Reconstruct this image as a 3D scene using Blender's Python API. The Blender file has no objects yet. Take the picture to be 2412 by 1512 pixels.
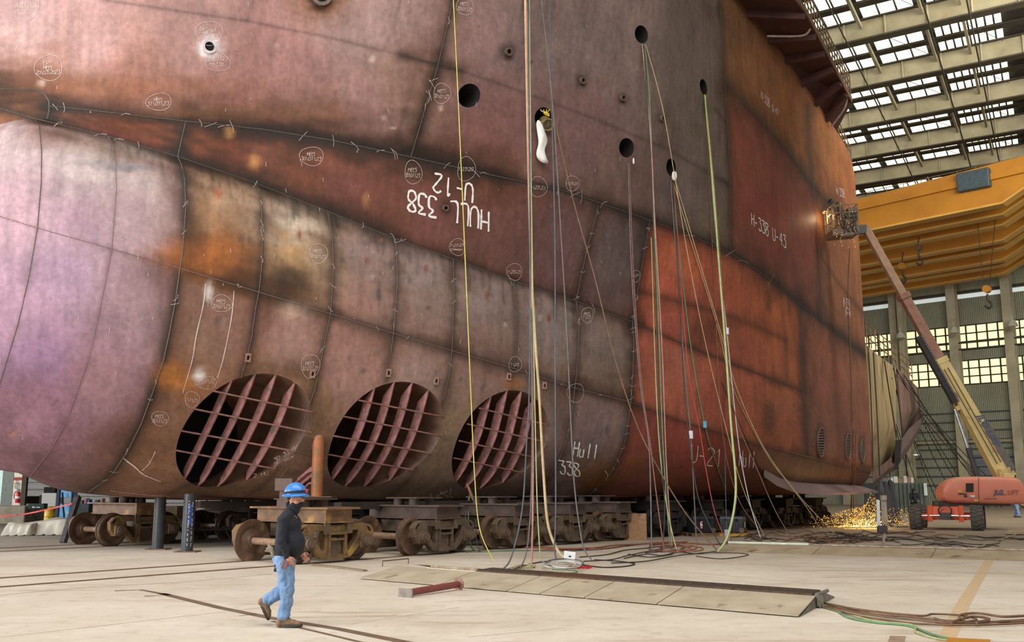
import bpy, bmesh, math, random
import numpy as np
from mathutils import Vector, Matrix
from mathutils.bvhtree import BVHTree
random.seed(7); np.random.seed(7)
scene = bpy.context.scene
col = scene.collection
# ------------------------------------------------------------------ camera and frames of reference
F = 2300.0; EYE = 1.78; TH = math.atan(394 / F); CT, ST = math.cos(TH), math.sin(TH)
AX = np.array([.62, .785, 0.]); AX /= np.linalg.norm(AX)          # along the ship, towards its stern
NX = np.array([AX[1], -AX[0], 0.])                                # out of the ship's near side
ORG = np.array([-6.2, 25.06, 0.]); CAM = np.array([0, 0, EYE])
def W(s, q, z): return Vector(ORG + s * AX + q * NX + np.array([0, 0, z]))
def SQ(p): p = np.array(p) - ORG; return float(p @ AX), float(p @ NX)
def ray(px, py):
    u = (px - 1206) / F; v = (756 - py) / F
    return np.array([u, CT - v * ST, ST + v * CT])
def at_s(px, py, s):
    d = ray(px, py); t = (s - (CAM - ORG) @ AX) / (d @ AX); P = CAM + d * t
    return float((P - ORG) @ NX), float(P[2])
def at_q(px, py, q):
    d = ray(px, py); t = (q - (CAM - ORG) @ NX) / (d @ NX); P = CAM + d * t
    return float((P - ORG) @ AX), float(P[2])
def at_z(px, py, z=0.):
    d = ray(px, py); t = (z - EYE) / d[2]; return Vector(CAM + d * t)
def at_y(px, py, y):
    d = ray(px, py); return Vector(CAM + d * (y / d[1]))
def s_of(px, q):      # station on a lengthwise line at height z~eye seen in column px
    u = (px - 1206) / F; k = CT * CT + ST * ST
    # x/y' with y' ~ depth ; solve numerically
    lo, hi = -20., 90.
    for _ in range(60):
        m = (lo + hi) / 2; P = W(m, q, .5); x = P.x; d = P.y * CT + (P.z - EYE) * ST
        if x / d < u: lo = m
        else: hi = m
    return lo
def project(P):
    d = P - CAM
    zc = -d[..., 1] * ST + d[..., 2] * CT; y = d[..., 1] * CT + d[..., 2] * ST
    return 1206 + F * d[..., 0] / y, 756 - F * zc / y
cd = bpy.data.cameras.new('camera'); cam = bpy.data.objects.new('camera', cd); col.objects.link(cam)
cd.sensor_width = 36.0; cd.lens = 36.0 * F / 2412; cd.clip_end = 600
cam.location = (0, 0, EYE); cam.rotation_euler = (math.pi / 2 + TH, 0, 0)
scene.camera = cam
# ------------------------------------------------------------------ materials
def lin(c):
    return tuple(((x / 255) / 12.92 if x / 255 <= .04045 else ((x / 255 + .055) / 1.055) ** 2.4) for x in c)
MATS = {}
def mat(name, c, c2=None, rough=.6, metal=0., scale=6., amt=.5, bump=0., emit=None, es=1., stretch=None, detail=6., spots=None):
    if name in MATS: return MATS[name]
    m = bpy.data.materials.new(name); m.use_nodes = True; nt = m.node_tree; N = nt.nodes; L = nt.links
    b = N['Principled BSDF']; b.inputs['Roughness'].default_value = rough; b.inputs['Metallic'].default_value = metal
    c = lin(c); c2 = lin(c2) if c2 else tuple(x * .6 for x in c)
    tc = N.new('ShaderNodeTexCoord'); mp = N.new('ShaderNodeMapping'); L.new(tc.outputs['Object'], mp.inputs[0])
    if stretch: mp.inputs['Scale'].default_value = stretch
    nz = N.new('ShaderNodeTexNoise'); nz.inputs['Scale'].default_value = scale; nz.inputs['Detail'].default_value = detail
    nz.inputs['Roughness'].default_value = .65
    L.new(mp.outputs[0], nz.inputs['Vector'])
    rp = N.new('ShaderNodeValToRGB'); rp.color_ramp.elements[0].position = .5 - amt * .4; rp.color_ramp.elements[1].position = .5 + amt * .4
    rp.color_ramp.elements[0].color = (*c2, 1); rp.color_ramp.elements[1].color = (*c, 1)
    L.new(nz.outputs[0], rp.inputs[0]); L.new(rp.outputs[0], b.inputs['Base Color'])
    if spots:
        n2 = N.new('ShaderNodeTexNoise'); n2.inputs['Scale'].default_value = spots[1]; n2.inputs['Detail'].default_value = 5
        L.new(mp.outputs[0], n2.inputs['Vector'])
        r2 = N.new('ShaderNodeValToRGB'); r2.color_ramp.elements[0].position = spots[2]; r2.color_ramp.elements[1].position = spots[2] + .08
        r2.color_ramp.elements[0].color = (0, 0, 0, 1); r2.color_ramp.elements[1].color = (1, 1, 1, 1)
        L.new(n2.outputs[0], r2.inputs[0]); mx = N.new('ShaderNodeMix'); mx.data_type = 'RGBA'
        L.new(r2.outputs[0], mx.inputs[0]); L.new(rp.outputs[0], mx.inputs[6]); mx.inputs[7].default_value = (*lin(spots[0]), 1)
        L.new(mx.outputs[2], b.inputs['Base Color'])
    if bump:
        bp = N.new('ShaderNodeBump'); bp.inputs['Strength'].default_value = bump; bp.inputs['Distance'].default_value = .02
        L.new(nz.outputs[0], bp.inputs['Height']); L.new(bp.outputs[0], b.inputs['Normal'])
    if emit:
        b.inputs['Emission Color'].default_value = (*lin(emit), 1); b.inputs['Emission Strength'].default_value = es
    MATS[name] = m; return m
# ------------------------------------------------------------------ mesh builder
def V3(p): return p if isinstance(p, Vector) else Vector(p)
class MB:
    def __init__(s): s.v = []; s.f = []
    def add(s, vs, fs):
        o = len(s.v); s.v += [V3(v) for v in vs]; s.f += [tuple(i + o for i in f) for f in fs]; return s
    def hexa(s, p):   # 8 points: bottom ring 0-3, top ring 4-7
        return s.add(p, [(3, 2, 1, 0), (4, 5, 6, 7), (0, 1, 5, 4), (1, 2, 6, 5), (2, 3, 7, 6), (3, 0, 4, 7)])
    def box(s, c, d, M=None):
        c = V3(c); x, y, z = d[0] / 2, d[1] / 2, d[2] / 2
        p = [Vector(a) for a in ((-x, -y, -z), (x, -y, -z), (x, y, -z), (-x, y, -z), (-x, -y, z), (x, -y, z), (x, y, z), (-x, y, z))]
        if M is not None: p = [M @ a for a in p]
        return s.hexa([a + c for a in p])
    def beam(s, p0, p1, w, h, up=(0, 0, 1)):
        p0, p1 = V3(p0), V3(p1); t = (p1 - p0).normalized(); u = V3(up); sd = t.cross(u)
        if sd.length < 1e-4: sd = t.cross(Vector((1, 0, 0)))
        sd.normalize(); u = sd.cross(t); a = sd * w / 2; b = u * h / 2
        return s.hexa([p0 - a - b, p0 + a - b, p1 + a - b, p1 - a - b, p0 - a + b, p0 + a + b, p1 + a + b, p1 - a + b])
    def cyl(s, p0, p1, r0, r1=None, n=16, caps=True):
        p0, p1 = V3(p0), V3(p1); r1 = r0 if r1 is None else r1; t = (p1 - p0).normalized()
        a = t.cross(Vector((0, 0, 1)))
        if a.length < 1e-3: a = Vector((1, 0, 0))
        a.normalize(); b = t.cross(a)
        vs = []
        for p, r in ((p0, r0), (p1, r1)):
            vs += [p + (a * math.cos(2 * math.pi * i / n) + b * math.sin(2 * math.pi * i / n)) * r for i in range(n)]
        fs = [(i, (i + 1) % n, n + (i + 1) % n, n + i) for i in range(n)]
        if caps: fs += [tuple(range(n - 1, -1, -1)), tuple(range(n, 2 * n))]
        return s.add(vs, fs)
    def tube(s, pts, r, n=6, caps=True):
        pts = [V3(p) for p in pts]; m = len(pts); rs = r if isinstance(r, (list, tuple)) else [r] * m
        t = (pts[1] - pts[0]).normalized(); a = t.cross(Vector((0, 0, 1)))
        if a.length < 1e-2: a = t.cross(Vector((1, 0, 0)))
        a.normalize(); vs = []
        for i in range(m):
            t = (pts[min(i + 1, m - 1)] - pts[max(i - 1, 0)])
            if t.length < 1e-9: t = Vector((0, 0, 1))
            t.normalize(); a = a - t * a.dot(t)
            if a.length < 1e-4: a = t.orthogonal()
            a.normalize(); b = t.cross(a)
            vs += [pts[i] + (a * math.cos(2 * math.pi * k / n) + b * math.sin(2 * math.pi * k / n)) * rs[i] for k in range(n)]
        fs = [(i * n + k, i * n + (k + 1) % n, (i + 1) * n + (k + 1) % n, (i + 1) * n + k) for i in range(m - 1) for k in range(n)]
        if caps: fs += [tuple(range(n - 1, -1, -1)), tuple(range((m - 1) * n, m * n))]
        return s.add(vs, fs)
    def lathe(s, prof, o=(0, 0, 0), ax=(0, 0, 1), n=24, caps=True):   # prof: (radius, along)
        o = V3(o); t = V3(ax).normalized(); a = t.orthogonal().normalized(); b = t.cross(a); vs = []; m = len(prof)
        for r, h in prof:
            r = max(r, 1e-4); vs += [o + t * h + (a * math.cos(2 * math.pi * k / n) + b * math.sin(2 * math.pi * k / n)) * r for k in range(n)]
        fs = [(i * n + k, i * n + (k + 1) % n, (i + 1) * n + (k + 1) % n, (i + 1) * n + k) for i in range(m - 1) for k in range(n)]
        if caps: fs += [tuple(range(n - 1, -1, -1)), tuple(range((m - 1) * n, m * n))]
        return s.add(vs, fs)
    def prism(s, poly, d):      # poly: list of points, extruded by vector d
        d = V3(d); poly = [V3(p) for p in poly]; n = len(poly)
        return s.add(poly + [p + d for p in poly], [tuple(range(n - 1, -1, -1)), tuple(range(n, 2 * n))] + [(i, (i + 1) % n, n + (i + 1) % n, n + i) for i in range(n)])
    def ball(s, c, r, n=12, m=8, sc=(1, 1, 1)):
        c = V3(c); vs = [c + Vector((0, 0, -r * sc[2]))]; fs = []
        for j in range(1, m):
            ph = -math.pi / 2 + math.pi * j / m
            vs += [c + Vector((r * sc[0] * math.cos(ph) * math.cos(2 * math.pi * k / n), r * sc[1] * math.cos(ph) * math.sin(2 * math.pi * k / n), r * sc[2] * math.sin(ph))) for k in range(n)]
        vs.append(c + Vector((0, 0, r * sc[2])))
        fs += [(0, 1 + (k + 1) % n, 1 + k) for k in range(n)]
        for j in range(m - 2):
            fs += [(1 + j * n + k, 1 + j * n + (k + 1) % n, 1 + (j + 1) * n + (k + 1) % n, 1 + (j + 1) * n + k) for k in range(n)]
        e = len(vs) - 1; fs += [(e, 1 + (m - 2) * n + k, 1 + (m - 2) * n + (k + 1) % n) for k in range(n)]
        return s.add(vs, fs)
    def build(s, name, m, parent=None, smooth=None, bevel=0, local=False):
        off = parent.get('_o') if parent is not None and not local else None
        vs = s.v if off is None else [v - Vector(off) for v in s.v]
        me = bpy.data.meshes.new(name); me.from_pydata([tuple(v) for v in vs], [], s.f)
        if m: me.materials.append(m)
        o = bpy.data.objects.new(name, me); col.objects.link(o)
        if parent is not None: o.parent = parent
        bm = bmesh.new(); bm.from_mesh(me); bmesh.ops.recalc_face_normals(bm, faces=bm.faces); bm.to_mesh(me); bm.free()
        if smooth is not None:
            me.polygons.foreach_set('use_smooth', [True] * len(me.polygons))
            bm = bmesh.new(); bm.from_mesh(me); lim = math.radians(smooth)
            for e in bm.edges:
                if len(e.link_faces) == 2 and e.calc_face_angle(0) > lim: e.smooth = False
            bm.to_mesh(me); bm.free()
        if bevel:
            md = o.modifiers.new('bevel', 'BEVEL'); md.width = bevel; md.segments = 2; md.limit_method = 'ANGLE'
        if off is not None: o['_o'] = list(off)
        elif parent is not None and '_o' in parent: o['_o'] = list(parent['_o'])
        return o
def tag(o, label, cat, group=None, kind=None):
    o['label'] = label; o['category'] = cat
    if group: o['group'] = group
    if kind: o['kind'] = kind
    return o
def thing(name, label, cat, loc=(0, 0, 0), group=None, kind=None):
    o = bpy.data.objects.new(name, None); o.empty_display_size = .3; col.objects.link(o); o.location = loc; o['_o'] = [float(x) for x in loc]
    return tag(o, label, cat, group, kind)
def struct(o): o['kind'] = 'structure'; return o
def copy_tree(o, parent=None):
    c = o.copy(); col.objects.link(c); c.parent = parent
    for ch in list(o.children): copy_tree(ch, c)
    return c
def smooth_path(pts, k=6):
    P = [V3(p) for p in pts]; out = []
    for i in range(len(P) - 1):
        a, b, c, d = P[max(i - 1, 0)], P[i], P[i + 1], P[min(i + 2, len(P) - 1)]
        for j in range(k):
            t = j / k; out.append(.5 * ((2 * b) + (c - a) * t + (2 * a - 5 * b + 4 * c - d) * t * t + (3 * b - a - 3 * c + d) * t ** 3))
    out.append(P[-1]); return out
HULL_GAIN = 1.1
# ================================================================== THE SHIP
ship = thing('ship_hull', 'huge unfinished rust-brown ship bow with bulbous foot on rail trucks', 'ship', W(10, -5, 0))
LOW = {'P1': (-4.22, [(81, 279), (93, 298), (98, 357), (97, 430), (88, 537), (68, 652), (43, 761), (0, 903), (-45, 985), (-105, 1052), (-160, 1085)], 4),
 'P2': (-2.76, [(255, 321), (265, 344), (272, 384), (274, 440), (270, 500), (263, 586), (248, 665), (228, 761), (212, 834), (185, 913), (154, 996), (119, 1060), (72, 1120)], 5),
 'A': (-1.22, [(419, 369), (428, 390), (435, 423), (438, 489), (430, 599), (424, 632), (413, 712), (398, 791), (385, 850), (364, 913), (334, 996), (302, 1060), (269, 1111), (248, 1132), (209, 1158)], 5),
 'B': (.8, [(600, 431), (610, 446), (616, 480), (618, 566), (616, 632), (610, 688), (602, 728), (594, 788), (582, 844), (568, 890), (535, 970), (505, 1030), (480, 1080), (447, 1137), (410, 1159), (385, 1172)], 5),
 'C': (2.8, [(772, 498), (783, 560), (786, 626), (779, 739), (762, 821), (742, 917), (704, 1025), (657, 1103), (624, 1141), (580, 1170)], 3),
 'E': (6.64, [(1068, 610), (1070, 700), (1065, 826), (1059, 880), (1045, 943), (1018, 1030), (980, 1105), (959, 1135), (924, 1163), (905, 1174)], 2),
 'G': (11.36, [(1357, 709), (1364, 758), (1362, 825), (1359, 874), (1354, 914), (1349, 963), (1339, 1016), (1333, 1045), (1318, 1080), (1297, 1119), (1276, 1143), (1240, 1172)], 4),
 'H': (13.82, [(1490, 758), (1493, 811), (1491, 874), (1486, 947), (1481, 990), (1472, 1039), (1455, 1086), (1428, 1128), (1407, 1149), (1380, 1174)], 3)}
NL = 150; TW = 62      # rows from keel to crease, row of the long weld
def resample(pts, n):
    p = np.array(pts, float); d = np.r_[0, np.cumsum(np.hypot(*np.diff(p, axis=0).T))]
    # smooth cubic through the points (chord length)
    t = np.linspace(0, d[-1], n); out = np.zeros((n, 2))
    for k in range(2): out[:, k] = pchip(d, p[:, k][:, None], t)[:, 0]
    return out
def pchip(x, y, xi):
    x = np.asarray(x, float); h = np.diff(x); dl = np.diff(y, axis=0) / h[:, None]; n = len(x); m = np.zeros_like(y)
    for i in range(1, n - 1):
        w1 = 2 * h[i] + h[i - 1]; w2 = h[i] + 2 * h[i - 1]
        with np.errstate(divide='ignore', invalid='ignore'):
            v = (w1 + w2) / (w1 / dl[i - 1] + w2 / dl[i])
        m[i] = np.where(dl[i - 1] * dl[i] > 0, v, 0)
    m[0] = dl[0]; m[-1] = dl[-1]
    idx = np.clip(np.searchsorted(x, xi) - 1, 0, n - 2); hh = h[idx]; t = ((xi - x[idx]) / hh)[:, None]; hh = hh[:, None]
    return (2 * t**3 - 3 * t**2 + 1) * y[idx] + (t**3 - 2 * t**2 + t) * hh * m[idx] + (-2 * t**3 + 3 * t**2) * y[idx + 1] + (t**3 - t**2) * hh * m[idx + 1]
EXT = {'P1': (.25, 1.3, 3.6), 'P2': (.12, .95, 3.0), 'A': (0, .62, 2.4), 'B': (0, .06, .8)}
def low_profile(qz, w, k=None):      # qz ordered crease -> keel ; returns NL rows keel -> crease
    qz = [tuple(p) for p in qz]; b = qz[-1]; e = EXT.get(k, (-.06, -.1, -.1))
    ext = [(b[0] - 1.0, b[1] + e[0]), (b[0] - 3, b[1] + e[1]), (b[0] - 6.5, b[1] + e[2])]
    a = resample(qz[:w + 1], NL - TW)[::-1]; c = resample(qz[w:], TW - 20 + 1)[::-1]
    e = resample([qz[-1]] + ext, 21)[::-1]
    return np.vstack([e[:-1], c[:-1], a])
st = {}
for k, (s, pts, w) in LOW.items(): st[k] = (s, low_profile([at_s(*p, s) for p in pts], w, k))
def shift(a, dq, kz, zc, z0=0): b = a.copy(); b[:, 0] += dq; b[:, 1] = zc + (b[:, 1] - zc) * kz; return b
st['P0'] = (-5.6, shift(st['P1'][1], -1.9, .86, 6.2)); st['TIP'] = (-7.0, shift(st['P1'][1], -5.2, .45, 6.2))
st['V'] = (18.7, low_profile([(3.55, 6.6), (3.58, 5.6), (3.5, 4.7), (3.35, 3.8), (3.0, 2.9), (2.5, 2.2), (1.8, 1.68), (1.2, 1.5)], 2))
st['J'] = (26., low_profile([(3.96, 5.5), (3.97, 4.4), (3.93, 3.4), (3.85, 3.1), (3.6, 2.45), (3.1, 1.9), (2.3, 1.62), (1.7, 1.5)], 2))
st['K'] = (34.0, low_profile([(4, 4.6), (4, 3.4), (4, 2.9), (3.85, 2.5), (3.55, 2.05), (3.1, 1.75), (2.6, 1.6), (2.2, 1.55)], 2))
order = sorted(st, key=lambda k: st[k][0])
SX = np.array([st[k][0] for k in order]); LQ = np.array([st[k][1][:, 0] for k in order]); LZ = np.array([st[k][1][:, 1] for k in order])
knots = sorted(set([-7.0, 34.0] + [st[k][0] for k in ('P1', 'P2', 'A', 'B', 'C', 'E', 'G', 'H')] + [4.76, 8.88]))
SS = np.concatenate([np.linspace(a, b, max(2, int(round((b - a) / .07))), endpoint=False) for a, b in zip(knots[:-1], knots[1:])] + [[34.0]])
NS = len(SS)
lowq = pchip(SX, LQ, SS); lowz = pchip(SX, LZ, SS)
# upper plating: rows from crease to the seam above it, then to the deck
UP = {-7.0: None, -4.22: [(88, 222), (107, 90), (135, -140)], -2.76: [(270, 262), (305, 100), (345, -140)], -1.22: [(430, 285), (466, 100), (508, -140)],
      .8: [(618, 303), (658, 100), (706, -140)], 4.76: [(968, 370), (1032, 160), (1100, -140)], 11.36: [(1410, 485), (1447, 250), (1495, -140)], 13.82: [(1531, 519), (1565, 250), (1596, -140)]}
us, um, ut, uo = [], [], [], []
for s in sorted(UP):
    if UP[s] is None: continue
    a = [at_s(*p, s) for p in UP[s]]; us.append(s); um.append(a[0]); ut.append(a[1]); uo.append(a[2])
d0 = np.array([-2.6, 0.])
us = [-7.0] + us; um = [tuple(np.array(um[0]) + d0)] + um; ut = [tuple(np.array(ut[0]) + d0)] + ut; uo = [tuple(np.array(uo[0]) + d0)] + uo
for s, zm, zt in ((18.7, 11.0, 24.4), (22, 10.7, 22.4), (26., 10.3, 21.2), (31.6, 9.3, 19.72), (33.4, 8.7, 18.85), (34., 8.42, 18.0)):
    us.append(s); um.append((4., zm)); ut.append((4., (zm + zt) / 2)); uo.append((4., zt))
us = np.array(us); um, ut, uo = np.array(um), np.array(ut), np.array(uo)
M_, T_, O_ = pchip(us, um, SS), pchip(us, ut, SS), pchip(us, uo, SS)
NB, NU = 46, 170
cq, cz = lowq[:, -1], lowz[:, -1]
tb = np.linspace(0, 1, NB + 1)[1:][None, :]
bq = cq[:, None] * (1 - tb) + M_[:, :1] * tb; bz = cz[:, None] * (1 - tb) + M_[:, 1:] * tb
tu = np.linspace(0, 1, NU + 1)[1:][None, :]
def lag(m, t, o, x): return m * (1 - x) * (1 - 2 * x) + t * 4 * x * (1 - x) + o * x * (2 * x - 1)
hh = (T_[:, 1:] - M_[:, 1:]) / (O_[:, 1:] - M_[:, 1:])
uz = M_[:, 1:] * (1 - tu) + O_[:, 1:] * tu
lq = M_[:, :1] + (O_[:, :1] - M_[:, :1]) * tu
mid = T_[:, :1] - (M_[:, :1] + (O_[:, :1] - M_[:, :1]) * hh)
uq = lq + mid * (tu * (1 - tu)) / (hh * (1 - hh))
GQ = np.hstack([lowq, bq, uq]); GZ = np.hstack([lowz, bz, uz]); NR = GQ.shape[1]
GS = np.repeat(SS[:, None], NR, 1)
GP = ORG + GS[..., None] * AX + GQ[..., None] * NX; GP[..., 2] += GZ
# coarse ray target
def bvh_of(P, st1, st2):
    i = np.unique(np.r_[np.arange(0, P.shape[0], st1), P.shape[0] - 1]); j = np.unique(np.r_[np.arange(0, P.shape[1], st2), NL - 1, P.shape[1] - 1])
    Q = P[np.ix_(i, j)]; n, m = Q.shape[:2]
    return BVHTree.FromPolygons([tuple(v) for v in Q.reshape(-1, 3)], [(a * m + b, (a + 1) * m + b, (a + 1) * m + b + 1, a * m + b + 1) for a in range(n - 1) for b in range(m - 1)])
BV = bvh_of(GP, 2, 2)
def hull(px, py, off=0.):
    d = Vector(ray(px, py)).normalized(); h = BV.ray_cast(Vector(CAM), d)
    if h[0] is None: return None
    n = h[1] if h[1].dot(d) < 0 else -h[1]
    return h[0] + n * off, n
def hull_sz(s, z):           # point of the plating at station s, height z (from outside)
    p = W(s, 30, z); h = BV.ray_cast(p, Vector(-NX))
    return h[0]
# ---- seams, in the order they were welded up; each is a run of points lying on the plating
CRE = [(-60, 238), (0, 255), (81, 279), (255, 321), (419, 369), (600, 431), (772, 498), (932, 562), (1068, 610), (1210, 662), (1357, 709), (1490, 758)]
CRE2 = [(1490, 758), (1620, 815), (1760, 870), (1893, 922)]
WELD = [(-60, 493), (0, 510), (88, 537), (263, 586), (424, 632), (610, 688), (779, 739), (927, 785), (1065, 826), (1211, 868), (1354, 914), (1485, 947)]
WELD2 = [(1485, 947), (1600, 990), (1760, 1040), (1890, 1072), (1960, 1090), (2050, 1112)]
SEAM = [(118, 250), (200, 258), (430, 285), (620, 305), (780, 330), (968, 370), (1170, 415), (1330, 450), (1535, 520), (1620, 552), (1718, 595), (1790, 640), (1880, 712), (1960, 775), (2038, 836)]
UPS = [(245, 0), (583, 50), (760, 85), (945, 130), (1080, 165), (1200, 205), (1400, 280), (1560, 345), (1712, 432)]
RSE = [(1715, 208), (1780, 270), (1850, 350), (1900, 420), (1955, 485)]
RS2 = [(1925, 590), (1970, 660), (2034, 740)]
VL = [(1695, 0), (1708, 200), (1720, 420), (1718, 590)]
V2 = [(1904, 250), (1907, 347), (1918, 454), (1926, 556), (1932, 639), (1938, 742)]
JL = [(1880, 712), (1890, 880), (1895, 1000), (1898, 1072)]
U1 = [(1068, 0), (1030, 160), (968, 370)]
O1 = [(1500, 685), (1560, 700), (1640, 722), (1720, 745), (1790, 772), (1848, 800)]
O2 = [(1843, 735), (1849, 830), (1852, 905)]
O3 = [(1708, 872), (1705, 960), (1703, 1020)]
HB = [(1531, 519), (1510, 640), (1490, 758)]; GBd = [(1410, 485), (1380, 600), (1357, 709)]; ABd = [(438, 286), (430, 320), (419, 369)]
PK = [(-60, 208), (0, 210), (85, 212), (104, 219), (116, 238), (116, 262), (112, 280)]
STA = {k: v[1] for k, v in LOW.items()}
STA['D'] = [(932, 562), (937, 659), (932, 725), (927, 785), (921, 831), (910, 897)]
STA['F'] = [(1210, 662), (1217, 725), (1216, 808), (1211, 868), (1207, 918)]
# (line, dark half-width px, darkness, rust halo px, halo strength)
CRE_ = CRE
LINES = [(CRE, 10, .8, 30, .35), (WELD[4:], 11, .8, 40, .45), (WELD[:5], 2, .35, 0, 0), (SEAM[:7], 20, .96, 66, .9), (SEAM[6:], 12, .95, 34, .3), (UPS, 2.2, .45, 0, 0),
 ([(945, 130), (1085, 168)], 9, .8, 22, .4), (RSE, 14, .75, 30, .25), (RS2, 3, .5, 8, .2), (VL, 5, .75, 16, .3), (V2, 8, .6, 16, .2), (JL, 10, .7, 26, .3), (U1, 9, .9, 36, .5),
 (O1, 5, .6, 14, .3), (O2, 4, .4, 0, 0), (O3, 4, .4, 0, 0), (HB, 10, .8, 26, .35), (GBd, 7, .7, 20, .3), (ABd, 9, .9, 24, .5), (PK, 15, .95, 50, .8), (CRE2, 5, .7, 14, .35), (WELD2, 5, .55, 16, .3),
 (STA['A'], 14, .94, 36, .7), (STA['B'][:11], 9, .85, 28, .5), (STA['C'][:7], 8, .75, 24, .35), (STA['D'], 7, .7, 22, .3), (STA['E'][:6], 7, .7, 22, .3), (STA['F'], 5, .6, 18, .25), (STA['G'], 8, .7, 22, .3), (STA['H'], 8, .8, 24, .35),
 (STA['P1'], 2.5, .25, 0, 0), (STA['P2'], 2.5, .3, 0, 0), (STA['B'][13:], 3, .5, 0, 0), (STA['C'][7:], 3, .5, 0, 0), (STA['E'][6:], 3, .5, 0, 0),
 ([(597, 0), (583, 50)], 2, .35, 0, 0), ([(943, 0), (909, 117)], 2, .4, 0, 0), ([(978, 168), (937, 322)], 4, .35, 0, 0),
 ([(1690, 20), (1700, 60)], 4, .5, 0, 0), ([(1683, 255), (1712, 290)], 3, .6, 0, 0), ([(1700, 420), (1720, 440)], 3, .6, 0, 0)]
# ---- paint: plate colours by area, light and shade on them included
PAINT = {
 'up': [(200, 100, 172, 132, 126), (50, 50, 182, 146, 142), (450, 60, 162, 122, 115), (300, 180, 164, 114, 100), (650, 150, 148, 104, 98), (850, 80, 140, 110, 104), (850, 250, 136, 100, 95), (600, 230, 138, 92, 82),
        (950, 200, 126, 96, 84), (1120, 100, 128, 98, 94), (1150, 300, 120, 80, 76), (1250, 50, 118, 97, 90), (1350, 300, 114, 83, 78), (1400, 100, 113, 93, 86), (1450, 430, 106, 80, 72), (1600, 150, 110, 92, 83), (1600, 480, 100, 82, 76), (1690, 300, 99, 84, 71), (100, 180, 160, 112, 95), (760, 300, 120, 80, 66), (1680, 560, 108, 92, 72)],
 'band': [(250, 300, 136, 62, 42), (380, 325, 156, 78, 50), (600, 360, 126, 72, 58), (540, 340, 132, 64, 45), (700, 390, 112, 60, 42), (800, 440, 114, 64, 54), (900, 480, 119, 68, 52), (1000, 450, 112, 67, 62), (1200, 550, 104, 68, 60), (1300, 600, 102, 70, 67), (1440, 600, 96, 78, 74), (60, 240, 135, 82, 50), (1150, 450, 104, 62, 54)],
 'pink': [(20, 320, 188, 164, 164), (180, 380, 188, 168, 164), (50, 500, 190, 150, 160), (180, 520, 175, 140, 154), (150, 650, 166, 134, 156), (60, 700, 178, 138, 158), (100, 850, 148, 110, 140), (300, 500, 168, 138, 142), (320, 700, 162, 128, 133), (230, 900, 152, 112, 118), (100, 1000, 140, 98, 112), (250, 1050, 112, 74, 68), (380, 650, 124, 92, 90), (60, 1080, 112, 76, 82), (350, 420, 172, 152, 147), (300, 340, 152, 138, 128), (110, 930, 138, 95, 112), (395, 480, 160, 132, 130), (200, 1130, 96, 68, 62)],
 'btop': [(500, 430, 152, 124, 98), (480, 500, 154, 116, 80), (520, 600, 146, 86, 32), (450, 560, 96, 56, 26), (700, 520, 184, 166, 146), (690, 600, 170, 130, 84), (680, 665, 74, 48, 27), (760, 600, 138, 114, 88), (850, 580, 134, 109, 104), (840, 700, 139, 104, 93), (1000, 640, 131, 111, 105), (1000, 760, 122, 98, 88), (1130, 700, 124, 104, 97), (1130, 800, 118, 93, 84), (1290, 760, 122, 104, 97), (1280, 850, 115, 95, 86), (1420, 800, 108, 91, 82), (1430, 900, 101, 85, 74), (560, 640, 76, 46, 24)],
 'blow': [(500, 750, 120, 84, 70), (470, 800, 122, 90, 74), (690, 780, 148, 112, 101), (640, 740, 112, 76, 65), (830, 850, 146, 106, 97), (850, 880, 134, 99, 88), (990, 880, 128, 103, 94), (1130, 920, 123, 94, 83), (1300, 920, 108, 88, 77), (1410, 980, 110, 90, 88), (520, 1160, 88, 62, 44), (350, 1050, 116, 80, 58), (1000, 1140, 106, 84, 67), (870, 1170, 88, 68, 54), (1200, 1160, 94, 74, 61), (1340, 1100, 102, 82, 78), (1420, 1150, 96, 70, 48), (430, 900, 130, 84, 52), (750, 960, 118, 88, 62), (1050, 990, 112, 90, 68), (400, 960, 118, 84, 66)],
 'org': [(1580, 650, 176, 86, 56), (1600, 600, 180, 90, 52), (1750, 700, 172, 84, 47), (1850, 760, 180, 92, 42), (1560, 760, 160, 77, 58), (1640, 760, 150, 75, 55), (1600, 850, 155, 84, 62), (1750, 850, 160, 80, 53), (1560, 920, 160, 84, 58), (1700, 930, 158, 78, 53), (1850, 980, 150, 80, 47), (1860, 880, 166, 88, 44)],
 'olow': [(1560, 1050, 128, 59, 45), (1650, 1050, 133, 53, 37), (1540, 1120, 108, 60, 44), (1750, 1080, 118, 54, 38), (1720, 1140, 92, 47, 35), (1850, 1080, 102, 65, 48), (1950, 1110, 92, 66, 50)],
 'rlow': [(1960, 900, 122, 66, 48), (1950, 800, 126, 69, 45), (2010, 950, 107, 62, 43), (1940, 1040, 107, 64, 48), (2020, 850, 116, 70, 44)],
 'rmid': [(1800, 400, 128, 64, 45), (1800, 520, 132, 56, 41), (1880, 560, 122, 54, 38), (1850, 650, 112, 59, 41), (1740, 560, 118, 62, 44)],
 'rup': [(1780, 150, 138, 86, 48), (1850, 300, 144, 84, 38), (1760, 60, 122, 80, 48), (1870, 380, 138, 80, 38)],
 'rfar': [(1950, 350, 154, 92, 38), (1960, 420, 150, 85, 38), (1990, 600, 133, 80, 43), (1990, 700, 128, 75, 43), (1960, 560, 138, 80, 43), (2010, 800, 122, 73, 43)]}
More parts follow.
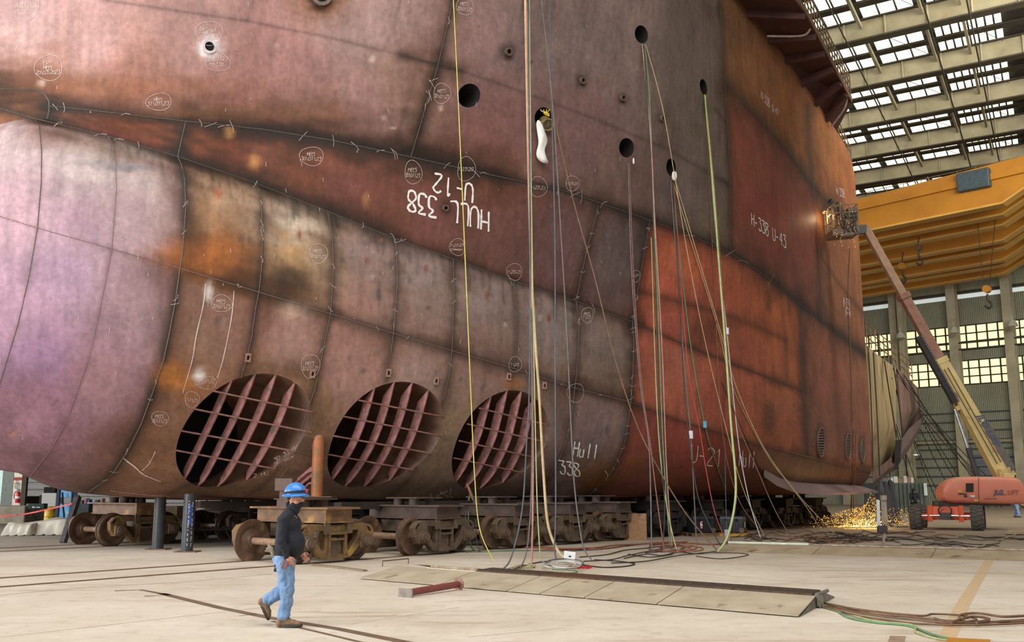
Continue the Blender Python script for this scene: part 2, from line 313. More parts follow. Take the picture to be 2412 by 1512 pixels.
# stains: px, py, rx, ry, colour, strength
SPOTS = [(755, -10, 75, 62, (120, 72, 22), .8), (755, 0, 30, 24, (40, 22, 12), .95), (493, 110, 26, 26, (235, 225, 225), 1.), (470, 600, 110, 40, (160, 88, 22), .7), (1400, 1115, 70, 34, (104, 64, 22), .55), (690, 880, 60, 20, (96, 62, 30), .5), (640, 870, 90, 26, (100, 68, 40), .5), (400, 880, 40, 26, (172, 104, 34), .7), (430, 905, 40, 14, (190, 116, 36), .7),
 (513, 457, 9, 14, (150, 74, 30), .9), (705, 553, 6, 14, (120, 58, 26), .9), (864, 614, 5, 12, (112, 52, 30), .9), (1004, 632, 5, 13, (112, 52, 30), .9), (1148, 697, 4, 13, (112, 52, 30), .9), (1293, 750, 4, 12, (112, 52, 30), .9), (718, 425, 6, 13, (110, 52, 28), .9), (600, 383, 14, 18, (190, 128, 60), .7), (862, 470, 8, 16, (150, 100, 50), .8), (540, 312, 12, 14, (188, 130, 66), .6),
 (892, 690, 6, 34, (70, 62, 62), .8), (300, 395, 60, 9, (92, 98, 104), .7), (230, 384, 60, 7, (120, 110, 110), .5), (1660, 790, 34, 46, (78, 46, 26), .6), (1812, 985, 16, 44, (74, 48, 24), .7), (1810, 700, 9, 36, (88, 56, 22), .7), (1560, 720, 60, 14, (120, 60, 36), .5), (1740, 760, 80, 16, (122, 60, 34), .5), (1893, 830, 12, 40, (60, 34, 22), .6),
 (1932, 1040, 12, 46, (44, 28, 20), .8), (1996, 1048, 9, 40, (46, 30, 22), .8), (2030, 1060, 9, 40, (44, 30, 22), .7), (1196, 122, 20, 22, (44, 34, 26), .85), (1370, 190, 15, 17, (54, 42, 34), .8), (1465, 231, 13, 15, (48, 38, 30), .8), (1557, 279, 9, 12, (60, 48, 38), .7), (1048, 490, 16, 16, (50, 32, 22), .8), (1272, 330, 34, 70, (84, 58, 52), .4),
 (490, 690, 9, 20, (225, 215, 205), .8), (470, 886, 14, 14, (235, 228, 222), .95), (690, 735, 38, 22, (190, 160, 140), .55), (1670, 1080, 60, 20, (140, 60, 36), .4), (1880, 1110, 40, 30, (120, 88, 60), .35), (560, 470, 50, 30, (170, 140, 110), .4), (1500, 560, 30, 30, (84, 70, 64), .4), (250, 205, 260, 26, (140, 84, 50), .55), (600, 262, 260, 24, (112, 70, 42), .5), (680, 660, 50, 34, (44, 28, 18), .7), (455, 560, 30, 60, (70, 40, 20), .6), (1210, 905, 26, 16, (150, 92, 40), .6), (750, 1000, 22, 30, (96, 72, 48), .5), (1700, 80, 30, 90, (104, 88, 66), .3), (1230, 1090, 60, 60, (96, 76, 62), .3), (1960, 480, 26, 26, (70, 40, 20), .6), (1730, 240, 20, 30, (90, 60, 34), .5)]
for (x_, y_) in [(486, 710), (448, 757), (431, 821), (453, 859), (518, 752), (508, 756), (566, 563), (588, 565), (805, 612), (921, 622), (825, 840), (886, 830), (856, 873), (965, 660), (1112, 820), (1085, 893), (1135, 915), (1142, 905), (1288, 1000), (1430, 1012), (1466, 1010), (797, 905), (1190, 760)]:
    SPOTS += [(x_, y_, 5, 10, (80, 72, 68), .75)]
_r = random.Random(4)
for _i in range(70):      # rain and cutting-water runs below the top edge of the foot
    k_ = _r.randrange(3, 10); t_ = _r.random(); x_ = CRE_[k_][0] * (1 - t_) + CRE_[k_ + 1][0] * t_; y_ = CRE_[k_][1] * (1 - t_) + CRE_[k_ + 1][1] * t_; l_ = _r.uniform(15, 75)
    LINES += [([(x_, y_ + 3), (x_ + 4 + _r.uniform(-3, 3), y_ + l_ * .5), (x_ + 5 + _r.uniform(-4, 4), y_ + l_)], 2.2, _r.uniform(.25, .55), 0, 0)]
LINES += [([(430, 284), (620, 300), (780, 325), (968, 364), (1100, 392)], 24, .8, 0, 0), ([(430, 366), (600, 421), (772, 487), (900, 540)], 20, .75, 46, .5), ([(1030, 160), (968, 370)], 18, .55, 0, 0), ([(0, 200), (100, 205), (130, 235)], 22, .6, 60, .6)]
for _i in range(60):      # small knocks, ground patches and weld burns
    x_, y_ = _r.uniform(20, 1480), _r.uniform(20, 1120); SPOTS += [(x_, y_, _r.uniform(3, 9), _r.uniform(3, 9), _r.choice([(96, 60, 34), (60, 46, 40), (196, 170, 156), (150, 96, 54)]), _r.uniform(.3, .7))]
SMEARS = [(1348, 1118, 1500, 1150), (1380, 1090, 1510, 1112)]
def seg_dist(px, py, line):
    best = np.full(px.shape, 1e9)
    for (x0, y0), (x1, y1) in zip(line[:-1], line[1:]):
        dx, dy = x1 - x0, y1 - y0; t = np.clip(((px - x0) * dx + (py - y0) * dy) / (dx * dx + dy * dy + 1e-9), 0, 1)
        best = np.minimum(best, np.hypot(px - x0 - t * dx, py - y0 - t * dy))
    return best
def above(line, px, py):
    l = np.array(sorted(line)); return py < np.interp(px, l[:, 0], l[:, 1])
def left(line, px, py):
    l = np.array(sorted(line, key=lambda p: p[1])); return px < np.interp(py, l[:, 1], l[:, 0])
FX, FY = project(GP)
low = np.zeros((NS, NR), bool); low[:, :NL] = True
fore = GS <= LOW['H'][0] + 1e-6
SA, SB, SC, SE, SG, SH, SP1, SP2 = [LOW[k][0] for k in ('A', 'B', 'C', 'E', 'G', 'H', 'P1', 'P2')]; SD, SF = 4.76, 8.88
def zone_of(px, py, s, row):
    z = np.full(px.shape, 'up', dtype=object)
    lo = row < NL - 1 + .5 * 0; fo = s <= SH
    bulb = fo & (row < NL - 1)
    z[bulb & (row >= TW - 1)] = 'btop'; z[bulb & (row < TW - 1)] = 'blow'; z[bulb & (s < SA)] = 'pink'
    rest = ~bulb
    sm = above(SEAM, px, py); lv = left(VL, px, py)
    z[rest & ~sm & fo] = 'band'; z[rest & sm & lv] = 'up'; 
    band_in = (row >= NL - 1) & (row < NL - 1 + NB) & (s < 12); z[band_in] = 'band'; z[(row >= NL - 1 + NB) & (s < 12)] = 'up'
    aft = rest & ~fo
    z[aft & ~sm] = 'org'; z[aft & ~sm & left(HB + STA['H'], px, py) & (py < 950)] = 'band'
    z[aft & ~sm & ~above(WELD2, px, py)] = 'olow'
    z[aft & ~sm & ~left(JL, px, py) & above(WELD2, px, py)] = 'rlow'
    r = aft & sm & ~lv
    z[r] = 'rmid'; z[r & above(RSE + [(1990, 520)], px, py)] = 'rup'; z[r & ~left(V2, px, py)] = 'rfar'
    return z
ROW = np.repeat(np.arange(NR)[None, :], NS, 0)
ZV = zone_of(FX, FY, GS, ROW)
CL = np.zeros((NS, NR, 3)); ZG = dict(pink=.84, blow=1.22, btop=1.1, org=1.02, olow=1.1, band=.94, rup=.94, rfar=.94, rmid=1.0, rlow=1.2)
wob = np.random.rand(NS // 8 + 3, NR // 8 + 3)
def lowfreq(k):
    w = np.random.rand(NS // k + 3, NR // k + 3); i = np.linspace(0, NS / k, NS); j = np.linspace(0, NR / k, NR)
    i0 = i.astype(int); j0 = j.astype(int); a = (i - i0)[:, None]; b = (j - j0)[None, :]
    return (w[np.ix_(i0, j0)] * (1 - a) * (1 - b) + w[np.ix_(i0 + 1, j0)] * a * (1 - b) + w[np.ix_(i0, j0 + 1)] * (1 - a) * b + w[np.ix_(i0 + 1, j0 + 1)] * a * b)
n1, n2, n3 = lowfreq(6), lowfreq(22), lowfreq(3)
for zname, pts in PAINT.items():
    mk = ZV == zname
    x, y = FX[mk] + 46 * (n2[mk] - .5), FY[mk] + 46 * (n1[mk] - .5); acc = np.zeros((x.size, 3)); ws = np.zeros(x.size)
    for (a, b, r, g, bl) in pts:
        w = 1 / ((x - a) ** 2 + (y - b) ** 2 + 900) ** 1.6; ws += w; acc += w[:, None] * np.array(lin((r, g, bl)))
    CL[mk] = acc / ws[:, None] * ZG.get(zname, 1.)
BURN = np.array(lin((30, 21, 16))); RUST = np.array(lin((124, 68, 26)))
def mixin(w, c):
    global CL
    w = np.clip(w, 0, 1)[..., None]; CL = CL * (1 - w) + c * w
for (ln, w, st_, hw, hs) in LINES:
    d = seg_dist(FX, FY, ln)
    if hw: mixin(.75 * hs * np.exp(-(d / (hw * (.5 + n2))) ** 1.5) * (.45 + .8 * n1), RUST)
for (ln, w, st_, hw, hs) in LINES:
    d = seg_dist(FX, FY, ln); ww = w * (.95 + 1.5 * n1)
    mixin(st_ * np.exp(-(d / ww) ** 1.3), BURN)
for (a, b, rx, ry, c, k) in SPOTS:
    d = np.hypot((FX - a) / rx, (FY - b) / ry) + .5 * (n3 - .5)
    mixin(k * np.exp(-np.clip(d, 0, None) ** 3), np.array(lin(c)))
for (x0, y0, x1, y1) in SMEARS:      # scaled rust patches low on the bilge
    inb = (FX > x0) & (FX < x1) & (FY > y0 - 10) & (FY < y1 + 8)
    mixin(inb * np.clip((n3 - .5) * 8, 0, 1) * np.clip((n1 - .3) * 4, 0, 1) * .8, np.array(lin((112, 66, 18))))
CL = np.clip((CL * .92 + CL.mean(-1, keepdims=True) * .08) * HULL_GAIN, 0, 1)
# ---- material that reads the paint attribute and breaks it up
def hull_material():
    m = bpy.data.materials.new('primed_rusty_plate'); m.use_nodes = True; nt = m.node_tree; N = nt.nodes; L = nt.links
    b = N['Principled BSDF']; b.inputs['Roughness'].default_value = .62; b.inputs['Specular IOR Level'].default_value = .35
    at = N.new('ShaderNodeAttribute'); at.attribute_name = 'paint'
    g = N.new('ShaderNodeNewGeometry')
    def noise(sc, det, mp=None, rough=.6):
        n = N.new('ShaderNodeTexNoise'); n.inputs['Scale'].default_value = sc; n.inputs['Detail'].default_value = det; n.inputs['Roughness'].default_value = rough
        if mp:
            k = N.new('ShaderNodeMapping'); k.inputs['Scale'].default_value = mp; k.inputs['Rotation'].default_value = (0, 0, -math.atan2(AX[1], AX[0]))
            L.new(g.outputs['Position'], k.inputs[0]); L.new(k.outputs[0], n.inputs['Vector'])
        else: L.new(g.outputs['Position'], n.inputs['Vector'])
        return n
    def ramp(n, a, b_, lo, hi):
        r = N.new('ShaderNodeMapRange'); r.inputs[1].default_value = a; r.inputs[2].default_value = b_; r.inputs[3].default_value = lo; r.inputs[4].default_value = hi
        L.new(n.outputs[0], r.inputs[0]); return r
    def mul(a, b_):
        x = N.new('ShaderNodeMath'); x.operation = 'MULTIPLY'; L.new(a.outputs[0], x.inputs[0]); L.new(b_.outputs[0], x.inputs[1]); return x
    def mix(fac, c1, c2col):
        x = N.new('ShaderNodeMix'); x.data_type = 'RGBA'; L.new(fac.outputs[0], x.inputs[0]); L.new(c1, x.inputs[6]); x.inputs[7].default_value = (*c2col, 1); return x.outputs[2]
    f = mul(ramp(noise(.9, 8), .3, .7, .78, 1.2), ramp(noise(7, 7), .3, .7, .82, 1.16))
    f = mul(f, ramp(noise(1., 6, (4.5, 4.5, .3)), .3, .7, .82, 1.14))
    f = mul(f, ramp(noise(60, 3), .2, .8, .86, 1.14))
    sc = N.new('ShaderNodeVectorMath'); sc.operation = 'SCALE'; L.new(at.outputs['Color'], sc.inputs[0]); L.new(f.outputs[0], sc.inputs[3])
    c = sc.outputs[0]
    c = mix(ramp(noise(2.6, 9, None, .75), .62, .72, 0, .45), c, lin((70, 46, 30)))
    c = mix(ramp(noise(1.4, 6, (9, 9, .5)), .68, .76, 0, .3), c, lin((214, 192, 178)))
    c = mix(ramp(noise(9, 2, (1, 1, .5)), .79, .81, 0, .6), c, lin((225, 215, 205)))
    L.new(c, b.inputs['Base Color'])
    bp = N.new('ShaderNodeBump'); bp.inputs['Strength'].default_value = .25; bp.inputs['Distance'].default_value = .03
    L.new(noise(.55, 3).outputs[0], bp.inputs['Height']); L.new(bp.outputs[0], b.inputs['Normal'])
    return m
HM = hull_material()
# ---- holes: three thruster tunnels (across the ship) and hand-cut manholes
rimpx = [[(436, 985), (413, 1050), (430, 1115), (505, 1143), (600, 1128), (690, 1070), (736, 1000), (728, 940), (690, 898), (620, 880), (540, 900)],
         [(800, 985), (775, 1062), (780, 1115), (828, 1150), (900, 1140), (980, 1100), (1035, 1040), (1045, 985), (1020, 925), (965, 902), (860, 925)],
         [(1100, 995), (1068, 1070), (1073, 1120), (1118, 1151), (1190, 1135), (1245, 1092), (1285, 1020), (1287, 975), (1262, 935), (1210, 923), (1150, 945)]]
TUN = []
for pts in rimpx:
    sz = []
    for p in pts:
        h = hull(*p); s_, q_ = SQ(h[0]); sz.append((s_, h[0].z))
    sz = np.array(sz); A = np.c_[2 * sz, np.ones(len(sz))]; sol = np.linalg.lstsq(A, (sz ** 2).sum(1), rcond=None)[0]
    TUN.append((sol[0], sol[1], math.sqrt(sol[2] + sol[0] ** 2 + sol[1] ** 2)))
print('TUNNELS', TUN)
RT = float(np.mean([t[2] for t in TUN])); TUN = [(t[0], t[1], RT) for t in TUN]
HOLES = []
for (x, y, ry) in [(1105, 225, 26), (1280, 277, 23), (1511, 81, 20), (1476, 348, 22), (1581, 394, 20), (1657, 205, 18)]:
    h = hull(x, y)[0]; s_, q_ = SQ(h); dist = (h - Vector(CAM)).length; HOLES.append((s_, h.z, ry * dist / F, x, y))
keep = np.ones((NS - 1, NR - 1), bool)
for (sc, zc, R) in TUN + [h[:3] for h in HOLES]:
    rad = np.hypot(GS - sc, GZ - zc); ins = (rad < R) & (GQ > -7 if R > 1 else GQ > -99) & (ROW > 12)
    c = ins[:-1, :-1].astype(int) + ins[1:, :-1] + ins[1:, 1:] + ins[:-1, 1:]
    keep &= ~(c == 4) if False else ~(c >= 3)
    used = np.zeros((NS, NR), bool); k = keep
    used[:-1, :-1] |= k; used[1:, :-1] |= k; used[1:, 1:] |= k; used[:-1, 1:] |= k
    near = (np.abs(rad - R) < .09 if R > 1 else np.abs(rad - R) < .07) & used
    nb = np.zeros_like(ins); dead = ~k; nb[:-1, :-1] |= dead; nb[1:, :-1] |= dead; nb[1:, 1:] |= dead; nb[:-1, 1:] |= dead
    for i, j in np.argwhere((near | (ins & used)) & nb):
        dx, dz = GS[i, j] - sc, GZ[i, j] - zc; r = math.hypot(dx, dz); h = hull_sz(sc + dx / r * R, zc + dz / r * R)
        if h is not None: GP[i, j] = h
# ---- plates
fx = (FX[:-1, :-1] + FX[1:, 1:]) / 2; fy = (FY[:-1, :-1] + FY[1:, 1:]) / 2; fs = (GS[:-1, :-1] + GS[1:, 1:]) / 2; fr = ROW[:-1, :-1]
zf = zone_of(fx, fy, fs, fr)
colno = np.searchsorted(np.array([SP1, SP2, SA, SB, SC, SD, SE, SF, SG, SH]), fs)
pid = zf.copy(); bulbm = np.isin(zf.astype(str), ['btop', 'blow', 'pink'])
upu = above(UPS + [(-100, -60)], fx, fy); lu1 = left(U1, fx, fy)
for i in range(11):
    mk = bulbm & (colno == i); top = fr >= TW - 1
    pid[mk & top] = 'bulb%dt' % i; pid[mk & ~top] = 'bulb%db' % i
bm_ = zf == 'band'; pid[bm_] = ['x%d' % v for v in (1 * (fs[bm_] > SA) + 1 * (fs[bm_] > SG))]
u_ = zf == 'up'; pid[u_] = ['u%d%d' % (a, b) for a, b in zip(upu[u_], lu1[u_])]
o_ = zf == 'org'; o1 = above(CRE2, fx, fy); o2 = above(O1 + [(1900, 820)], fx, fy); pid[o_] = ['o%d%d' % (a, b) for a, b in zip(o1[o_], o2[o_])]
def sheet(P, C, keep_, ids, name, parent, m):
    ns, nr = P.shape[:2]; idx = np.arange(ns * nr).reshape(ns, nr)
    quads = np.stack([idx[:-1, :-1], idx[1:, :-1], idx[1:, 1:], idx[:-1, 1:]], -1)
    off = np.array(parent['_o']); flat = P.reshape(-1, 3) - off; cf = C.reshape(-1, 3)
    for u in sorted(set(ids[keep_].tolist())):
        q = quads[keep_ & (ids == u)]
        if len(q) < 12: continue
        uv, inv = np.unique(q, return_inverse=True); inv = inv.reshape(-1)
        me = bpy.data.meshes.new(name); me.vertices.add(len(uv)); me.vertices.foreach_set('co', flat[uv].astype(np.float32).ravel())
        me.loops.add(len(inv)); me.loops.foreach_set('vertex_index', inv.astype(np.int32)); me.polygons.add(len(q))
        me.polygons.foreach_set('loop_start', np.arange(0, len(inv), 4, dtype=np.int32)); me.polygons.foreach_set('loop_total', np.full(len(q), 4, np.int32))
        me.polygons.foreach_set('use_smooth', np.ones(len(q), bool)); me.update(calc_edges=True); me.validate()
        at = me.color_attributes.new('paint', 'FLOAT_COLOR', 'POINT'); at.data.foreach_set('color', np.c_[cf[uv], np.ones(len(uv))].astype(np.float32).ravel())
        me.materials.append(m); o = bpy.data.objects.new(name, me); col.objects.link(o); o.parent = parent
sheet(GP, CL, keep, pid, 'hull_plate', ship, HM)
# ---- ship's fittings
DK = mat('dark_tunnel_steel', (74, 56, 50), (46, 34, 30), rough=.8, scale=2)
PINK = mat('pink_primed_bar', (176, 122, 118), (124, 82, 78), rough=.55, scale=5, spots=((110, 92, 84), 3, .6))
RODM = mat('brown_rod', (150, 104, 94), (100, 66, 58), rough=.6, scale=8)
BLK = mat('black_void', (12, 10, 10), (6, 5, 5), rough=.9)
BEAD = mat('weld_bead', (110, 96, 84), (36, 28, 24), rough=.5, scale=30, amt=.6)
BEAD2 = mat('primed_weld_bead', (150, 112, 112), (110, 80, 80), scale=20)
LUGM = mat('lug_steel', (176, 140, 124), (120, 86, 70), rough=.6, scale=10)
CHALK = mat('chalk_white', (226, 208, 202), (186, 160, 152), rough=.9, scale=40)
PAINTW = mat('white_brushed_paint', (240, 236, 232), (222, 214, 208), rough=.8, scale=20)
rods = [[((475, 265), (1545, 492)), ((285, 455), (1525, 703)), ((155, 685), (1385, 905)), ((105, 890), (1150, 1085))],
        [((408, 270), (1268, 437)), ((262, 435), (1245, 632)), ((150, 630), (1140, 806)), ((105, 820), (960, 975))],
        [((1630, 350), (2310, 517)), ((1508, 510), (2290, 690)), ((1425, 680), (2190, 850)), ((1375, 855), (2050, 1000))]]
for ti, (sc, zc, R) in enumerate(TUN):
    n = 72; ring = []
    for k in range(n):
        a = 2 * math.pi * k / n; ring.append(hull_sz(sc + R * math.cos(a), zc + R * math.sin(a)))
    lip = [p + Vector(NX) * -.9 for p in ring]; c0 = W(sc, 0, zc)
    def pull(p, f, q):    # towards the tunnel's axis, at depth q
        s_, q_ = SQ(p); return W(sc + (s_ - sc) * f, q, zc + (p.z - zc) * f)
    lip = [pull(p, .9, min(SQ(p)[1] - .75, SQ(ring[18])[1] - .3)) for p in ring]; deep = [pull(p, .86, -9) for p in ring]; end = [pull(p, .05, -9) for p in ring]
    mb = MB(); L_ = [ring, lip, deep, end]
    mb.add([p for l in L_ for p in l], [(j * n + k, j * n + (k + 1) % n, (j + 1) * n + (k + 1) % n, (j + 1) * n + k) for j in range(3) for k in range(n)])
    tun = mb.build('thruster_tunnel', mat('tunnel_throat', (122, 90, 74), (78, 54, 44), rough=.55, scale=1.5, spots=((92, 60, 36), 2, .55)), ship, smooth=50)
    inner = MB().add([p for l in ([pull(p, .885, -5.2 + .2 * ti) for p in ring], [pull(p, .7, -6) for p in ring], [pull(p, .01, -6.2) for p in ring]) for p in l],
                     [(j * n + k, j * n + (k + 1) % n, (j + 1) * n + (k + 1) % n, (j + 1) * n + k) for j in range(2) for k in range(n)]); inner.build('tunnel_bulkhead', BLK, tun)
    for f in (-.53, -.19, .15, .5):
        h = math.sqrt(1 - f * f) * R; pts = [hull_sz(sc + f * R, zc - h + 2 * h * k / 24) for k in range(25)]
        mb = MB(); th = Vector(AX) * .02; dv = []
        for k, p in enumerate(pts): dv.append(Vector(NX) * (-.34 * min(1, (k + .3) / 2.5, (24.3 - k) / 3.2)))
        v = []; 
        for p, d in zip(pts, dv): v += [p - th, p + th, p + th + d, p - th + d]
        fs = [(4 * i + j, 4 * i + (j + 1) % 4, 4 * i + 4 + (j + 1) % 4, 4 * i + 4 + j) for i in range(24) for j in range(4)] + [(3, 2, 1, 0), (96, 97, 98, 99)]
        mb.add(v, fs); mb.build('grille_bar', PINK, tun)
    ox, oy, k_ = ((390, 860, 4.4475), (750, 880, 4.307), (750, 880, 4.307))[ti]
    for (a, b) in rods[ti]:
        pts = []
        for i in range(17):
            t = i / 16; h = hull(ox + (a[0] + (b[0] - a[0]) * t) / k_, oy + (a[1] + (b[1] - a[1]) * t) / k_, .01)
            if h: pts.append(h[0])
        MB().tube(pts, .028, 6).build('grille_rod', RODM, tun, smooth=60)
for (sc, zc, R, x, y) in HOLES:
    n = 28; ring = [hull_sz(sc + R * math.cos(2 * math.pi * k / n), zc + R * math.sin(2 * math.pi * k / n)) for k in range(n)]
    back = [p - Vector(NX) * 1.2 for p in ring]
    MB().add(ring + back, [(k, (k + 1) % n, n + (k + 1) % n, n + k) for k in range(n)] + [tuple(range(n, 2 * n))]).build('manhole', BLK, ship)
def stub(px, py, ro, ri, ln, m, name='pipe_stub'):
    p, nn = hull(px, py, -.01); MB().lathe([(ro, 0), (ro, ln), (ri, ln), (ri, -.02)], p, nn, 20, caps=False).build(name, m, ship, smooth=40)
    MB().lathe([(ri * 1.02, .012), (0, .012)], p, nn, 16, caps=False).build('pipe_bore', BLK, ship)
STB = mat('pipe_stub_steel', (112, 92, 80), (70, 52, 44), rough=.5, scale=12)
for (x, y, r) in [(1196, 122, .13), (1370, 190, .12), (1465, 231, .12), (1557, 279, .12), (1048, 490, .1)]: stub(x, y, r, r * .6, .12, STB)
stub(493, 110, .19, .13, .08, mat('ground_bright_steel', (222, 214, 216), (170, 160, 164), rough=.4)); stub(757, -8, .3, .2, .2, STB)
for (x, y) in [(584, 842), (736, 880), (915, 878), (1027, 897), (1198, 887), (1282, 908)]:
    p, nn = hull(x, y, .02); t = Vector((0, 0, 1)); t = (t - nn * t.dot(nn)).normalized(); b = nn.cross(t); mb = MB(); M = Matrix((b, t, nn)).transposed()
    for dx, dy, wx, wy in ((-.055, 0, .04, .24), (.055, 0, .04, .24), (0, .09, .07, .06), (0, -.09, .07, .06)): mb.box(p + b * dx + t * dy, (wx, wy, .05), M)
    mb.build('lifting_lug', LUGM, ship)
    MB().box(p + nn * -.012, (.08, .13, .02), M).build('lug_hole', BLK, ship)
# weld beads
def hull_path(line, step=14, off=.0):
    out = []
    for (a, b) in zip(line[:-1], line[1:]):
        k = max(1, int(math.hypot(b[0] - a[0], b[1] - a[1]) / step))
        for i in range(k):
            h = hull(a[0] + (b[0] - a[0]) * i / k, a[1] + (b[1] - a[1]) * i / k, off)
            if h: out.append(h)
    h = hull(*line[-1], off)
    if h: out.append(h)
    return out
for ln, r in [(CRE[1:], .03), (WELD, .022), (SEAM, .03), (STA['A'], .03), (STA['B'][:10], .026), (STA['C'][:7], .024), (STA['D'][:-1], .022), (STA['E'][:5], .022), (STA['F'][:-1], .02), (STA['G'], .022), (STA['H'], .024), (STA['P1'][:8], .022), (STA['P2'], .022),
              (U1, .026), (RSE, .03), (JL, .03), (HB, .024), (GBd, .022), (ABd, .026), (PK, .04), (CRE2, .022), (WELD2, .024), (VL, .024), (V2, .024)]:
    pts = [p for p, _ in hull_path(ln, 18)]
    if len(pts) > 2: MB().tube(pts, r * (.45 if ln is STA['P1'] or ln is STA['P2'] or ln is WELD else .62), 5).build('weld_seam', BEAD2 if ln is STA['P1'] or ln is STA['P2'] or ln is WELD else BEAD, ship, smooth=70)
# ---- chalk and brush writing on the plates
GL = {'0': '06 02 11 31 42 46 37 17 06', '1': '11 20 27', '2': '01 10 30 41 42 07 47', '3': '00 40 22 43 46 37 17 06', '4': '30 04 44|30 37', '5': '40 00 03 33 44 46 37 07', '6': '40 13 05 17 37 46 44 33 05', '7': '00 40 17', '8': '23 01 10 30 41 23 05 17 37 46 44 23', '9': '43 12 01 10 30 41 37',
      '-': '04 34', '/': '48 0-', 'H': '00 07|40 47|03 43', 'U': '00 05 17 37 45 40', 'L': '00 07 47', 'l': '20 27', 'u': '03 06 17 36 33|33 37', 'M': '07 00 24 40 47', 'B': '00 07 37 46 44 33 03|00 30 41 42 33', 'S': '40 10 01 12 32 44 46 37 07', 'A': '07 20 47|14 34', 'D': '00 07 27 45 42 20 00', 'P': '07 00 30 41 43 34 04', 'T': '00 40|20 27', 'e': '04 44 33 13 04 06 17 37', 's': '33 13 04 15 35 46 37 07', 't': '20 26 37|03 43', 'W': '00 17 23 37 40', 'E': '40 00 07 47|03 33', 'w': '03 17 24 37 43', 'F': '07 00 40|03 33', 'I': '20 27', 'c': '43 13 04 06 17 47', 'o': '13 04 06 17 37 46 44 33 13', 'r': '03 07|04 13 33', 'm': '07 03|04 13 24 27|24 33 44 47', 'n': '07 03|04 13 33 44 47', 'i': '23 27|20 21'}
def strokes(txt, ox, oy, ux, uy, vx, vy, jit=.12):     # u: one letter advance, v: letter height (px)
    out = []
    for i, ch in enumerate(txt):
        if ch not in GL: continue
        for part in GL[ch].split('|'):
            pl = []
            for c in part.split():
                x = int(c[0]) / 4 * .72 + (random.random() - .5) * jit; y = (0 if c[1] == '-' else int(c[1])) / 7 + (random.random() - .5) * jit * .6
                pl.append((ox + (i + x) * ux + y * vx, oy + (i + x) * uy + y * vy))
            out.append(pl)
    return out
def ribbon(lines, w, name, m, off=.014, sm=4, stuff=False):
    mb = MB()
    for l in lines:
        l = [tuple(p)[:2] for p in smooth_path([(x, y, 0) for x, y in l], sm if len(l) > 2 else 8)]
        hs = [hull(x, y, off) for x, y in l]; hs = [h for h in hs if h]
        if len(hs) < 2: continue
        v = []
        for i, (p, nn) in enumerate(hs):
            t = (hs[min(i + 1, len(hs) - 1)][0] - hs[max(i - 1, 0)][0]).normalized(); sd = nn.cross(t); sd.normalize(); ww = w * (.7 + .6 * random.random())
            v += [p - sd * ww, p + sd * ww]
        mb.add(v, [(2 * i, 2 * i + 1, 2 * i + 3, 2 * i + 2) for i in range(len(hs) - 1)])
    if mb.v:
        o = mb.build(name, m, ship)
        if stuff: o['kind'] = 'stuff'
        return o
def ring_px(cx, cy, rx, ry, rot=0, gap=.3):
    a0 = random.random() * 6.28; out = []
    for k in range(25):
        a = a0 + (6.28 + gap) * k / 24; f = 1 + .05 * math.sin(3 * a + a0); x = rx * f * math.cos(a); y = ry * f * math.sin(a); out.append((cx + x * math.cos(rot) - y * math.sin(rot), cy + x * math.sin(rot) + y * math.cos(rot)))
    return out
# big brush lettering: the unit was built upside down
ribbon(strokes('HULL', 1150, 545, -24.5, -6.5, 1, -47, .05), .032, 'painted_lettering', PAINTW); ribbon(strokes('338', 1150 - 24.5 * 5, 545 - 6.5 * 5, -24.5, -6.5, 1, -47, .05), .032, 'painted_lettering', PAINTW)
ribbon(strokes('U-12', 1112, 478, -24.5, -7.5, 2, -42, .05), .03, 'painted_lettering', PAINTW)
ribbon(strokes('Hull', 1354, 1040, 15, 2, -5, 34, .05) , .024, 'painted_lettering', PAINTW)
ribbon(strokes('338', 1316, 1084, 17, 3, 3, 30, .05), .024, 'painted_lettering', PAINTW)
ribbon(strokes('U-21', 1630, 1046, 19, 4, -3, 40, .05), .02, 'painted_lettering', PAINTW)
ribbon(strokes('Hull', 1742, 1060, 10, 1, -2, 38, .05), .02, 'painted_lettering', PAINTW)
ribbon(strokes('H-338 U-43', 1769, 502, 8.3, 5.6, 1, 28, .05), .026, 'painted_lettering', PAINTW)
ribbon(strokes('H-338', 1792, 214, 4.2, 4.4, 0, 18, .05), .02, 'painted_lettering', CHALK); ribbon(strokes('U-47', 1818, 245, 4, 4, 0, 16, .05), .02, 'painted_lettering', CHALK)
ribbon(strokes('H-338', 1986, 700, 3, 1.6, 0, 22, .05), .018, 'painted_lettering', CHALK); ribbon(strokes('U-44', 1991, 726, 3, 1.6, 0, 16, .05), .018, 'painted_lettering', CHALK)
ribbon(strokes('H-338', 1968, 440, 4, 1.6, 2, 18, .05), .018, 'painted_lettering', CHALK)
ribbon(strokes('wel', 1038, 1150, 10, 0, -2, 14) + strokes('3-8-22', 1010, 1162, 9.5, 1, -2, 12), .012, 'chalk_lettering', CHALK)
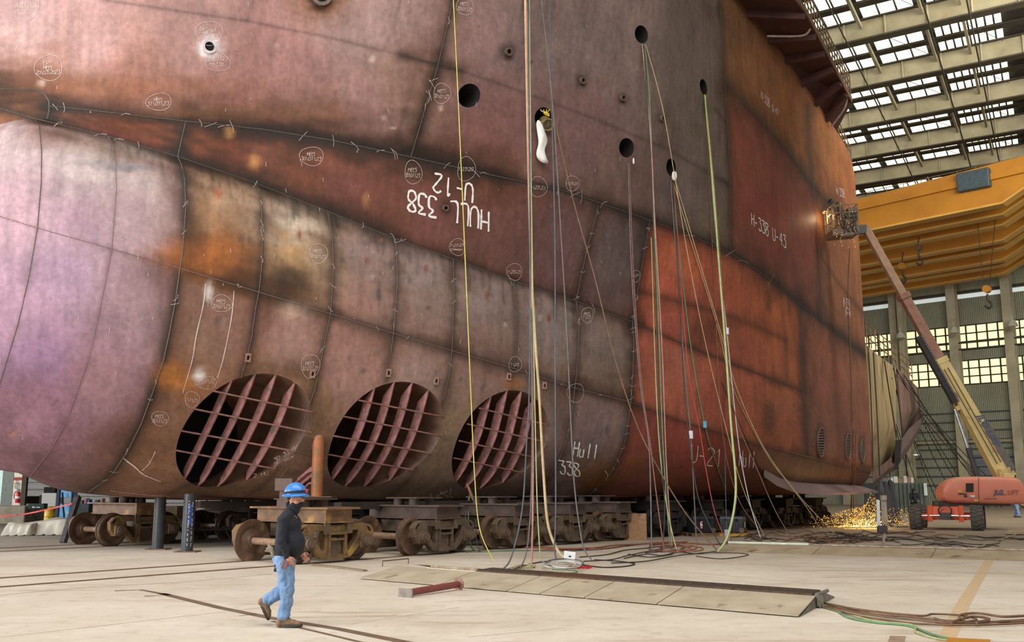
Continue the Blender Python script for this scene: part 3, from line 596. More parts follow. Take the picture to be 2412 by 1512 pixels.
# inspection notes: ringed dates
NOTES = [(66, 15, 25, 30, ['MBS', '20/3/23'], 9), (115, 160, 33, 30, ['FPT', 'MBS', '20/03/2023'], 9), (492, 78, 32, 28, ['DPTest', 'MBS', '20/3/23'], 8), (512, 146, 30, 22, ['30/01/23', 'H-338'], 8), (374, 240, 30, 20, ['MBS', '31/01/23'], 8), (734, 368, 28, 22, ['MBS', '30/01/23'], 8), (973, 406, 20, 28, ['MBS', '30/01/23'], 9), (1041, 220, 20, 24, ['MBS', '30/01/23'], 8),
         (1095, 14, 20, 22, ['MBS', '30/01/23'], 8), (1098, 398, 21, 29, ['1/23/23'], 8), (1268, 440, 20, 24, ['1/23/23'], 7), (1348, 432, 16, 18, ['1/23/23'], 6), (1077, 582, 18, 20, ['1/23/23', 'common'], 6), (1211, 640, 18, 20, ['1/23/23'], 7), (750, 597, 21, 23, ['MBS', '30/01/23'], 8), (522, 715, 24, 20, ['MBS', '30/01/23'], 9), (486, 901, 24, 15, ['30/01/22'], 9), (731, 862, 22, 28, ['MBS', '30/01/22'], 9),
         (452, 940, 17, 19, ['1/1/23'], 7), (377, 985, 20, 17, ['MBS', '30/1/23'], 8), (1383, 742, 14, 18, ['MBS', '1/23'], 6), (1213, 858, 15, 18, ['1/23'], 6), (1355, 925, 20, 22, [], 6), (1497, 650, 10, 14, ['1/23'], 5)]
for (x, y, rx, ry, tx, hgt) in NOTES:
    ls = [ring_px(x, y, rx, ry, random.uniform(-.2, .2))]
    for i, t in enumerate(tx):
        adv = min(hgt * .8, rx * 1.75 / max(1, len(t))); ls += strokes(t, x - adv * len(t) / 2, y + (i - len(tx) / 2) * hgt * 1.25 + 1, adv, random.uniform(-.6, .6), -1.5, hgt)
    ribbon(ls, .005, 'chalk_lettering', CHALK)
# chalk ticks across the seams and loose scratches
tick = []
def ticks(line, n, ln):
    l = []
    for i in range(n):
        k = random.choices(range(len(line) - 1), [math.hypot(line[j + 1][0] - line[j][0], line[j + 1][1] - line[j][1]) for j in range(len(line) - 1)])[0]; t = random.random(); a, b = line[k], line[k + 1]; x = a[0] + (b[0] - a[0]) * t; y = a[1] + (b[1] - a[1]) * t
        an = random.uniform(.3, 1.3) * random.choice((-1, 1)) + math.atan2(b[1] - a[1], b[0] - a[0]); q = ln * random.uniform(.5, 1.1)
        l.append([(x - math.cos(an) * q, y - math.sin(an) * q), (x + random.uniform(-3, 3), y + random.uniform(-3, 3)), (x + math.cos(an + .3) * q, y + math.sin(an + .3) * q)])
    return l
for ln, n, q in [(SEAM, 40, 20), (CRE, 18, 16), (U1, 10, 18), (STA['A'], 16, 13), (STA['B'][:8], 12, 12), (STA['C'][:6], 8, 12), (STA['D'][:5], 6, 10), (STA['E'][:4], 6, 10), (STA['H'], 26, 9), (HB, 14, 9), (GBd, 12, 9), (STA['G'][:7], 8, 8), (WELD, 20, 8)]:
    ribbon(ticks(ln, int(n * .6), q * .85), .0048, 'chalk_ticks', CHALK, stuff=True)
ls = []
for i in range(70):
    x, y = random.uniform(0, 1480), random.uniform(0, 1100); a = random.uniform(1.2, 1.9); q = random.uniform(3, 12); ls.append([(x, y), (x + q * math.cos(a), y + q * math.sin(a))])
ribbon(ls, .0055, 'chalk_ticks', CHALK, stuff=True)
for l_ in ([(484, 668), (478, 720), (462, 790), (452, 850), (430, 925)], [(551, 685), (546, 740), (535, 800), (524, 850), (512, 890)]): ribbon([l_], .012, 'chalk_line', CHALK)
for l_ in ([(366, 1062), (352, 1090), (334, 1108)], [(290, 1078), (320, 1100), (336, 1116), (380, 1134)], [(298, 1085), (345, 1122)], [(1425, 1108), (1432, 1120)], [(260, 1155), (330, 1163), (400, 1168)]): ribbon([l_], .012, 'chalk_line', CHALK)
ribbon(strokes('2F wow', 645, 1090, 8, -4, 1, 9) + strokes('90 33 HU', 645, 1078, 7, -4, 2, 9) + strokes('N2 HU', 588, 1118, 9, -2, 1, 8), .007, 'chalk_lettering', CHALK)
# ---- sea chest gratings in the bottom strake
for (x, y, rx, ry) in [(1932, 1042, 8, 34), (1996, 1052, 6, 30), (2030, 1062, 5, 26)]:
    ringp = [hull(x + rx * math.cos(a), y + ry * math.sin(a), .03) for a in np.linspace(0, 2 * math.pi, 25)]
    g = MB().tube([h[0] for h in ringp], .05, 6).build('sea_chest_grating', STB, ship)
    mb = MB()
    for k in range(11):
        t = -1 + 2 * (k + .5) / 11; c = rx * math.sqrt(1 - t * t); a, b = hull(x - c, y + ry * t, .02)[0], hull(x + c, y + ry * t, .02)[0]; mb.beam(a, b, .04, .07)
    mb.build('grating_slats', STB, g)
    dk = [hull(x + rx * math.cos(a), y + ry * math.sin(a), .008)[0] for a in np.linspace(0, 2 * math.pi, 24, endpoint=False)]; MB().add(dk, [tuple(range(24))]).build('grating_void', BLK, g)
# ---- bilge keel along the aft foot
top = [(1800, 1106), (1838, 1126), (1875, 1135), (1926, 1139), (2000, 1141), (2058, 1142)]; bot = [(1799, 1117), (1830, 1139), (1874, 1156), (1935, 1162), (2000, 1160), (2068, 1157)]
a = [hull(*p)[0] if hull(*p) else W(33.5, 3.2, 2.) for p in top]; b = []
for p, q in zip(bot, a): s_, z_ = at_q(*p, SQ(q)[1] + .75); b.append(W(s_, SQ(q)[1] + .75, z_))
k = len(a); MB().add(a + b + [p - Vector((0, 0, .09)) for p in b] + [p - Vector((0, 0, .35)) for p in a], [(j * k + i, j * k + i + 1, ((j + 1) % 4) * k + i + 1, ((j + 1) % 4) * k + i) for j in range(4) for i in range(k - 1)] + [(0, k, 2 * k, 3 * k), (k - 1, 2 * k - 1, 3 * k - 1, 4 * k - 1)]).build('bilge_keel', mat('greyish_pink_primer', (138, 116, 114), (104, 82, 76), scale=.7), ship)
# ---- overhanging deck with brackets and rail
inn = [(1740, 0), (1850, 135), (1971, 311)]; IN = []
for p in inn: s_, z_ = at_q(*p, 4.0); IN.append(W(s_, 3.95, z_))
IN = [W(17.5, 3.95, 22.9)] + IN
OUT = [W(19.5, 7.0, 22.4)] + [W(s, *at_s(px, py, s)) for px, py, s in ((1870, 0, 21.2), (1895, 30, 22.3), (2005, 243, 31.0))]
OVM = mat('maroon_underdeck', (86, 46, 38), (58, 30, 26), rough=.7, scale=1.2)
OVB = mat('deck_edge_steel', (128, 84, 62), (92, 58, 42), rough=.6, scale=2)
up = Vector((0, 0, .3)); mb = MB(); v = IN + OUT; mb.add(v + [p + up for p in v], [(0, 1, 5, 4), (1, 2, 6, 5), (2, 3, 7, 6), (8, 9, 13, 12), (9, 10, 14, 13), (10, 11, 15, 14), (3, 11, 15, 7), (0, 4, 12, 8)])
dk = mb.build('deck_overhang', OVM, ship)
MB().add([OUT[i] for i in range(4)] + [p + up for p in OUT] + [p + Vector(NX) * .06 for p in OUT] + [p + up + Vector(NX) * .06 for p in OUT], [(i, i + 1, i + 5, i + 4) for i in range(3)] + [(8 + i, 9 + i, 13 + i, 12 + i) for i in range(3)] + [(i, i + 1, 9 + i, 8 + i) for i in range(3)]).build('deck_edge', OVB, dk)
def lerp(a, b, t): return a * (1 - t) + b * t
def along(P, t):
    L = [(P[i + 1] - P[i]).length for i in range(len(P) - 1)]; d = t * sum(L)
    for i, l in enumerate(L):
        if d <= l or i == len(L) - 1: return lerp(P[i], P[i + 1], d / l)
        d -= l
for t in (.12, .27, .42, .55, .68, .8, .9):
    MB().beam(along(IN, t) - Vector((0, 0, .16)), along(OUT, t) - Vector((0, 0, .1)), .22, .34).build('overhang_bracket', OVM, dk)
for t in (.36, .93):
    p, q = along(IN, t), along(OUT, t); MB().tube(smooth_path([lerp(p, q, .15) - Vector((0, 0, .45)), lerp(p, q, .8) - Vector((0, 0, .42)), lerp(p, q, .97) - Vector((0, 0, .1))]), .05, 6).build('drain_pipe', mat('pale_pipe', (176, 160, 140), (130, 112, 96)), dk, smooth=60)
RAILM = mat('rail_steel', (150, 120, 84), (100, 78, 54), rough=.5, scale=3)
mb = MB(); OP = [p + up for p in OUT]
for k in range(23):
    p = along(OP, k / 22); mb.cyl(p, p + Vector((0, 0, 1.1)), .03, n=6)
for hgt in (.4, .75, 1.1): mb.tube([p + Vector((0, 0, hgt)) for p in OP], .028, 6)
mb.build('deck_rail', RAILM, dk)
mb = MB(); e0, e1 = W(31.8, 3.9, 19.7), W(33.9, 3.9, 18.4)
for k in range(6): p = lerp(e0, e1, k / 5); mb.cyl(p, p + Vector((0, 0, 1.1)), .03, n=6)
for hgt in (.4, .75, 1.1): mb.tube([e0 + Vector((0, 0, hgt)), e1 + Vector((0, 0, hgt))], .028, 6)
mb.build('stern_ladder_rail', RAILM, ship)
# ---- lower hull aft of the tall bow block
TANM = mat('tan_primed_plate', (176, 156, 112), (128, 106, 72), rough=.75, scale=.8, stretch=(2, 2, .25), spots=((84, 64, 40), .7, .6)); DKR = mat('weathered_maroon_plate', (128, 96, 84), (82, 62, 52), rough=.8, scale=.9, stretch=(2, 2, .3), spots=((66, 52, 44), .8, .5))
def plate(pts, q0, q1, nu, m, name, holes=()):   # pts: top-left.., two edges top & bottom in px, q varies left to right
    (t, b) = pts; mb = MB(); v = []; nv = 12
    for i in range(nu + 1):
        u = i / nu; xt = [lerp(Vector(t[0]), Vector(t[1]), u)]; 
        T = along([Vector((*p, 0)) for p in t], u); B = along([Vector((*p, 0)) for p in b], u)
        for j in range(nv + 1):
            w_ = j / nv; p = lerp(T, B, w_); q = q0 + (q1 - q0) * u - (.9 * max(0, w_ - .7) / .3 if True else 0); s_, z_ = at_q(p.x, p.y, q); v.append(W(s_, q, z_))
    mb.add(v, [(i * (nv + 1) + j, (i + 1) * (nv + 1) + j, (i + 1) * (nv + 1) + j + 1, i * (nv + 1) + j + 1) for i in range(nu) for j in range(nv)]); return mb.build(name, m, ship, smooth=60)
plate((((2038, 810), (2070, 838), (2110, 866)), ((2052, 1112), (2080, 1094), (2111, 1066))), 3.95, 3.7, 10, TANM, 'stern_plate')
plate((((2052, 1112), (2080, 1094), (2111, 1066)), ((2058, 1150), (2084, 1122), (2106, 1108))), 3.7, 3.5, 8, DKR, 'stern_bilge_plate')
plate((((2110, 866), (2135, 885), (2165, 916)), ((2124, 1036), (2140, 1010), (2170, 984))), 3.7, 3.2, 10, DKR, 'stern_plate')
plate((((2122, 1036), (2140, 1010), (2170, 984)), ((2118, 1092), (2140, 1062), (2168, 1012))), 3.4, 3.0, 8, mat('grey_primed_plate', (112, 92, 88), (74, 58, 54)), 'stern_plate')
plate((((2109, 1037), (2117, 1036), (2124, 1035)), ((2106, 1108), (2113, 1100), (2120, 1090))), 3.72, 3.5, 4, BLK, 'stern_recess')
# rail and gangway on the low aft deck
mb = MB(); D0, D1, D2 = [W(*(lambda s_, z_: (s_, 3.4, z_))(*at_q(*p, 3.4))) for p in ((2042, 812), (2110, 868), (2150, 905))]
for k in range(12): p = along([D0, D1, D2], k / 11); mb.cyl(p, p + Vector((0, 0, 1.25)), .03, n=5)
for hgt in (.45, .85, 1.25): mb.tube([p + Vector((0, 0, hgt)) for p in (D0, D1, D2)], .03, 5)
mb.build('aft_deck_rail', RAILM, ship)
# bottom and far side close the body so that no daylight comes through it
pts = [W(6, -12, 1.42), W(34, -4, 1.5), W(34, -14, 1.5), W(6, -14, 1.42)]
MB().add([W(3, -5.5, 1.44), W(34, 2, 1.5), W(44, -1, 2.2), W(44, -14, 2.2), W(6, -16, 1.44), W(3, -12, 1.44)] + [W(44, -1, 9), W(44, -14, 9), W(6, -16, 24), W(3, -12, 24), W(34, 2, 9), W(34, 2, 18), W(34, -14, 18)], [(0, 1, 2, 3, 4, 5), (4, 3, 7, 12, 8), (5, 4, 8, 9), (1, 2, 6, 10), (10, 6, 7, 12, 11)]).build('far_side_shell', OVM, ship)
# ================================================================== THE HALL
def plane_pt(px, py, P0, D):       # where a sight line meets the upright plane through P0 along D
    d = Vector(ray(px, py)); n = Vector((D[1], -D[0], 0)); c = Vector(CAM); t = (V3(P0) - c).dot(n) / d.dot(n); return c + d * t
# floor: worn concrete with tracks, joints and stains
fm = bpy.data.materials.new('worn_concrete'); fm.use_nodes = True
def floor_nodes(m):
    nt = m.node_tree; N = nt.nodes; L = nt.links; b = N['Principled BSDF']; b.inputs['Roughness'].default_value = .78; b.inputs['Specular IOR Level'].default_value = .3
    g = N.new('ShaderNodeNewGeometry')
    def noise(sc, det, st=(1, 1, 1), ro=.65, rot=0.):
        n = N.new('ShaderNodeTexNoise'); n.inputs['Scale'].default_value = sc; n.inputs['Detail'].default_value = det; n.inputs['Roughness'].default_value = ro
        k = N.new('ShaderNodeMapping'); k.inputs['Scale'].default_value = st; k.inputs['Rotation'].default_value = (0, 0, rot); L.new(g.outputs['Position'], k.inputs[0]); L.new(k.outputs[0], n.inputs['Vector']); return n
    def rng(n, a, b_, lo, hi):
        r = N.new('ShaderNodeMapRange'); r.inputs[1].default_value = a; r.inputs[2].default_value = b_; r.inputs[3].default_value = lo; r.inputs[4].default_value = hi; L.new(n.outputs[0], r.inputs[0]); return r
    def mix(fac, c1, c2):
        x = N.new('ShaderNodeMix'); x.data_type = 'RGBA'; L.new(fac.outputs[0], x.inputs[0])
        if isinstance(c1, tuple): x.inputs[6].default_value = (*c1, 1)
        else: L.new(c1, x.inputs[6])
        x.inputs[7].default_value = (*c2, 1); return x.outputs[2]
    c = mix(rng(noise(.35, 8), .35, .65, 0, 1), lin((212, 201, 184)), lin((193, 179, 159)))
    c = mix(rng(noise(3.2, 8, (1, 1, 1), .7), .52, .72, 0, .5), c, lin((160, 138, 112)))
    c = mix(rng(noise(1.2, 7, (.25, 1.6, 1), .6, .25), .57, .7, 0, .55), c, lin((142, 116, 88)))
    c = mix(rng(noise(9, 4, (.3, 1, 1), .6, -.2), .66, .74, 0, .45), c, lin((116, 92, 66)))
    c = mix(rng(noise(45, 3), .62, .7, 0, .3), c, lin((120, 104, 86)))
    # the floor colour gets darker towards the far end of the bay
    s = N.new('ShaderNodeSeparateXYZ'); L.new(g.outputs['Position'], s.inputs[0])
    r = N.new('ShaderNodeMapRange'); r.inputs[1].default_value = 22; r.inputs[2].default_value = 42; r.inputs[3].default_value = 0; r.inputs[4].default_value = .72; 
    dt = N.new('ShaderNodeVectorMath'); dt.operation = 'DOT_PRODUCT'; L.new(g.outputs['Position'], dt.inputs[0]); dt.inputs[1].default_value = (.42, .9, 0); L.new(dt.outputs['Value'], r.inputs[0])
    c = mix(r, c, lin((112, 92, 70)))
    d2 = N.new('ShaderNodeVectorMath'); d2.operation = 'DOT_PRODUCT'; L.new(g.outputs['Position'], d2.inputs[0]); d2.inputs[1].default_value = tuple(NX)  # shade under the hull, painted as a dark area of the floor colour
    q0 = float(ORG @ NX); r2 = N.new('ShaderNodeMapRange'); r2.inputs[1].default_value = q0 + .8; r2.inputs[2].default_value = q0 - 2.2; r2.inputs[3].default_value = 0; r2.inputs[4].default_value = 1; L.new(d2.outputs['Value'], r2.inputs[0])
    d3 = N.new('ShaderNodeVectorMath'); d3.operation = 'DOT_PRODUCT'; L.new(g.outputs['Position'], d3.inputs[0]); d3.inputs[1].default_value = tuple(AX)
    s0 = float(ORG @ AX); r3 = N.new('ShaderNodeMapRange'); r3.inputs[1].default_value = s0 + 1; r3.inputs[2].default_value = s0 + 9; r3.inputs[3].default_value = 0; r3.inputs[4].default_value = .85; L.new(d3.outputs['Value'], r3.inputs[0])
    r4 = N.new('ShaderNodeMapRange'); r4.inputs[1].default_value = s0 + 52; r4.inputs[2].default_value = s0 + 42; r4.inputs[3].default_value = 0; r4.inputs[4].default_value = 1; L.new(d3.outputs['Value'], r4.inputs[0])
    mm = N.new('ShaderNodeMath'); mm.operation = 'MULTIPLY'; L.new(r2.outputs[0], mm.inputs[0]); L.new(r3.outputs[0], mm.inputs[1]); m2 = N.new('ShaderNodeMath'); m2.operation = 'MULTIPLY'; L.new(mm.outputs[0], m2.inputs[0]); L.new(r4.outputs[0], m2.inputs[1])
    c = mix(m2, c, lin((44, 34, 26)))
    L.new(c, b.inputs['Base Color'])
    bp = N.new('ShaderNodeBump'); bp.inputs['Strength'].default_value = .2; bp.inputs['Distance'].default_value = .01; L.new(noise(14, 6).outputs[0], bp.inputs['Height']); L.new(bp.outputs[0], b.inputs['Normal'])
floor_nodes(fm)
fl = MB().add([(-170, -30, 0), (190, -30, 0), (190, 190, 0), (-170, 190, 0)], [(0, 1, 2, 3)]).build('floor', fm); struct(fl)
# rails let into the floor, and floor joints
RAIL = mat('rusty_rail', (138, 106, 70), (88, 62, 40), rough=.6, scale=4); GROOVE = mat('floor_groove', (122, 98, 72), (92, 70, 50), rough=.9, scale=3)
for q in (-.22, 1.62, -8.75, -10.45):
    g = thing('floor_rail', {-.22: 'inner crane-yard rail under the front row of rail trucks', 1.62: 'outer rail set in the concrete under the front row of rail trucks', -8.75: 'near rail of the back track behind the black posts', -10.45: 'far rail of the back track behind the black posts'}[q], 'rail', W(10, q, 0), 'rails set in the floor')
    MB().beam(W(-40, q, .004), W(60, q, .004), .11, .012).build('rail_head', RAIL, g)
    MB().beam(W(-40, q + .09, .002), W(60, q + .09, .002), .055, .005).build('flange_groove', GROOVE, g); MB().beam(W(-40, q - .09, .002), W(60, q - .09, .002), .04, .005).build('flange_groove', GROOVE, g)
def ribbon_floor(pts, w, name, m, label, cat, z=.003, group=None):
    P = [at_z(*p) for p in pts]; mb = MB()
    v = []
    for i, p in enumerate(P):
        t = (P[min(i + 1, len(P) - 1)] - P[max(i - 1, 0)]).normalized(); sd = Vector((t.y, -t.x, 0)); v += [p - sd * w / 2 + Vector((0, 0, z)), p + sd * w / 2 + Vector((0, 0, z))]
    mb.add(v, [(2 * i, 2 * i + 1, 2 * i + 3, 2 * i + 2) for i in range(len(P) - 1)]); o = mb.build(name, m); return struct(o)
ribbon_floor([(380, 1398), (520, 1432), (640, 1456), (800, 1482), (940, 1510), (1010, 1524)], .16, 'floor_joint', GROOVE, '', '')
ribbon_floor([(640, 1463), (780, 1496), (880, 1520)], .07, 'floor_joint', GROOVE, '', '')
ribbon_floor([(270, 1392), (330, 1389), (400, 1402), (340, 1404)], .1, 'floor_joint', GROOVE, '', '')
ribbon_floor([(562, 1451), (605, 1446)], .02, 'floor_joint', GROOVE, '', ''); ribbon_floor([(0, 1402), (200, 1384), (420, 1372), (640, 1352)], .02, 'floor_joint', GROOVE, '', '')
ribbon_floor([(1740, 1328), (2412, 1354)], .02, 'floor_joint', GROOVE, '', '', .002)
ribbon_floor([(2225, 1512), (2270, 1420), (2330, 1320)], .2, 'floor_marking', mat('worn_orange_line', (202, 172, 128), (184, 160, 130), rough=.8, scale=6), '', '', .002)
for a, b in (((0, 1500), (480, 1446)), ((480, 1446), (700, 1420)), ((820, 1470), (1080, 1430)), ((1100, 1500), (1330, 1478)), ((1540, 1340), (2030, 1385))): ribbon_floor([a, b], .05, 'floor_marking', mat('pale_scrape', (226, 214, 192), (208, 192, 168), scale=5), '', '', .0025)
# ---- roof
VA = Vector((.558, 1, 0)).normalized(); VB = Vector((1, -.638, 0)).normalized(); ZR = 31.2; ZB = 29.8
def ab(p): # coordinates along VA, VB
    det = VA.x * VB.y - VA.y * VB.x; return (p.x * VB.y - p.y * VB.x) / det, (VA.x * p.y - VA.y * p.x) / det
def AB(a, b, z): p = VA * a + VB * b; return Vector((p.x, p.y, z))
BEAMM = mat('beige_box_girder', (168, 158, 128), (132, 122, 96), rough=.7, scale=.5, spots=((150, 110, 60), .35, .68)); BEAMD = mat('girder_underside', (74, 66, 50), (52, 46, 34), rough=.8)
ROOFM = mat('dark_roof_sheet', (56, 49, 38), (38, 33, 25), rough=.9, scale=4, stretch=(1, 1, 1)); PURL = mat('purlin_steel', (64, 56, 42), (46, 40, 30), rough=.8)
SKY = mat('skylight_panel', (255, 252, 236), (250, 246, 222), emit=(255, 252, 232), es=1.9, scale=3); SKYY = mat('yellowed_skylight_panel', (240, 214, 90), (226, 196, 70), emit=(236, 206, 84), es=1.0, scale=3)
dk_ = [57.1, 64.3, 71.6, 78.8, 86, 93.2]; u_ = (2176 - 1206) / F
aB = [ab(Vector((u_ * d, d, 0)))[0] for d in dk_]; stp = (aB[5] - aB[0]) / 5; a0 = aB[0]
bedge = [ab(at_z(x, y, ZR))[1] for x, y in ((1938, 118), (2040, 105), (2052, 92), (2172, 72), (2196, 62), (2374, 80))]
struct(MB().add([AB(a0 - 9 * stp, -90, ZR + .35), AB(a0 + 9 * stp, -90, ZR + .35), AB(a0 + 9 * stp, 70, ZR + .35), AB(a0 - 9 * stp, 70, ZR + .35)], [(0, 1, 2, 3)]).build('ceiling', ROOFM))
wn = 0
for k in range(-2, 8):
    a = a0 + k * stp
    g = MB(); p0, p1 = AB(a, -45, ZB + .7), AB(a, 45, ZB + .7); g.beam(p0, p1, .1, 1.35)
    for j in range(36): g.beam(AB(a - .1, -45 + 2.5 * j, ZB + .05), AB(a - .1, -45 + 2.5 * j, ZB + 1.35), .12, .12, up=(0, 1, 0))
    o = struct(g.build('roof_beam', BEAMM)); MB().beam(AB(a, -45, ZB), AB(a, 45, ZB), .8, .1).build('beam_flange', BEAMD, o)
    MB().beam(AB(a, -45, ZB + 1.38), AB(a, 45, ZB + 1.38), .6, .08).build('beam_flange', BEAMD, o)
    # struts across the bay
    for b in (bedge[1] + .3, bedge[3] + .4, bedge[4] + 1.9):
        struct(MB().beam(AB(a + .2, b, ZB + .7), AB(a + stp - .2, b, ZB + .9), .16, .3).build('roof_strut', BEAMM))
    # purlins and translucent panels
    pl = MB()
    for j in range(3): pl.beam(AB(a + stp * (j + .14) / 3, -45, ZR), AB(a + stp * (j + .14) / 3, 45, ZR), .7, .1)
    struct(pl.build('roof_purlins', PURL))
    per = bedge[2] - bedge[0]
    groups = [(bedge[0] - per * i, bedge[1] - per * i, 3) for i in (3, 2, 1, 0)] + [(bedge[2], bedge[3], 3), (bedge[4], bedge[5] - .2, 8), (bedge[5] + .9, bedge[5] + 4.4, 6)]
    for gi, (b0, b1, nc) in enumerate(groups):
        if gi == 6: continue
        mb = MB(); wd = (b1 - b0) / nc
        for c in range(nc):
            for r in range(3):
                x0, x1 = a + stp * (r + .34) / 3, a + stp * (r + .98) / 3; y0, y1 = b0 + c * wd + .06, b0 + (c + 1) * wd - .06
                mb.add([AB(x0, y0, ZR + .06), AB(x1, y0, ZR + .06), AB(x1, y1, ZR + .06), AB(x0, y1, ZR + .06)], [(0, 1, 2, 3)])
        wn += 1; o = mb.build('window_%d' % wn, SKY); struct(o)
# sprinkler pipes and brace rods under the roof
mb = MB()
for b in (bedge[3] + .8, bedge[4] + 2.4, bedge[1] - .5): mb.cyl(AB(a0 - 2 * stp, b, ZB - .25), AB(a0 + 8 * stp, b, ZB - .25), .05, n=6)
struct(mb.build('trim_1', PURL))
for k in range(-1, 7):
    for b in (bedge[2], bedge[4] + .5): struct(MB().cyl(AB(a0 + k * stp + .4, b, ZR - .3), AB(a0 + (k + 1) * stp - .4, b + 3.4, ZR - .3), .025, n=4).build('roof_brace', PURL))
# ---- far wall
WD = Vector((.73, -.683, 0)).normalized(); WN = Vector((-.683, -.73, 0)); WP = at_y(2200, 1150, 105)
def wall(px, py, off=0.): p = plane_pt(px, py, WP + WN * off, WD); return p
def wr(p): return (p - WP).dot(WD)
def wpt(r, z, off=0.): p = WP + WD * r + WN * off; return Vector((p.x, p.y, z))
WM = mat('ribbed_wall_sheet', (166, 166, 142), (140, 140, 120), rough=.7, scale=.3)
nt = WM.node_tree; wv = nt.nodes.new('ShaderNodeTexWave'); wv.inputs['Scale'].default_value = 1.7; wv.bands_direction = 'X'; mpn = nt.nodes.new('ShaderNodeMapping'); mpn.inputs['Rotation'].default_value = (0, 0, math.atan2(.683, .73))
nt.links.new(nt.nodes['Texture Coordinate'].outputs['Object'], mpn.inputs[0]); nt.links.new(mpn.outputs[0], wv.inputs[0]); bpn = nt.nodes.new('ShaderNodeBump'); bpn.inputs['Distance'].default_value = .08; nt.links.new(wv.outputs[1], bpn.inputs['Height']); nt.links.new(bpn.outputs[0], nt.nodes['Principled BSDF'].inputs['Normal'])
def zz(px, py): return wall(px, py).z
R0, R1 = -26, 34
bands = [zz(2200, 911), zz(2200, 856), zz(2200, 831), zz(2200, 775), zz(2200, 712), zz(2200, 702)]
wb_ = MB()
def wbox(mb, r0, r1, z0, z1, o0=0., o1=.12): mb.hexa([wpt(r0, z0, o0), wpt(r1, z0, o0), wpt(r1, z0, o1), wpt(r0, z0, o1), wpt(r0, z1, o0), wpt(r1, z1, o0), wpt(r1, z1, o1), wpt(r0, z1, o1)]); return mb
zs = [0, bands[0], bands[1], bands[2], bands[3], bands[4], bands[5], ZR + 1]
for i in (0, 2, 4, 6): wbox(wb_, R0, R1, zs[i], zs[i + 1])
struct(wb_.build('wall_back', WM))
WIN = mat('yellowed_window_pane', (250, 244, 200), (240, 230, 176), emit=(250, 240, 184), es=1.0, scale=.6); WINB = mat('milky_strip_panel', (220, 228, 224), (196, 206, 204), emit=(206, 216, 214), es=.62, scale=1.2); MUL = mat('window_bar', (64, 58, 40), (46, 42, 30), rough=.7)
for i, (z0, z1, m, rows) in enumerate(((zs[1], zs[2], WIN, 3), (zs[3], zs[4], WIN, 3), (zs[5], zs[5] + (zs[4] - zs[3]) * .5, WINB, 1))):
    wn += 1
    w_ = struct(wbox(MB(), R0, R1, z0, z1, .03, .06).build('window_%d' % wn, m)); mb = MB(); step = 1.05 if rows == 3 else .5
    if rows == 3:
        for k in range(int((R1 - R0) / step)): wbox(mb, R0 + k * step, R0 + k * step + .13, z0, z1, .06, .2)
        for j in range(rows + 1): wbox(mb, R0, R1, z0 + (z1 - z0) * j / rows - .06, z0 + (z1 - z0) * j / rows + .06, .06, .2)
    else: wbox(mb, R0, R1, z0 + .55, z0 + .8, .06, .3)
    mb.build('window_bars', MUL, w_)
girt = mat('blue_grey_girt', (82, 88, 86), (62, 66, 64), rough=.7)
for i in range(9):
    z = zz(2214, 975 + 21 * i) ; struct(wbox(MB(), R0, R1, z - .06, z + .06, .12, .3).build('wall_girt', girt))
for z in (zz(2200, 815), zz(2200, 830)): struct(wbox(MB(), R0, R1, z - .08, z + .08, .12, .4).build('wall_girt', mat('dark_girt', (70, 64, 48), (50, 46, 34))))
struct(wbox(MB(), R0, R1, zz(2200, 1046), zz(2200, 1040), .2, .6).build('wall_girt', BEAMM))
COLM = mat('grey_beige_column', (186, 176, 148), (146, 138, 114), rough=.7, scale=.5)
for (x, w_, off) in ((2122, .75, 1.2), (2146, .55, 2.), (2262, .9, 1.2), (2394, .9, 1.2), (2526, .9, 1.2), (1990, .9, 1.2)):
    r = wr(wall(x, 900)); mb = MB(); c = .0
    for (a, b, o0, o1) in ((-w_ / 2, w_ / 2, off - .15, off), (-w_ / 2, w_ / 2, off - 1., off - .85), (-.1, .1, off - .9, off - .1)): wbox(mb, r + a, r + b, 0, 24, o0, o1)
    struct(mb.build('column', COLM))
def wall_lamp(px, py, label, big=1.):
    p = wall(px, py, 2.9); t = thing('dome_lamp', label, 'lamp', p, 'dome lamps on the far columns'); MB().lathe([(.06, .9), (.08, .5), (.42 * big, .1), (.5 * big, -.25), (.02, -.3)], p, (0, 0, 1), 16).build('lamp_shade', mat('lamp_metal', (196, 194, 176), (150, 146, 130), rough=.35), t, smooth=40)
    MB().beam(p + Vector((0, 0, .6)), wpt(wr(p), p.z + .6, 2.05), .1, .1).build('lamp_arm', COLM, t); return t
wall_lamp(2121, 791, 'dome lamp on the far column nearest the ship stern'); wall_lamp(2247, 779, 'dome lamp on the far column behind the upper lift boom'); wall_lamp(2385, 763, 'dome lamp on the far column at the edge of view')
p = wall(2158, 1064, 4.); t = thing('bay_lamp', 'lit bell-shaped work lamp hanging between ship stern and lift', 'lamp', p); MB().lathe([(.08, .75), (.14, .4), (.42, 0), (.46, -.3)], p, (0, 0, 1), 18, caps=False).build('lamp_shade', mat('lamp_grey', (150, 146, 130), (110, 106, 92)), t, smooth=40); MB().ball(p + Vector((0, 0, -.18)), .36, sc=(1, 1, .5)).build('lamp_glow', mat('lamp_glow', (255, 250, 230), emit=(255, 246, 220), es=3), t, smooth=60); MB().cyl(p + Vector((0, 0, .7)), p + Vector((0, 0, 3.4)), .04, n=6).build('lamp_stem', COLM, t); MB().beam(p + Vector((0, 0, 3.4)), wpt(wr(p), p.z + 3.4, 2.1), .15, .15).build('lamp_arm', COLM, t)
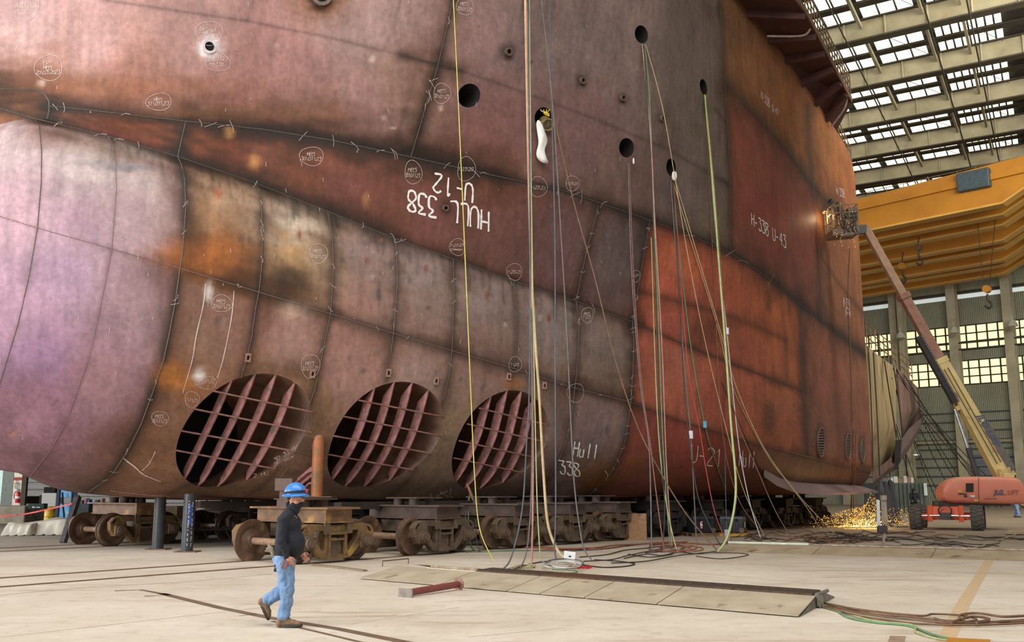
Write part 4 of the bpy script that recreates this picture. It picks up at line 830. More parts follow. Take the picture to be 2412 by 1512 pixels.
# ---- bridge cranes
YEL = mat('crane_yellow', (186, 124, 26), (158, 100, 18), rough=.5, scale=.25); YEL2 = mat('crane_flange_yellow', (206, 158, 74), (184, 134, 54), rough=.5, scale=.4)
fy = [513, 538, 562, 596, 613, 640, 651, 671]; HC = 21.0
names = ['nearest the roof opening', 'second from the front', 'third from the front', 'farthest back, lowest in view']
for c in range(4):
    t = None
    for g_ in range(2):
        y = fy[2 * c + g_]; d = 2300 * HC / (1150 - y); P0 = at_y(2200, y, d * .99)
        k1 = plane_pt(2365, y - 26, P0, WD); rk = (k1 - P0).dot(WD)
        def cp(r, z, off=0.): p = P0 + WD * r + WN * off; return Vector((p.x, p.y, z))
        z0 = P0.z; sl = .022
        if t is None: t = thing('bridge_crane', 'yellow overhead crane bridge of two girders, ' + names[c], 'crane', P0, 'overhead cranes across the bay')
        hgt = 2.15 if (c, g_) == (0, 0) else 2.6; zt = z0 + hgt
        poly = [(-26, z0 - 26 * sl), (rk, z0 + rk * sl), (rk + 2.2, z0 + rk * sl + 1.15), (rk + 9, z0 + rk * sl + 1.4), (rk + 9, zt + 9 * sl + 1.5), (-26, zt - 26 * sl)]
        gir = MB().prism([cp(r, z, -.25) for r, z in poly], WN * .5).build('girder', YEL, t)
        mb = MB()
        for (a, b) in zip(poly[:3], poly[1:4]): mb.beam(cp(a[0], a[1] - .04), cp(b[0], b[1] - .04), 1.0, .16)
        mb.build('bottom_flange', YEL2, gir)
        if (c, g_) == (0, 0):
            MB().beam(cp(-26, zt - 26 * sl - .25, .35), cp(rk + 9, zt + (rk + 9) * sl + .1, .35), .3, .5).build('top_chord', YEL, t)
            mb = MB()
            for k in range(30): r = -26 + k * 1.4; mb.cyl(cp(r, zt + r * sl), cp(r, zt + r * sl + 1.2), .03, n=5)
            for hh_ in (.6, 1.2): mb.tube([cp(-26, zt - 26 * sl + hh_), cp(16, zt + 16 * sl + hh_)], .03, 5)
            mb.build('walkway_rail', mat('crane_rail_grey', (120, 104, 70), (90, 78, 52)), t)
            q = plane_pt(2299, 428, P0, WD); MB().box(q, (2.4, 1.6, 1.5), Matrix.Rotation(math.atan2(WD.y, WD.x), 3, 'Z')).build('drive_housing', mat('blue_grey_motor', (70, 86, 92), (48, 60, 66), rough=.5), t, bevel=.1)
def hook(px, ytop, ybot, depth, label, col_, hh_=1.2, two=False):
    p = at_y(px, ybot, depth); t = thing('crane_hook', label, 'hook', p, 'hooks hanging from the overhead cranes'); top = at_y(px - (4 if two else 0), ytop, depth); m = mat('hook_dark', (54, 44, 34), (36, 30, 24), rough=.5)
    if two:
        for dx in (-.8, .8): MB().cyl(p + WD * dx * .3 + Vector((0, 0, 1.4)), top + WD * dx, .03, n=5).build('wire_rope', m, t)
    else: MB().cyl(p + Vector((0, 0, 1.4)), top, .05, n=5).build('wire_rope', m, t)
    MB().cyl(p + Vector((0, 0, 1)) - WN * .25, p + Vector((0, 0, 1)) + WN * .25, .3, n=16).build('sheave_block', col_, t); MB().tube(smooth_path([p + Vector((0, 0, .6)), p + Vector((.02, 0, .1)), p + WD * .28 - Vector((0, 0, .25)), p + WD * .05 - Vector((0, 0, .55)), p - WD * .25 - Vector((0, 0, .3))]), .09, 8).build('hook', m, t, smooth=60)
    return t
hook(2327, 478, 710, 76.4, 'yellow hook block hanging on two long ropes over the lift', YEL, two=True)
hook(2165, 559, 610, 81.2, 'dark hook on a short rope below the crane girders', mat('hook_block_brown', (104, 70, 30), (70, 46, 22)))
hook(2127, 594, 652, 86.3, 'yellow hook block close to the ship side under the cranes', YEL)
# ================================================================== RAIL TRUCKS
RW = mat('rusty_wheel', (116, 88, 68), (72, 52, 42), rough=.55, scale=5, spots=((140, 112, 78), 2.5, .62)); RT_ = mat('worn_tread', (150, 128, 104), (104, 84, 66), rough=.4, scale=6)
AXM = mat('pale_axle', (166, 136, 110), (124, 96, 76), rough=.5, scale=8); SFM = mat('ochre_cast_frame', (138, 108, 66), (84, 62, 42), rough=.6, scale=3, spots=((160, 124, 60), 2, .6)); SFD = mat('dusty_cast_frame', (112, 92, 72), (72, 58, 46), rough=.7, scale=4)
BEAMR = mat('rusty_box_beam', (142, 108, 74), (96, 66, 44), rough=.6, scale=3, spots=((172, 132, 70), 1.6, .58)); BEAMB = mat('brown_box_beam', (100, 80, 68), (66, 52, 44), rough=.7, scale=3)
def make_truck(frame, beam, label):
    t = thing('rail_truck', label, 'rail truck', (0, 0, 0), 'rail trucks carrying the ship')
    G = .92; WB = .93; R = .49      # half gauge, half wheelbase, wheel radius  (x along the track, y outwards)
    for sx in (-1, 1):
        ws = MB().cyl((sx * WB, -G - .28, R), (sx * WB, G + .28, R), .085, n=18).build('axle', AXM, t, smooth=40)
        for sy in (-1, 1):
            o = (sx * WB, sy * (G - .08), R); ax = (0, sy, 0)
            MB().lathe([(.1, -.10), (.15, -.10), (.17, -.05), (.30, .0), (.37, -.03), (.40, -.05), (.53, -.05), (.535, -.02), (.495, .0), (.49, .03), (.475, .09), (.40, .09), (.37, .05), (.28, .035), (.17, .06), (.15, .1), (.1, .1)], o, ax, 40).build('wheel', RW, ws, smooth=35)
    for sy in (-1, 1):
        y = sy * (G + .14)
        # cast side frame: arched top bar, sloping tension members, square spring window
        prof = [(-1.22, .5), (-1.24, .74), (-1.12, .88), (-.9, .93), (-.3, .92), (0, .9), (.3, .92), (.9, .93), (1.12, .88), (1.24, .74), (1.22, .5), (1.1, .36), (.74, .36), (.5, .14), (.42, .1), (-.42, .1), (-.5, .14), (-.74, .36), (-1.1, .36)]
        hole = lambda pts: pts
        bm = bmesh.new(); outer = [bm.verts.new((x, 0, z)) for x, z in prof]
        loops = [outer]
        for h in ([(-.26, .2), (.26, .2), (.26, .7), (-.26, .7)], [(-.72, .76), (-.36, .76), (-.36, .3), (-.42, .26), (-.7, .62)], [(.72, .76), (.7, .62), (.42, .26), (.36, .3), (.36, .76)], [(-1.16, .72), (-1.08, .82), (-1.0, .84), (-1.1, .7)], [(1.16, .72), (1.1, .7), (1.0, .84), (1.08, .82)]):
            loops.append([bm.verts.new((x, 0, z)) for x, z in h])
        ed = [bm.edges.new((l[i], l[(i + 1) % len(l)])) for l in loops for i in range(len(l))]
        bmesh.ops.triangle_fill(bm, use_beauty=True, edges=ed)
        r = bmesh.ops.extrude_face_region(bm, geom=bm.faces[:]); bmesh.ops.translate(bm, verts=[v for v in r['geom'] if isinstance(v, bmesh.types.BMVert)], vec=(0, sy * .2, 0))
        for v in bm.verts: v.co.y += y
        me = bpy.data.meshes.new('side_frame'); bmesh.ops.recalc_face_normals(bm, faces=bm.faces); bm.to_mesh(me); bm.free(); me.materials.append(frame)
        sf = bpy.data.objects.new('side_frame', me); col.objects.link(sf); sf.parent = t; md = sf.modifiers.new('bevel', 'BEVEL'); md.width = .025; md.segments = 2; md.limit_method = 'ANGLE'; md.angle_limit = math.radians(50)
        for sx in (-1, 1):
            c = Vector((sx * WB, y + sy * .12, R)); MB().box(c, (.34, .28, .34)).build('bearing_adapter', frame, sf, bevel=.03)
            MB().lathe([(.17, 0), (.17, .06), (.14, .06), (.14, .14), (.1, .14), (.1, .18), (.02, .18)], c + Vector((0, sy * .13, 0)), (0, sy, 0), 20).build('bearing_cap', SFD, sf, smooth=35)
        mb = MB(); yy = y + sy * .2
        mb.box((-.25, yy, .44), (.06, .08, .66)).box((.25, yy, .44), (.06, .08, .66)).box((0, yy, .7), (.56, .1, .06)).box((0, yy, .56), (.52, .1, .05)).box((0, yy, .13), (.6, .1, .06)); mb.build('spring_pocket', frame, sf)
        MB().box((0, y + sy * .08, .36), (.4, .14, .4)).build('spring_pack', SFD, sf)
        for sx in (-1, 1): MB().box((sx * .36, y + sy * .24, .82), (.16, .06, .26)).build('wear_plate', SFD, sf)
    # transverse I-beam bolster with stiffeners and the plated top
    b = MB().box((0, 0, .97), (.92, 2.7, .04)).box((0, 0, 1.3), (1.06, 3.0, .045)).box((-.4, 0, 1.13), (.04, 2.6, .3)).box((.4, 0, 1.13), (.04, 2.6, .3)).box((0, 1.3, 1.13), (.84, .04, .3)).box((0, -1.3, 1.13), (.84, .04, .3)); b.build('bolster_beam', beam, t)
    for k in range(5): MB().box((-.43, -1.05 + .5 * k, 1.13), (.06, .03, .29)).build('stiffener', beam, t)
    for x, y in ((-.3, -.25), (.3, -.25), (-.3, .35), (.3, .35)): MB().cyl((x, y, 1.32), (x, y, 1.50), .15, n=20).build('stub_column', BEAMB, t, smooth=40)
    MB().box((0, .05, 1.515), (1.05, 1.2, .03)).build('bearing_plate', BEAMB, t)
    MB().box((0, 0, .75), (.5, 2.0, .32)).build('truck_bolster', SFD, t)
    return t
rot = math.atan2(AX[1], AX[0])
A_ = make_truck(SFM, BEAMR, 'ochre cast rail truck right of the walking man, under the rusty pipe post'); B_ = make_truck(SFD, BEAMB, 'brown rail truck behind the second one')
_keep = SFD; SFD = mat('shaded_cast_frame', (54, 44, 36), (34, 28, 24), rough=.8, scale=4); RW = mat('shaded_wheel', (52, 42, 36), (34, 27, 24), rough=.8, scale=4); AXM = mat('shaded_axle', (60, 48, 40), (40, 32, 28), rough=.8)  # dark copies of the truck colours paint in the shade below the hull
C_ = make_truck(SFD, mat('shaded_box_beam', (52, 42, 34), (32, 26, 22), rough=.8, scale=3), '')
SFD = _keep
def put(o, s, q, label):
    o.location = W(s, q, 0); o.rotation_euler = (0, 0, rot + math.pi); o['label'] = label
ns = lambda a, b: (s_of(a, 1.75) + s_of(b, 1.75)) / 2
put(A_, ns(712, 843), .7, A_['label'])
near = [(ns(975, 1093), 'brown rail truck below the middle thruster tunnel, beside the ochre one'), (ns(1170, 1262), 'dusty rail truck behind the hanging cables below the last thruster tunnel'), (ns(1310, 1380), 'rail truck between the hanging cables and the leaning rusty plate'), (ns(1414, 1462), 'rail truck half hidden behind the leaning rusty plate')]
_p = near[0][0]
for i_ in range(1, 4): near[i_] = (max(near[i_][0], near[i_ - 1][0] + 2.85), near[i_][1])
for s, l in near: put(copy_tree(B_), s, .7, l)
s5 = near[-1][0]
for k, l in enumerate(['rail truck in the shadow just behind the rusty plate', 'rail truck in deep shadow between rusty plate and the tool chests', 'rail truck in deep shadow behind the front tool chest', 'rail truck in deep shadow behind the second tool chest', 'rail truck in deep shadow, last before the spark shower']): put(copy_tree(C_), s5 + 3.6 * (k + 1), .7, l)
put(copy_tree(A_), (s_of(268, -8.6) + s_of(397, -8.6)) / 2, -9.6, 'rail truck of the back track behind the first black post, with pale axle')
put(B_, s_of(545, -8.6) + .93, -9.6, 'rail truck of the back track behind the walking man, partly hidden by wheels')
put(copy_tree(B_), s_of(545, -8.6) + 6, -9.6, 'rail truck of the back track in the gloom under the hull')
for k in range(9): put(copy_tree(C_) if k else C_, 6 + 3.6 * k, -4.6, 'added rail truck of the middle row, darkening the space under the keel, %s from the bulb' % ['first', 'second', 'third', 'fourth', 'fifth', 'sixth', 'seventh', 'eighth', 'ninth'][k])  # middle and far rows added to darken the space under the hull
for k in range(7): put(copy_tree(C_), s_of(545, -8.6) + 9.2 + 3.4 * k, -9.6, 'added rail truck of the far row, deepening the dark, %s beyond the walking man' % ['first', 'second', 'third', 'fourth', 'fifth', 'sixth', 'seventh'][k])
# timber and steel laid on the trucks, shoring
DKB = mat('sooty_beam', (58, 44, 36), (36, 28, 24), rough=.8, scale=2)
def solid(name, mb, m, label, cat, group=None, smooth=None, bevel=0): o = mb.build(name, m, smooth=smooth, bevel=bevel); tag(o, label, cat, group); return o
solid('cradle_beam', MB().beam(W(2.6, -.25, 1.3), W(31, -.25, 1.3), .3, .2), DKB, 'long dark steel beam resting along the front rail trucks', 'beam')
solid('cradle_beam', MB().beam(W(1.5, -5.2, 1.3), W(30, -5.2, 1.3), .4, .18), DKB, 'long dark steel beam under the middle of the ship', 'beam')
solid('cradle_beam', MB().beam(W(2.2, -10, 1.58), W(30, -10, 1.58), .4, .16), DKB, 'long dark steel beam over the back track trucks', 'beam')
POSTM = mat('black_painted_pipe', (60, 62, 66), (40, 42, 46), rough=.4, scale=6)
for (x, y, l, blue) in ((371, 1294, 'black round shoring post left of the blue-smeared one', 0), (440, 1300, 'black round shoring post with blue paint smear and white writing', 1)):
    p = at_z(x, y); s_, q_ = SQ(p); t = thing('shoring_post', l, 'post', p, 'black shoring posts under the bulb')
    MB().cyl(p + Vector((0, 0, .03)), p + Vector((0, 0, 1.62)), .165, n=28).build('pipe', POSTM, t, smooth=40)
    MB().box(p + Vector((.02, 0, .015)), (.62, .55, .03)).build('base_plate', mat('rust_plate', (132, 96, 70), (92, 62, 44)), t)
    if blue:
        d = (Vector(CAM) - p); d.z = 0; d.normalize(); sd = Vector((-d.y, d.x, 0)); mb = MB()
        for k in range(14):
            a0_ = .12 + .12 * math.sin(k * 1.7); a1_ = a0_ + .35 + .2 * math.sin(k * .9 + 1)
            if k in (6,): a1_ = a0_ + .15
            z0, z1 = .75 + .04 * k, .75 + .04 * (k + 1); r = .168
            mb.add([p + (d * math.cos(a) + sd * math.sin(a)) * r + Vector((0, 0, z)) for a, z in ((a0_, z0), (a1_, z0), (a1_, z1), (a0_, z1))], [(0, 1, 2, 3)])
        mb.build('blue_smear', mat('blue_paint', (40, 92, 226), (30, 74, 200)), t)
        mb = MB()
        for row, a in ((0, -.12), (1, .5)):
            for k in range(34):
                if random.random() < .3: continue
                z = .15 + k * .038; aa = a + random.uniform(-.03, .05); r = .169; w_, h_ = .02 + random.random() * .03, .018
                mb.add([p + (d * math.cos(b) + sd * math.sin(b)) * r + Vector((0, 0, zz_)) for b, zz_ in ((aa, z), (aa + w_ * 4, z), (aa + w_ * 4, z + h_), (aa, z + h_))], [(0, 1, 2, 3)])
        mb.build('stencil_lettering', PAINTW, t)
# rusty pipe post up to the plating between the first two tunnels
c = W(ns(712, 843), .35, 1.53); up_ = hull(753, 1035)[0]; sp, qp = SQ(up_); base = Vector((up_.x, up_.y, 1.53)) + Vector(NX) * -.05
t = thing('pipe_strut', 'rusty orange pipe standing on the ochre truck and welded to the hull', 'pipe strut', base); MB().lathe([(.17, 0), (.17, up_.z - 1.5), (.15, up_.z - 1.42), (.09, up_.z - 1.36)], base, (0, 0, 1), 26).build('pipe', mat('orange_rust_pipe', (172, 98, 52), (112, 84, 48), rough=.55, scale=2.2, amt=.4), t, smooth=40)
MB().box(base + Vector((0, 0, .005)), (1.0, .8, .03)).build('foot_plate', BEAMB, t)
hp, hn = hull(722, 1040, .02); 
for (x, y, w_, h_) in ((724, 1050, .55, .6), (690, 1118, .6, .4)):
    p, nn = hull(x, y, .015); tt = (Vector((.3, 0, 1)) - nn * nn.dot(Vector((.3, 0, 1)))).normalized(); MB().box(p, (w_, h_, .03), Matrix((nn.cross(tt), tt, nn)).transposed()).build('doubler_plate', LUGM if False else mat('doubler_steel', (116, 92, 72), (84, 64, 48), rough=.6, scale=3), ship, bevel=.03)
a = hull(688, 1150, -.02)[0]; b = base + Vector((-.12, -.1, 0)); b.z = hull(742, 1110)[0].z if False else 1.53 + .75
t = thing('channel_brace', 'pink primed steel channel bracing the pipe strut to the hull', 'brace', a)
for dz, w_ in ((0, .04), (.0, .3)): MB().beam(a + Vector((0, 0, dz)), b + Vector((0, 0, dz)), w_ if w_ > .1 else .05, .26 if w_ < .1 else .03, up=(0, -.3, 1)).build('web' if w_ < .1 else 'flange', PINK, t)
MB().beam(a + Vector(AX) * .3 - Vector((0, 0, .25)), b + Vector(AX) * .05 - Vector((0, 0, .35)), .28, .05).build('flange', PINK, t)
p = W(ns(712, 843) - .75, .9, 1.32); solid('tee_block', MB().box(p + Vector((0, 0, .35)), (.25, .3, .35)).box(p + Vector((-.03, 0, .55)), (.42, .34, .3)).box(p + Vector((0, 0, .09)), (.34, .4, .18)), mat('brown_block', (112, 90, 80), (84, 66, 58), scale=4), 'brown T-shaped steel block on the ochre truck beam behind the man', 'block')
# leaning channel at the far left with the end of the red tape
f0 = at_z(148, 1279); f1 = at_y(184, 1169, f0.y + .8); t = thing('leaning_bar', 'dark steel bar leaning up against the bulb at the left', 'bar', f0); MB().beam(f0, f1, .2, .16, up=(1, 0, .2)).build('bar', mat('grey_steel_bar', (104, 104, 108), (58, 56, 58), rough=.5), t)
# rusty plate leaning in front of the trucks
p0, p1 = at_z(1469, 1272), at_z(1524, 1272); dx = (p1 - p0); lean = Vector((.02, .22, 0)); hgt = Vector((0, 0, 57 / F * 36.5)); th = Vector((0, .05, 0))
solid('steel_plate', MB().hexa([p0, p1, p1 + th, p0 + th, p0 + lean + hgt, p1 + lean + hgt, p1 + lean + hgt + th, p0 + lean + hgt + th]), mat('rust_bloom_plate', (168, 130, 92), (132, 98, 64), rough=.8, scale=9, spots=((116, 86, 62), 3, .62)), 'square rusty steel plate propped upright beside the rail trucks', 'plate')
t = thing('rung_ladder', 'narrow rusty ladder frame left of the propped rusty plate', 'ladder', at_z(1460, 1268)); f = at_z(1460, 1268)
for dx_ in (-.12, .2): MB().beam(f + Vector((dx_, 0, 0)), f + Vector((dx_, .1, 1.0)), .05, .05).build('side_rail', BEAMB, t)
for k in range(4): MB().beam(f + Vector((-.12, .02 * k, .15 + .25 * k)), f + Vector((.2, .02 * k, .15 + .25 * k)), .04, .04).build('rung', BEAMB, t)
# wooden batten by the ochre truck
a = at_z(725, 1328); solid('wood_batten', MB().beam(a, a + Vector((.22, .25, .75)), .05, .05), mat('weathered_wood', (156, 134, 108), (112, 92, 70), scale=12), 'thin wooden batten leaning on the ochre truck frame', 'batten')
a, b = at_z(735, 1331), at_z(860, 1346); solid('wood_plank', MB().beam(a + Vector((0, 0, .02)), b + Vector((0, 0, .02)), .12, .03), mat('weathered_wood', (156, 134, 108)), 'thin grey plank lying on the floor before the ochre truck', 'plank')
# low rusty rack frame behind the posts
t = thing('floor_rack', 'low rusty rack with hooked hangers behind the black posts', 'rack', at_z(480, 1276))
a, b = at_z(375, 1280), at_z(560, 1276)
for dy, z in ((0, .05), (.6, .05), (0, .42)): MB().beam(a + Vector((0, dy, z)), b + Vector((0, dy, z)), .07, .07).build('rack_rail', DKB, t)
for k in range(7): p = lerp(a, b, (k + .5) / 7); MB().tube(smooth_path([p, p + Vector((-.25, .02, .4)), p + Vector((-.3, .05, .5)), p + Vector((-.38, .05, .44)), p + Vector((-.36, .05, .34))]), .03, 6).build('hanger', DKB, t)
# ================================================================== PEOPLE
def text_mesh(cu, name, m):
    tmp = bpy.data.objects.new('tmp', cu); col.objects.link(tmp); dg = bpy.context.evaluated_depsgraph_get(); me = bpy.data.meshes.new_from_object(tmp.evaluated_get(dg)); bpy.data.objects.remove(tmp)
    me.name = name; me.materials.clear(); me.materials.append(m); o = bpy.data.objects.new(name, me); col.objects.link(o); return o
SKIN = mat('skin', (206, 150, 124), (186, 128, 104), rough=.5, scale=30)
def blob(parts, name, m, parent, vox=.012, sm=6):       # closed tapered limbs fused into one continuous skin
    mb = MB()
    for pr in parts:
        if len(pr) == 2: (c, r) = pr; sc = (1, 1, 1)
        if len(pr) == 3 and not isinstance(pr[1], Vector): (c, r, sc) = pr
        if len(pr) == 4:
            a, b, r0, r1 = pr; a, b = Vector(a), Vector(b); L = (b - a).length; n = 8
            if L > 1e-4:
                t = (b - a) / L; prof = [(r0 * math.sin(math.pi / 2 * k / 5), -r0 * math.cos(math.pi / 2 * k / 5)) for k in range(6)] + [(r1 * math.cos(math.pi / 2 * k / 5), L + r1 * math.sin(math.pi / 2 * k / 5)) for k in range(6)]
                mb.lathe(prof, a, t, 14)
            continue
        mb.ball(c, r, 16, 12, sc)
    o = mb.build(name, m, parent, local=True)
    md = o.modifiers.new('fuse', 'REMESH'); md.mode = 'VOXEL'; md.voxel_size = vox; md.use_smooth_shade = True
    if sm: ms = o.modifiers.new('soft', 'SMOOTH'); ms.iterations = sm; ms.factor = .5
    return o
def hand(wrist, dirv, palm, side, parent_parts, curl=.6, k=1.):   # five separate bent fingers, thumb from the palm's side
    d = Vector(dirv).normalized(); nrm = Vector(palm).normalized(); nrm = (nrm - d * d.dot(nrm)).normalized(); sd = d.cross(nrm) * side; w = Vector(wrist); P = []
    P.append((w, w + d * .05 * k, .027 * k, .03 * k))
    for i, (off, ln) in enumerate(((-.030, .066), (-.010, .076), (.011, .071), (.031, .056))):
        b = w + d * .085 * k + sd * off * k; P.append((w + d * .03 * k + sd * off * .6 * k, b, .018 * k, .0125 * k)); c = curl * (1 + .12 * i); q = b; dd = d
        for j in range(3):
            an = c * (.5 + .45 * j); dd = (d * math.cos(an) + nrm * math.sin(an)).normalized(); q2 = q + dd * ln * (.5, .3, .24)[j] * k; P.append((q, q2, (.0108, .0098, .0088)[j] * k, (.0098, .0088, .0078)[j] * k)); q = q2
    tb = w + d * .025 * k - sd * .026 * k; t1 = tb + (d * .6 - sd * .55 + nrm * .35).normalized() * .045 * k; t2 = t1 + (d * .85 - sd * .1 + nrm * .4).normalized() * .036 * k
    P += [(tb, t1, .0165 * k, .0125 * k), (t1, t2, .012 * k, .0095 * k)]
    return parent_parts + P
def person(name, label, loc, head_deg, J, C, extras=None, group=None, detail=True):
    """J: joints in metres, x forward, y to the person's left, z up."""
    t = thing(name, label, 'person', loc, group); t.rotation_euler = (0, 0, math.radians(head_deg)); v = {k: Vector(p) for k, p in J.items() if isinstance(p, tuple)}
    hd, nk = v['head'], v['neck']; f = Vector((math.cos(J_yaw(J)), math.sin(J_yaw(J)), 0)); s_ = Vector((-f.y, f.x, 0))
    body = [(hd + Vector((0, 0, .02)), .098, (1.0, .8, 1.18)), (hd + f * .035 - Vector((0, 0, .07)), .066), (nk, hd - Vector((0, 0, .06)), .06, .055), (v['chest'], nk - Vector((0, 0, .02)), .12, .06), (v['pelvis'], v['chest'], .115, .125)]
    body += [(hd + f * .1 - Vector((0, 0, .01)), hd + f * .118 - Vector((0, 0, .035)), .013, .017)]      # nose
    for sg, sd in (('r', -1), ('l', 1)):
        body += [(v['chest'] + Vector((0, 0, .12)), v['sh' + sg], .07, .055), (v['sh' + sg], v['el' + sg], .05, .04), (v['el' + sg], v['wr' + sg], .04, .028), (v['pelvis'] + Vector((0, sd * .06, 0)), v['hp' + sg], .09, .085), (v['hp' + sg], v['kn' + sg], .08, .055), (v['kn' + sg], v['an' + sg], .05, .038)]
        body += [(hd + s_ * sd * .078 + f * -.005 + Vector((0, 0, .0)), .026, (.8, .35, 1.15))]      # ears
        d = v['wr' + sg] - v['el' + sg]; body = hand(v['wr' + sg] + d.normalized() * .01, d + Vector((.1, 0, 0)) * .3, Vector((.25, -sd, 0)), -sd if False else sd, body, J.get('curl', .75))
    bo = blob(body, 'body', SKIN, t, .0075 if detail else .016, 3)
    for sd in (-1, 1): MB().ball(hd + f * .094 + s_ * sd * .032 + Vector((0, 0, .012)), .012, 10, 8).build('eye', mat('eye_dark', (40, 30, 26), (30, 22, 20), rough=.2), t, local=True)
    # shirt or jacket
    b = J.get('belly', .0); sh = [(v['chest'] + Vector((0, 0, .03)), nk - Vector((0, 0, .05)), .155, .075), (v['pelvis'] + Vector((.01, 0, .1)), v['chest'], .15 + b * .3, .16), (v['chest'] + Vector((.0, 0, -.0)), .165, (.95, 1.12, 1.)), (v['pelvis'] + Vector((.045 + b * .6, 0, .19)), .14 + b * .5, (1, 1.1, 1.25)), (v['pelvis'] + Vector((-.01, 0, .06)), .158, (.98, 1.05, .55))]
    for sg, sd in (('r', -1), ('l', 1)): sh += [(v['chest'] + Vector((0, sd * .08, .13)), v['sh' + sg], .085, .078), (v['sh' + sg], v['el' + sg], .076, .059), (v['el' + sg], v['wr' + sg], .058, .043)]
    top = blob(sh, 'shirt', C['top'], t, .012, 5); tx = bpy.data.textures.get('cloth_folds') or bpy.data.textures.new('cloth_folds', 'CLOUDS'); tx.noise_scale = .09
    dm = top.modifiers.new('folds', 'DISPLACE'); dm.texture = tx; dm.strength = .022; dm.mid_level = .55; dm.texture_coords = 'LOCAL'
    tr = [(v['pelvis'] + Vector((-.015, 0, .0)), .158, (.98, 1.1, .95)), (v['pelvis'] + Vector((0, 0, .09)), .145, (1, 1.08, .6))]
    for sg, sd in (('r', -1), ('l', 1)):
        mid = lerp(v['kn' + sg], v['an' + sg], .9); tr += [(v['pelvis'] + Vector((0, sd * .06, -.03)), v['hp' + sg], .125, .122), (v['hp' + sg], v['kn' + sg], .12, .094), (v['kn' + sg], mid, .09, .082)]
    jn = blob(tr, 'trousers', C['legs'], t, .012, 4); dm = jn.modifiers.new('folds', 'DISPLACE'); dm.texture = tx; dm.strength = .05; dm.mid_level = .55; dm.texture_coords = 'LOCAL'
    for sg in 'rl':
        an = v['an' + sg]; to = v['to' + sg]; he = v['he' + sg]; d = (to - he).normalized(); upv = (an - lerp(he, to, .3)).normalized(); upv = (upv - d * d.dot(upv)).normalized()
        bt = blob([(an + upv * .06, lerp(he, an, .35), .056, .052), (he + d * .04 + upv * .045, to - d * .05 + upv * .035, .046, .04), (lerp(he, to, .62) + upv * .05, .045), (an, lerp(he, to, .55) + upv * .04, .05, .044)], 'boot', C['boot'], t, .010, 3)
        c = lerp(he, to, .5) + upv * .006; lat = d.cross(upv); L = (to - he).length; poly = [c + d * (L / 2 + .01) * math.cos(a) + lat * .05 * (1 if True else 1) * math.sin(a) * (1 + .18 * math.cos(a)) for a in np.linspace(0, 2 * math.pi, 20, endpoint=False)]
        MB().prism([p - upv * .006 for p in poly], upv * .03).build('sole', mat('boot_sole', (72, 64, 58), (50, 44, 40), rough=.8), bt, local=True)
    if C.get('hat'):
        o = hd + Vector((0, 0, .045)); bx = [(.14 * math.cos(a), .158 * math.sin(a)) for a in np.linspace(0, math.pi / 2, 9)]
        hm = MB(); n = 28; vs = []
        for k, (r, h_) in enumerate(bx): vs += [o + f * (r * 1.12 * math.cos(2 * math.pi * i / n)) + s_ * (r * .98 * math.sin(2 * math.pi * i / n)) + Vector((0, 0, h_)) for i in range(n)]
        hm.add(vs, [(k * n + i, k * n + (i + 1) % n, (k + 1) * n + (i + 1) % n, (k + 1) * n + i) for k in range(8) for i in range(n)]); hm.build('hard_hat', C['hat'], t, smooth=60, local=True)
        br = MB(); rv = []
        for rr, zz_ in ((.14, .01), (.166, -.012), (.164, -.022), (.132, -.006)):
            rv += [o + f * (rr * 1.1 * math.cos(2 * math.pi * i / n) + .012 * (math.cos(2 * math.pi * i / n) > .3)) + s_ * (rr * .98 * math.sin(2 * math.pi * i / n)) + Vector((0, 0, zz_ - .012 * abs(math.sin(2 * math.pi * i / n)) ** 2)) for i in range(n)]
        br.add(rv, [(k * n + i, k * n + (i + 1) % n, ((k + 1) % 4) * n + (i + 1) % n, ((k + 1) % 4) * n + i) for k in range(4) for i in range(n)]); br.build('hat_brim', C['hat'], t, smooth=50, local=True)
    if C.get('hood'):
        blob([(hd + Vector((-.015, 0, .02)) , .13, (1, .92, 1.1)), (nk, hd - Vector((0, 0, .06)) - f * .02, .115, .1)], 'hood', C['hood'], t, .014, 4)
    if extras: extras(t, v, f, s_)
    return t
def J_yaw(J): return math.radians(J.get('yaw', 0))
BLACKC = mat('black_knit', (38, 40, 50), (24, 26, 34), rough=.85, scale=60); JEAN = mat('faded_denim', (142, 172, 206), (84, 118, 164), rough=.85, scale=11, amt=.9); LEATH = mat('tan_boot_leather', (142, 112, 84), (108, 82, 58), rough=.7, scale=14)
NAVY = mat('navy_workwear', (34, 38, 50), (22, 25, 34), rough=.9, scale=10); PURP = mat('purple_jacket', (62, 44, 96), (44, 32, 72), rough=.8, scale=10); TANW = mat('tan_workwear', (116, 96, 72), (76, 60, 46), rough=.9, scale=10)
BLUEH = mat('blue_hat_plastic', (66, 140, 214), (52, 120, 196), rough=.3, scale=5); WHITEH = mat('white_hat_plastic', (232, 230, 224), (210, 208, 202), rough=.3); GREENH = mat('dark_green_hood', (30, 52, 46), (20, 36, 32), rough=.5)
base = at_z(672, 1476); K = base.y / CT * 1.0 / F / 4.2 * 1.0
def mj(cx, cy, y=0.): return ((cx - 440) * K, y, (1424 - cy) * K)
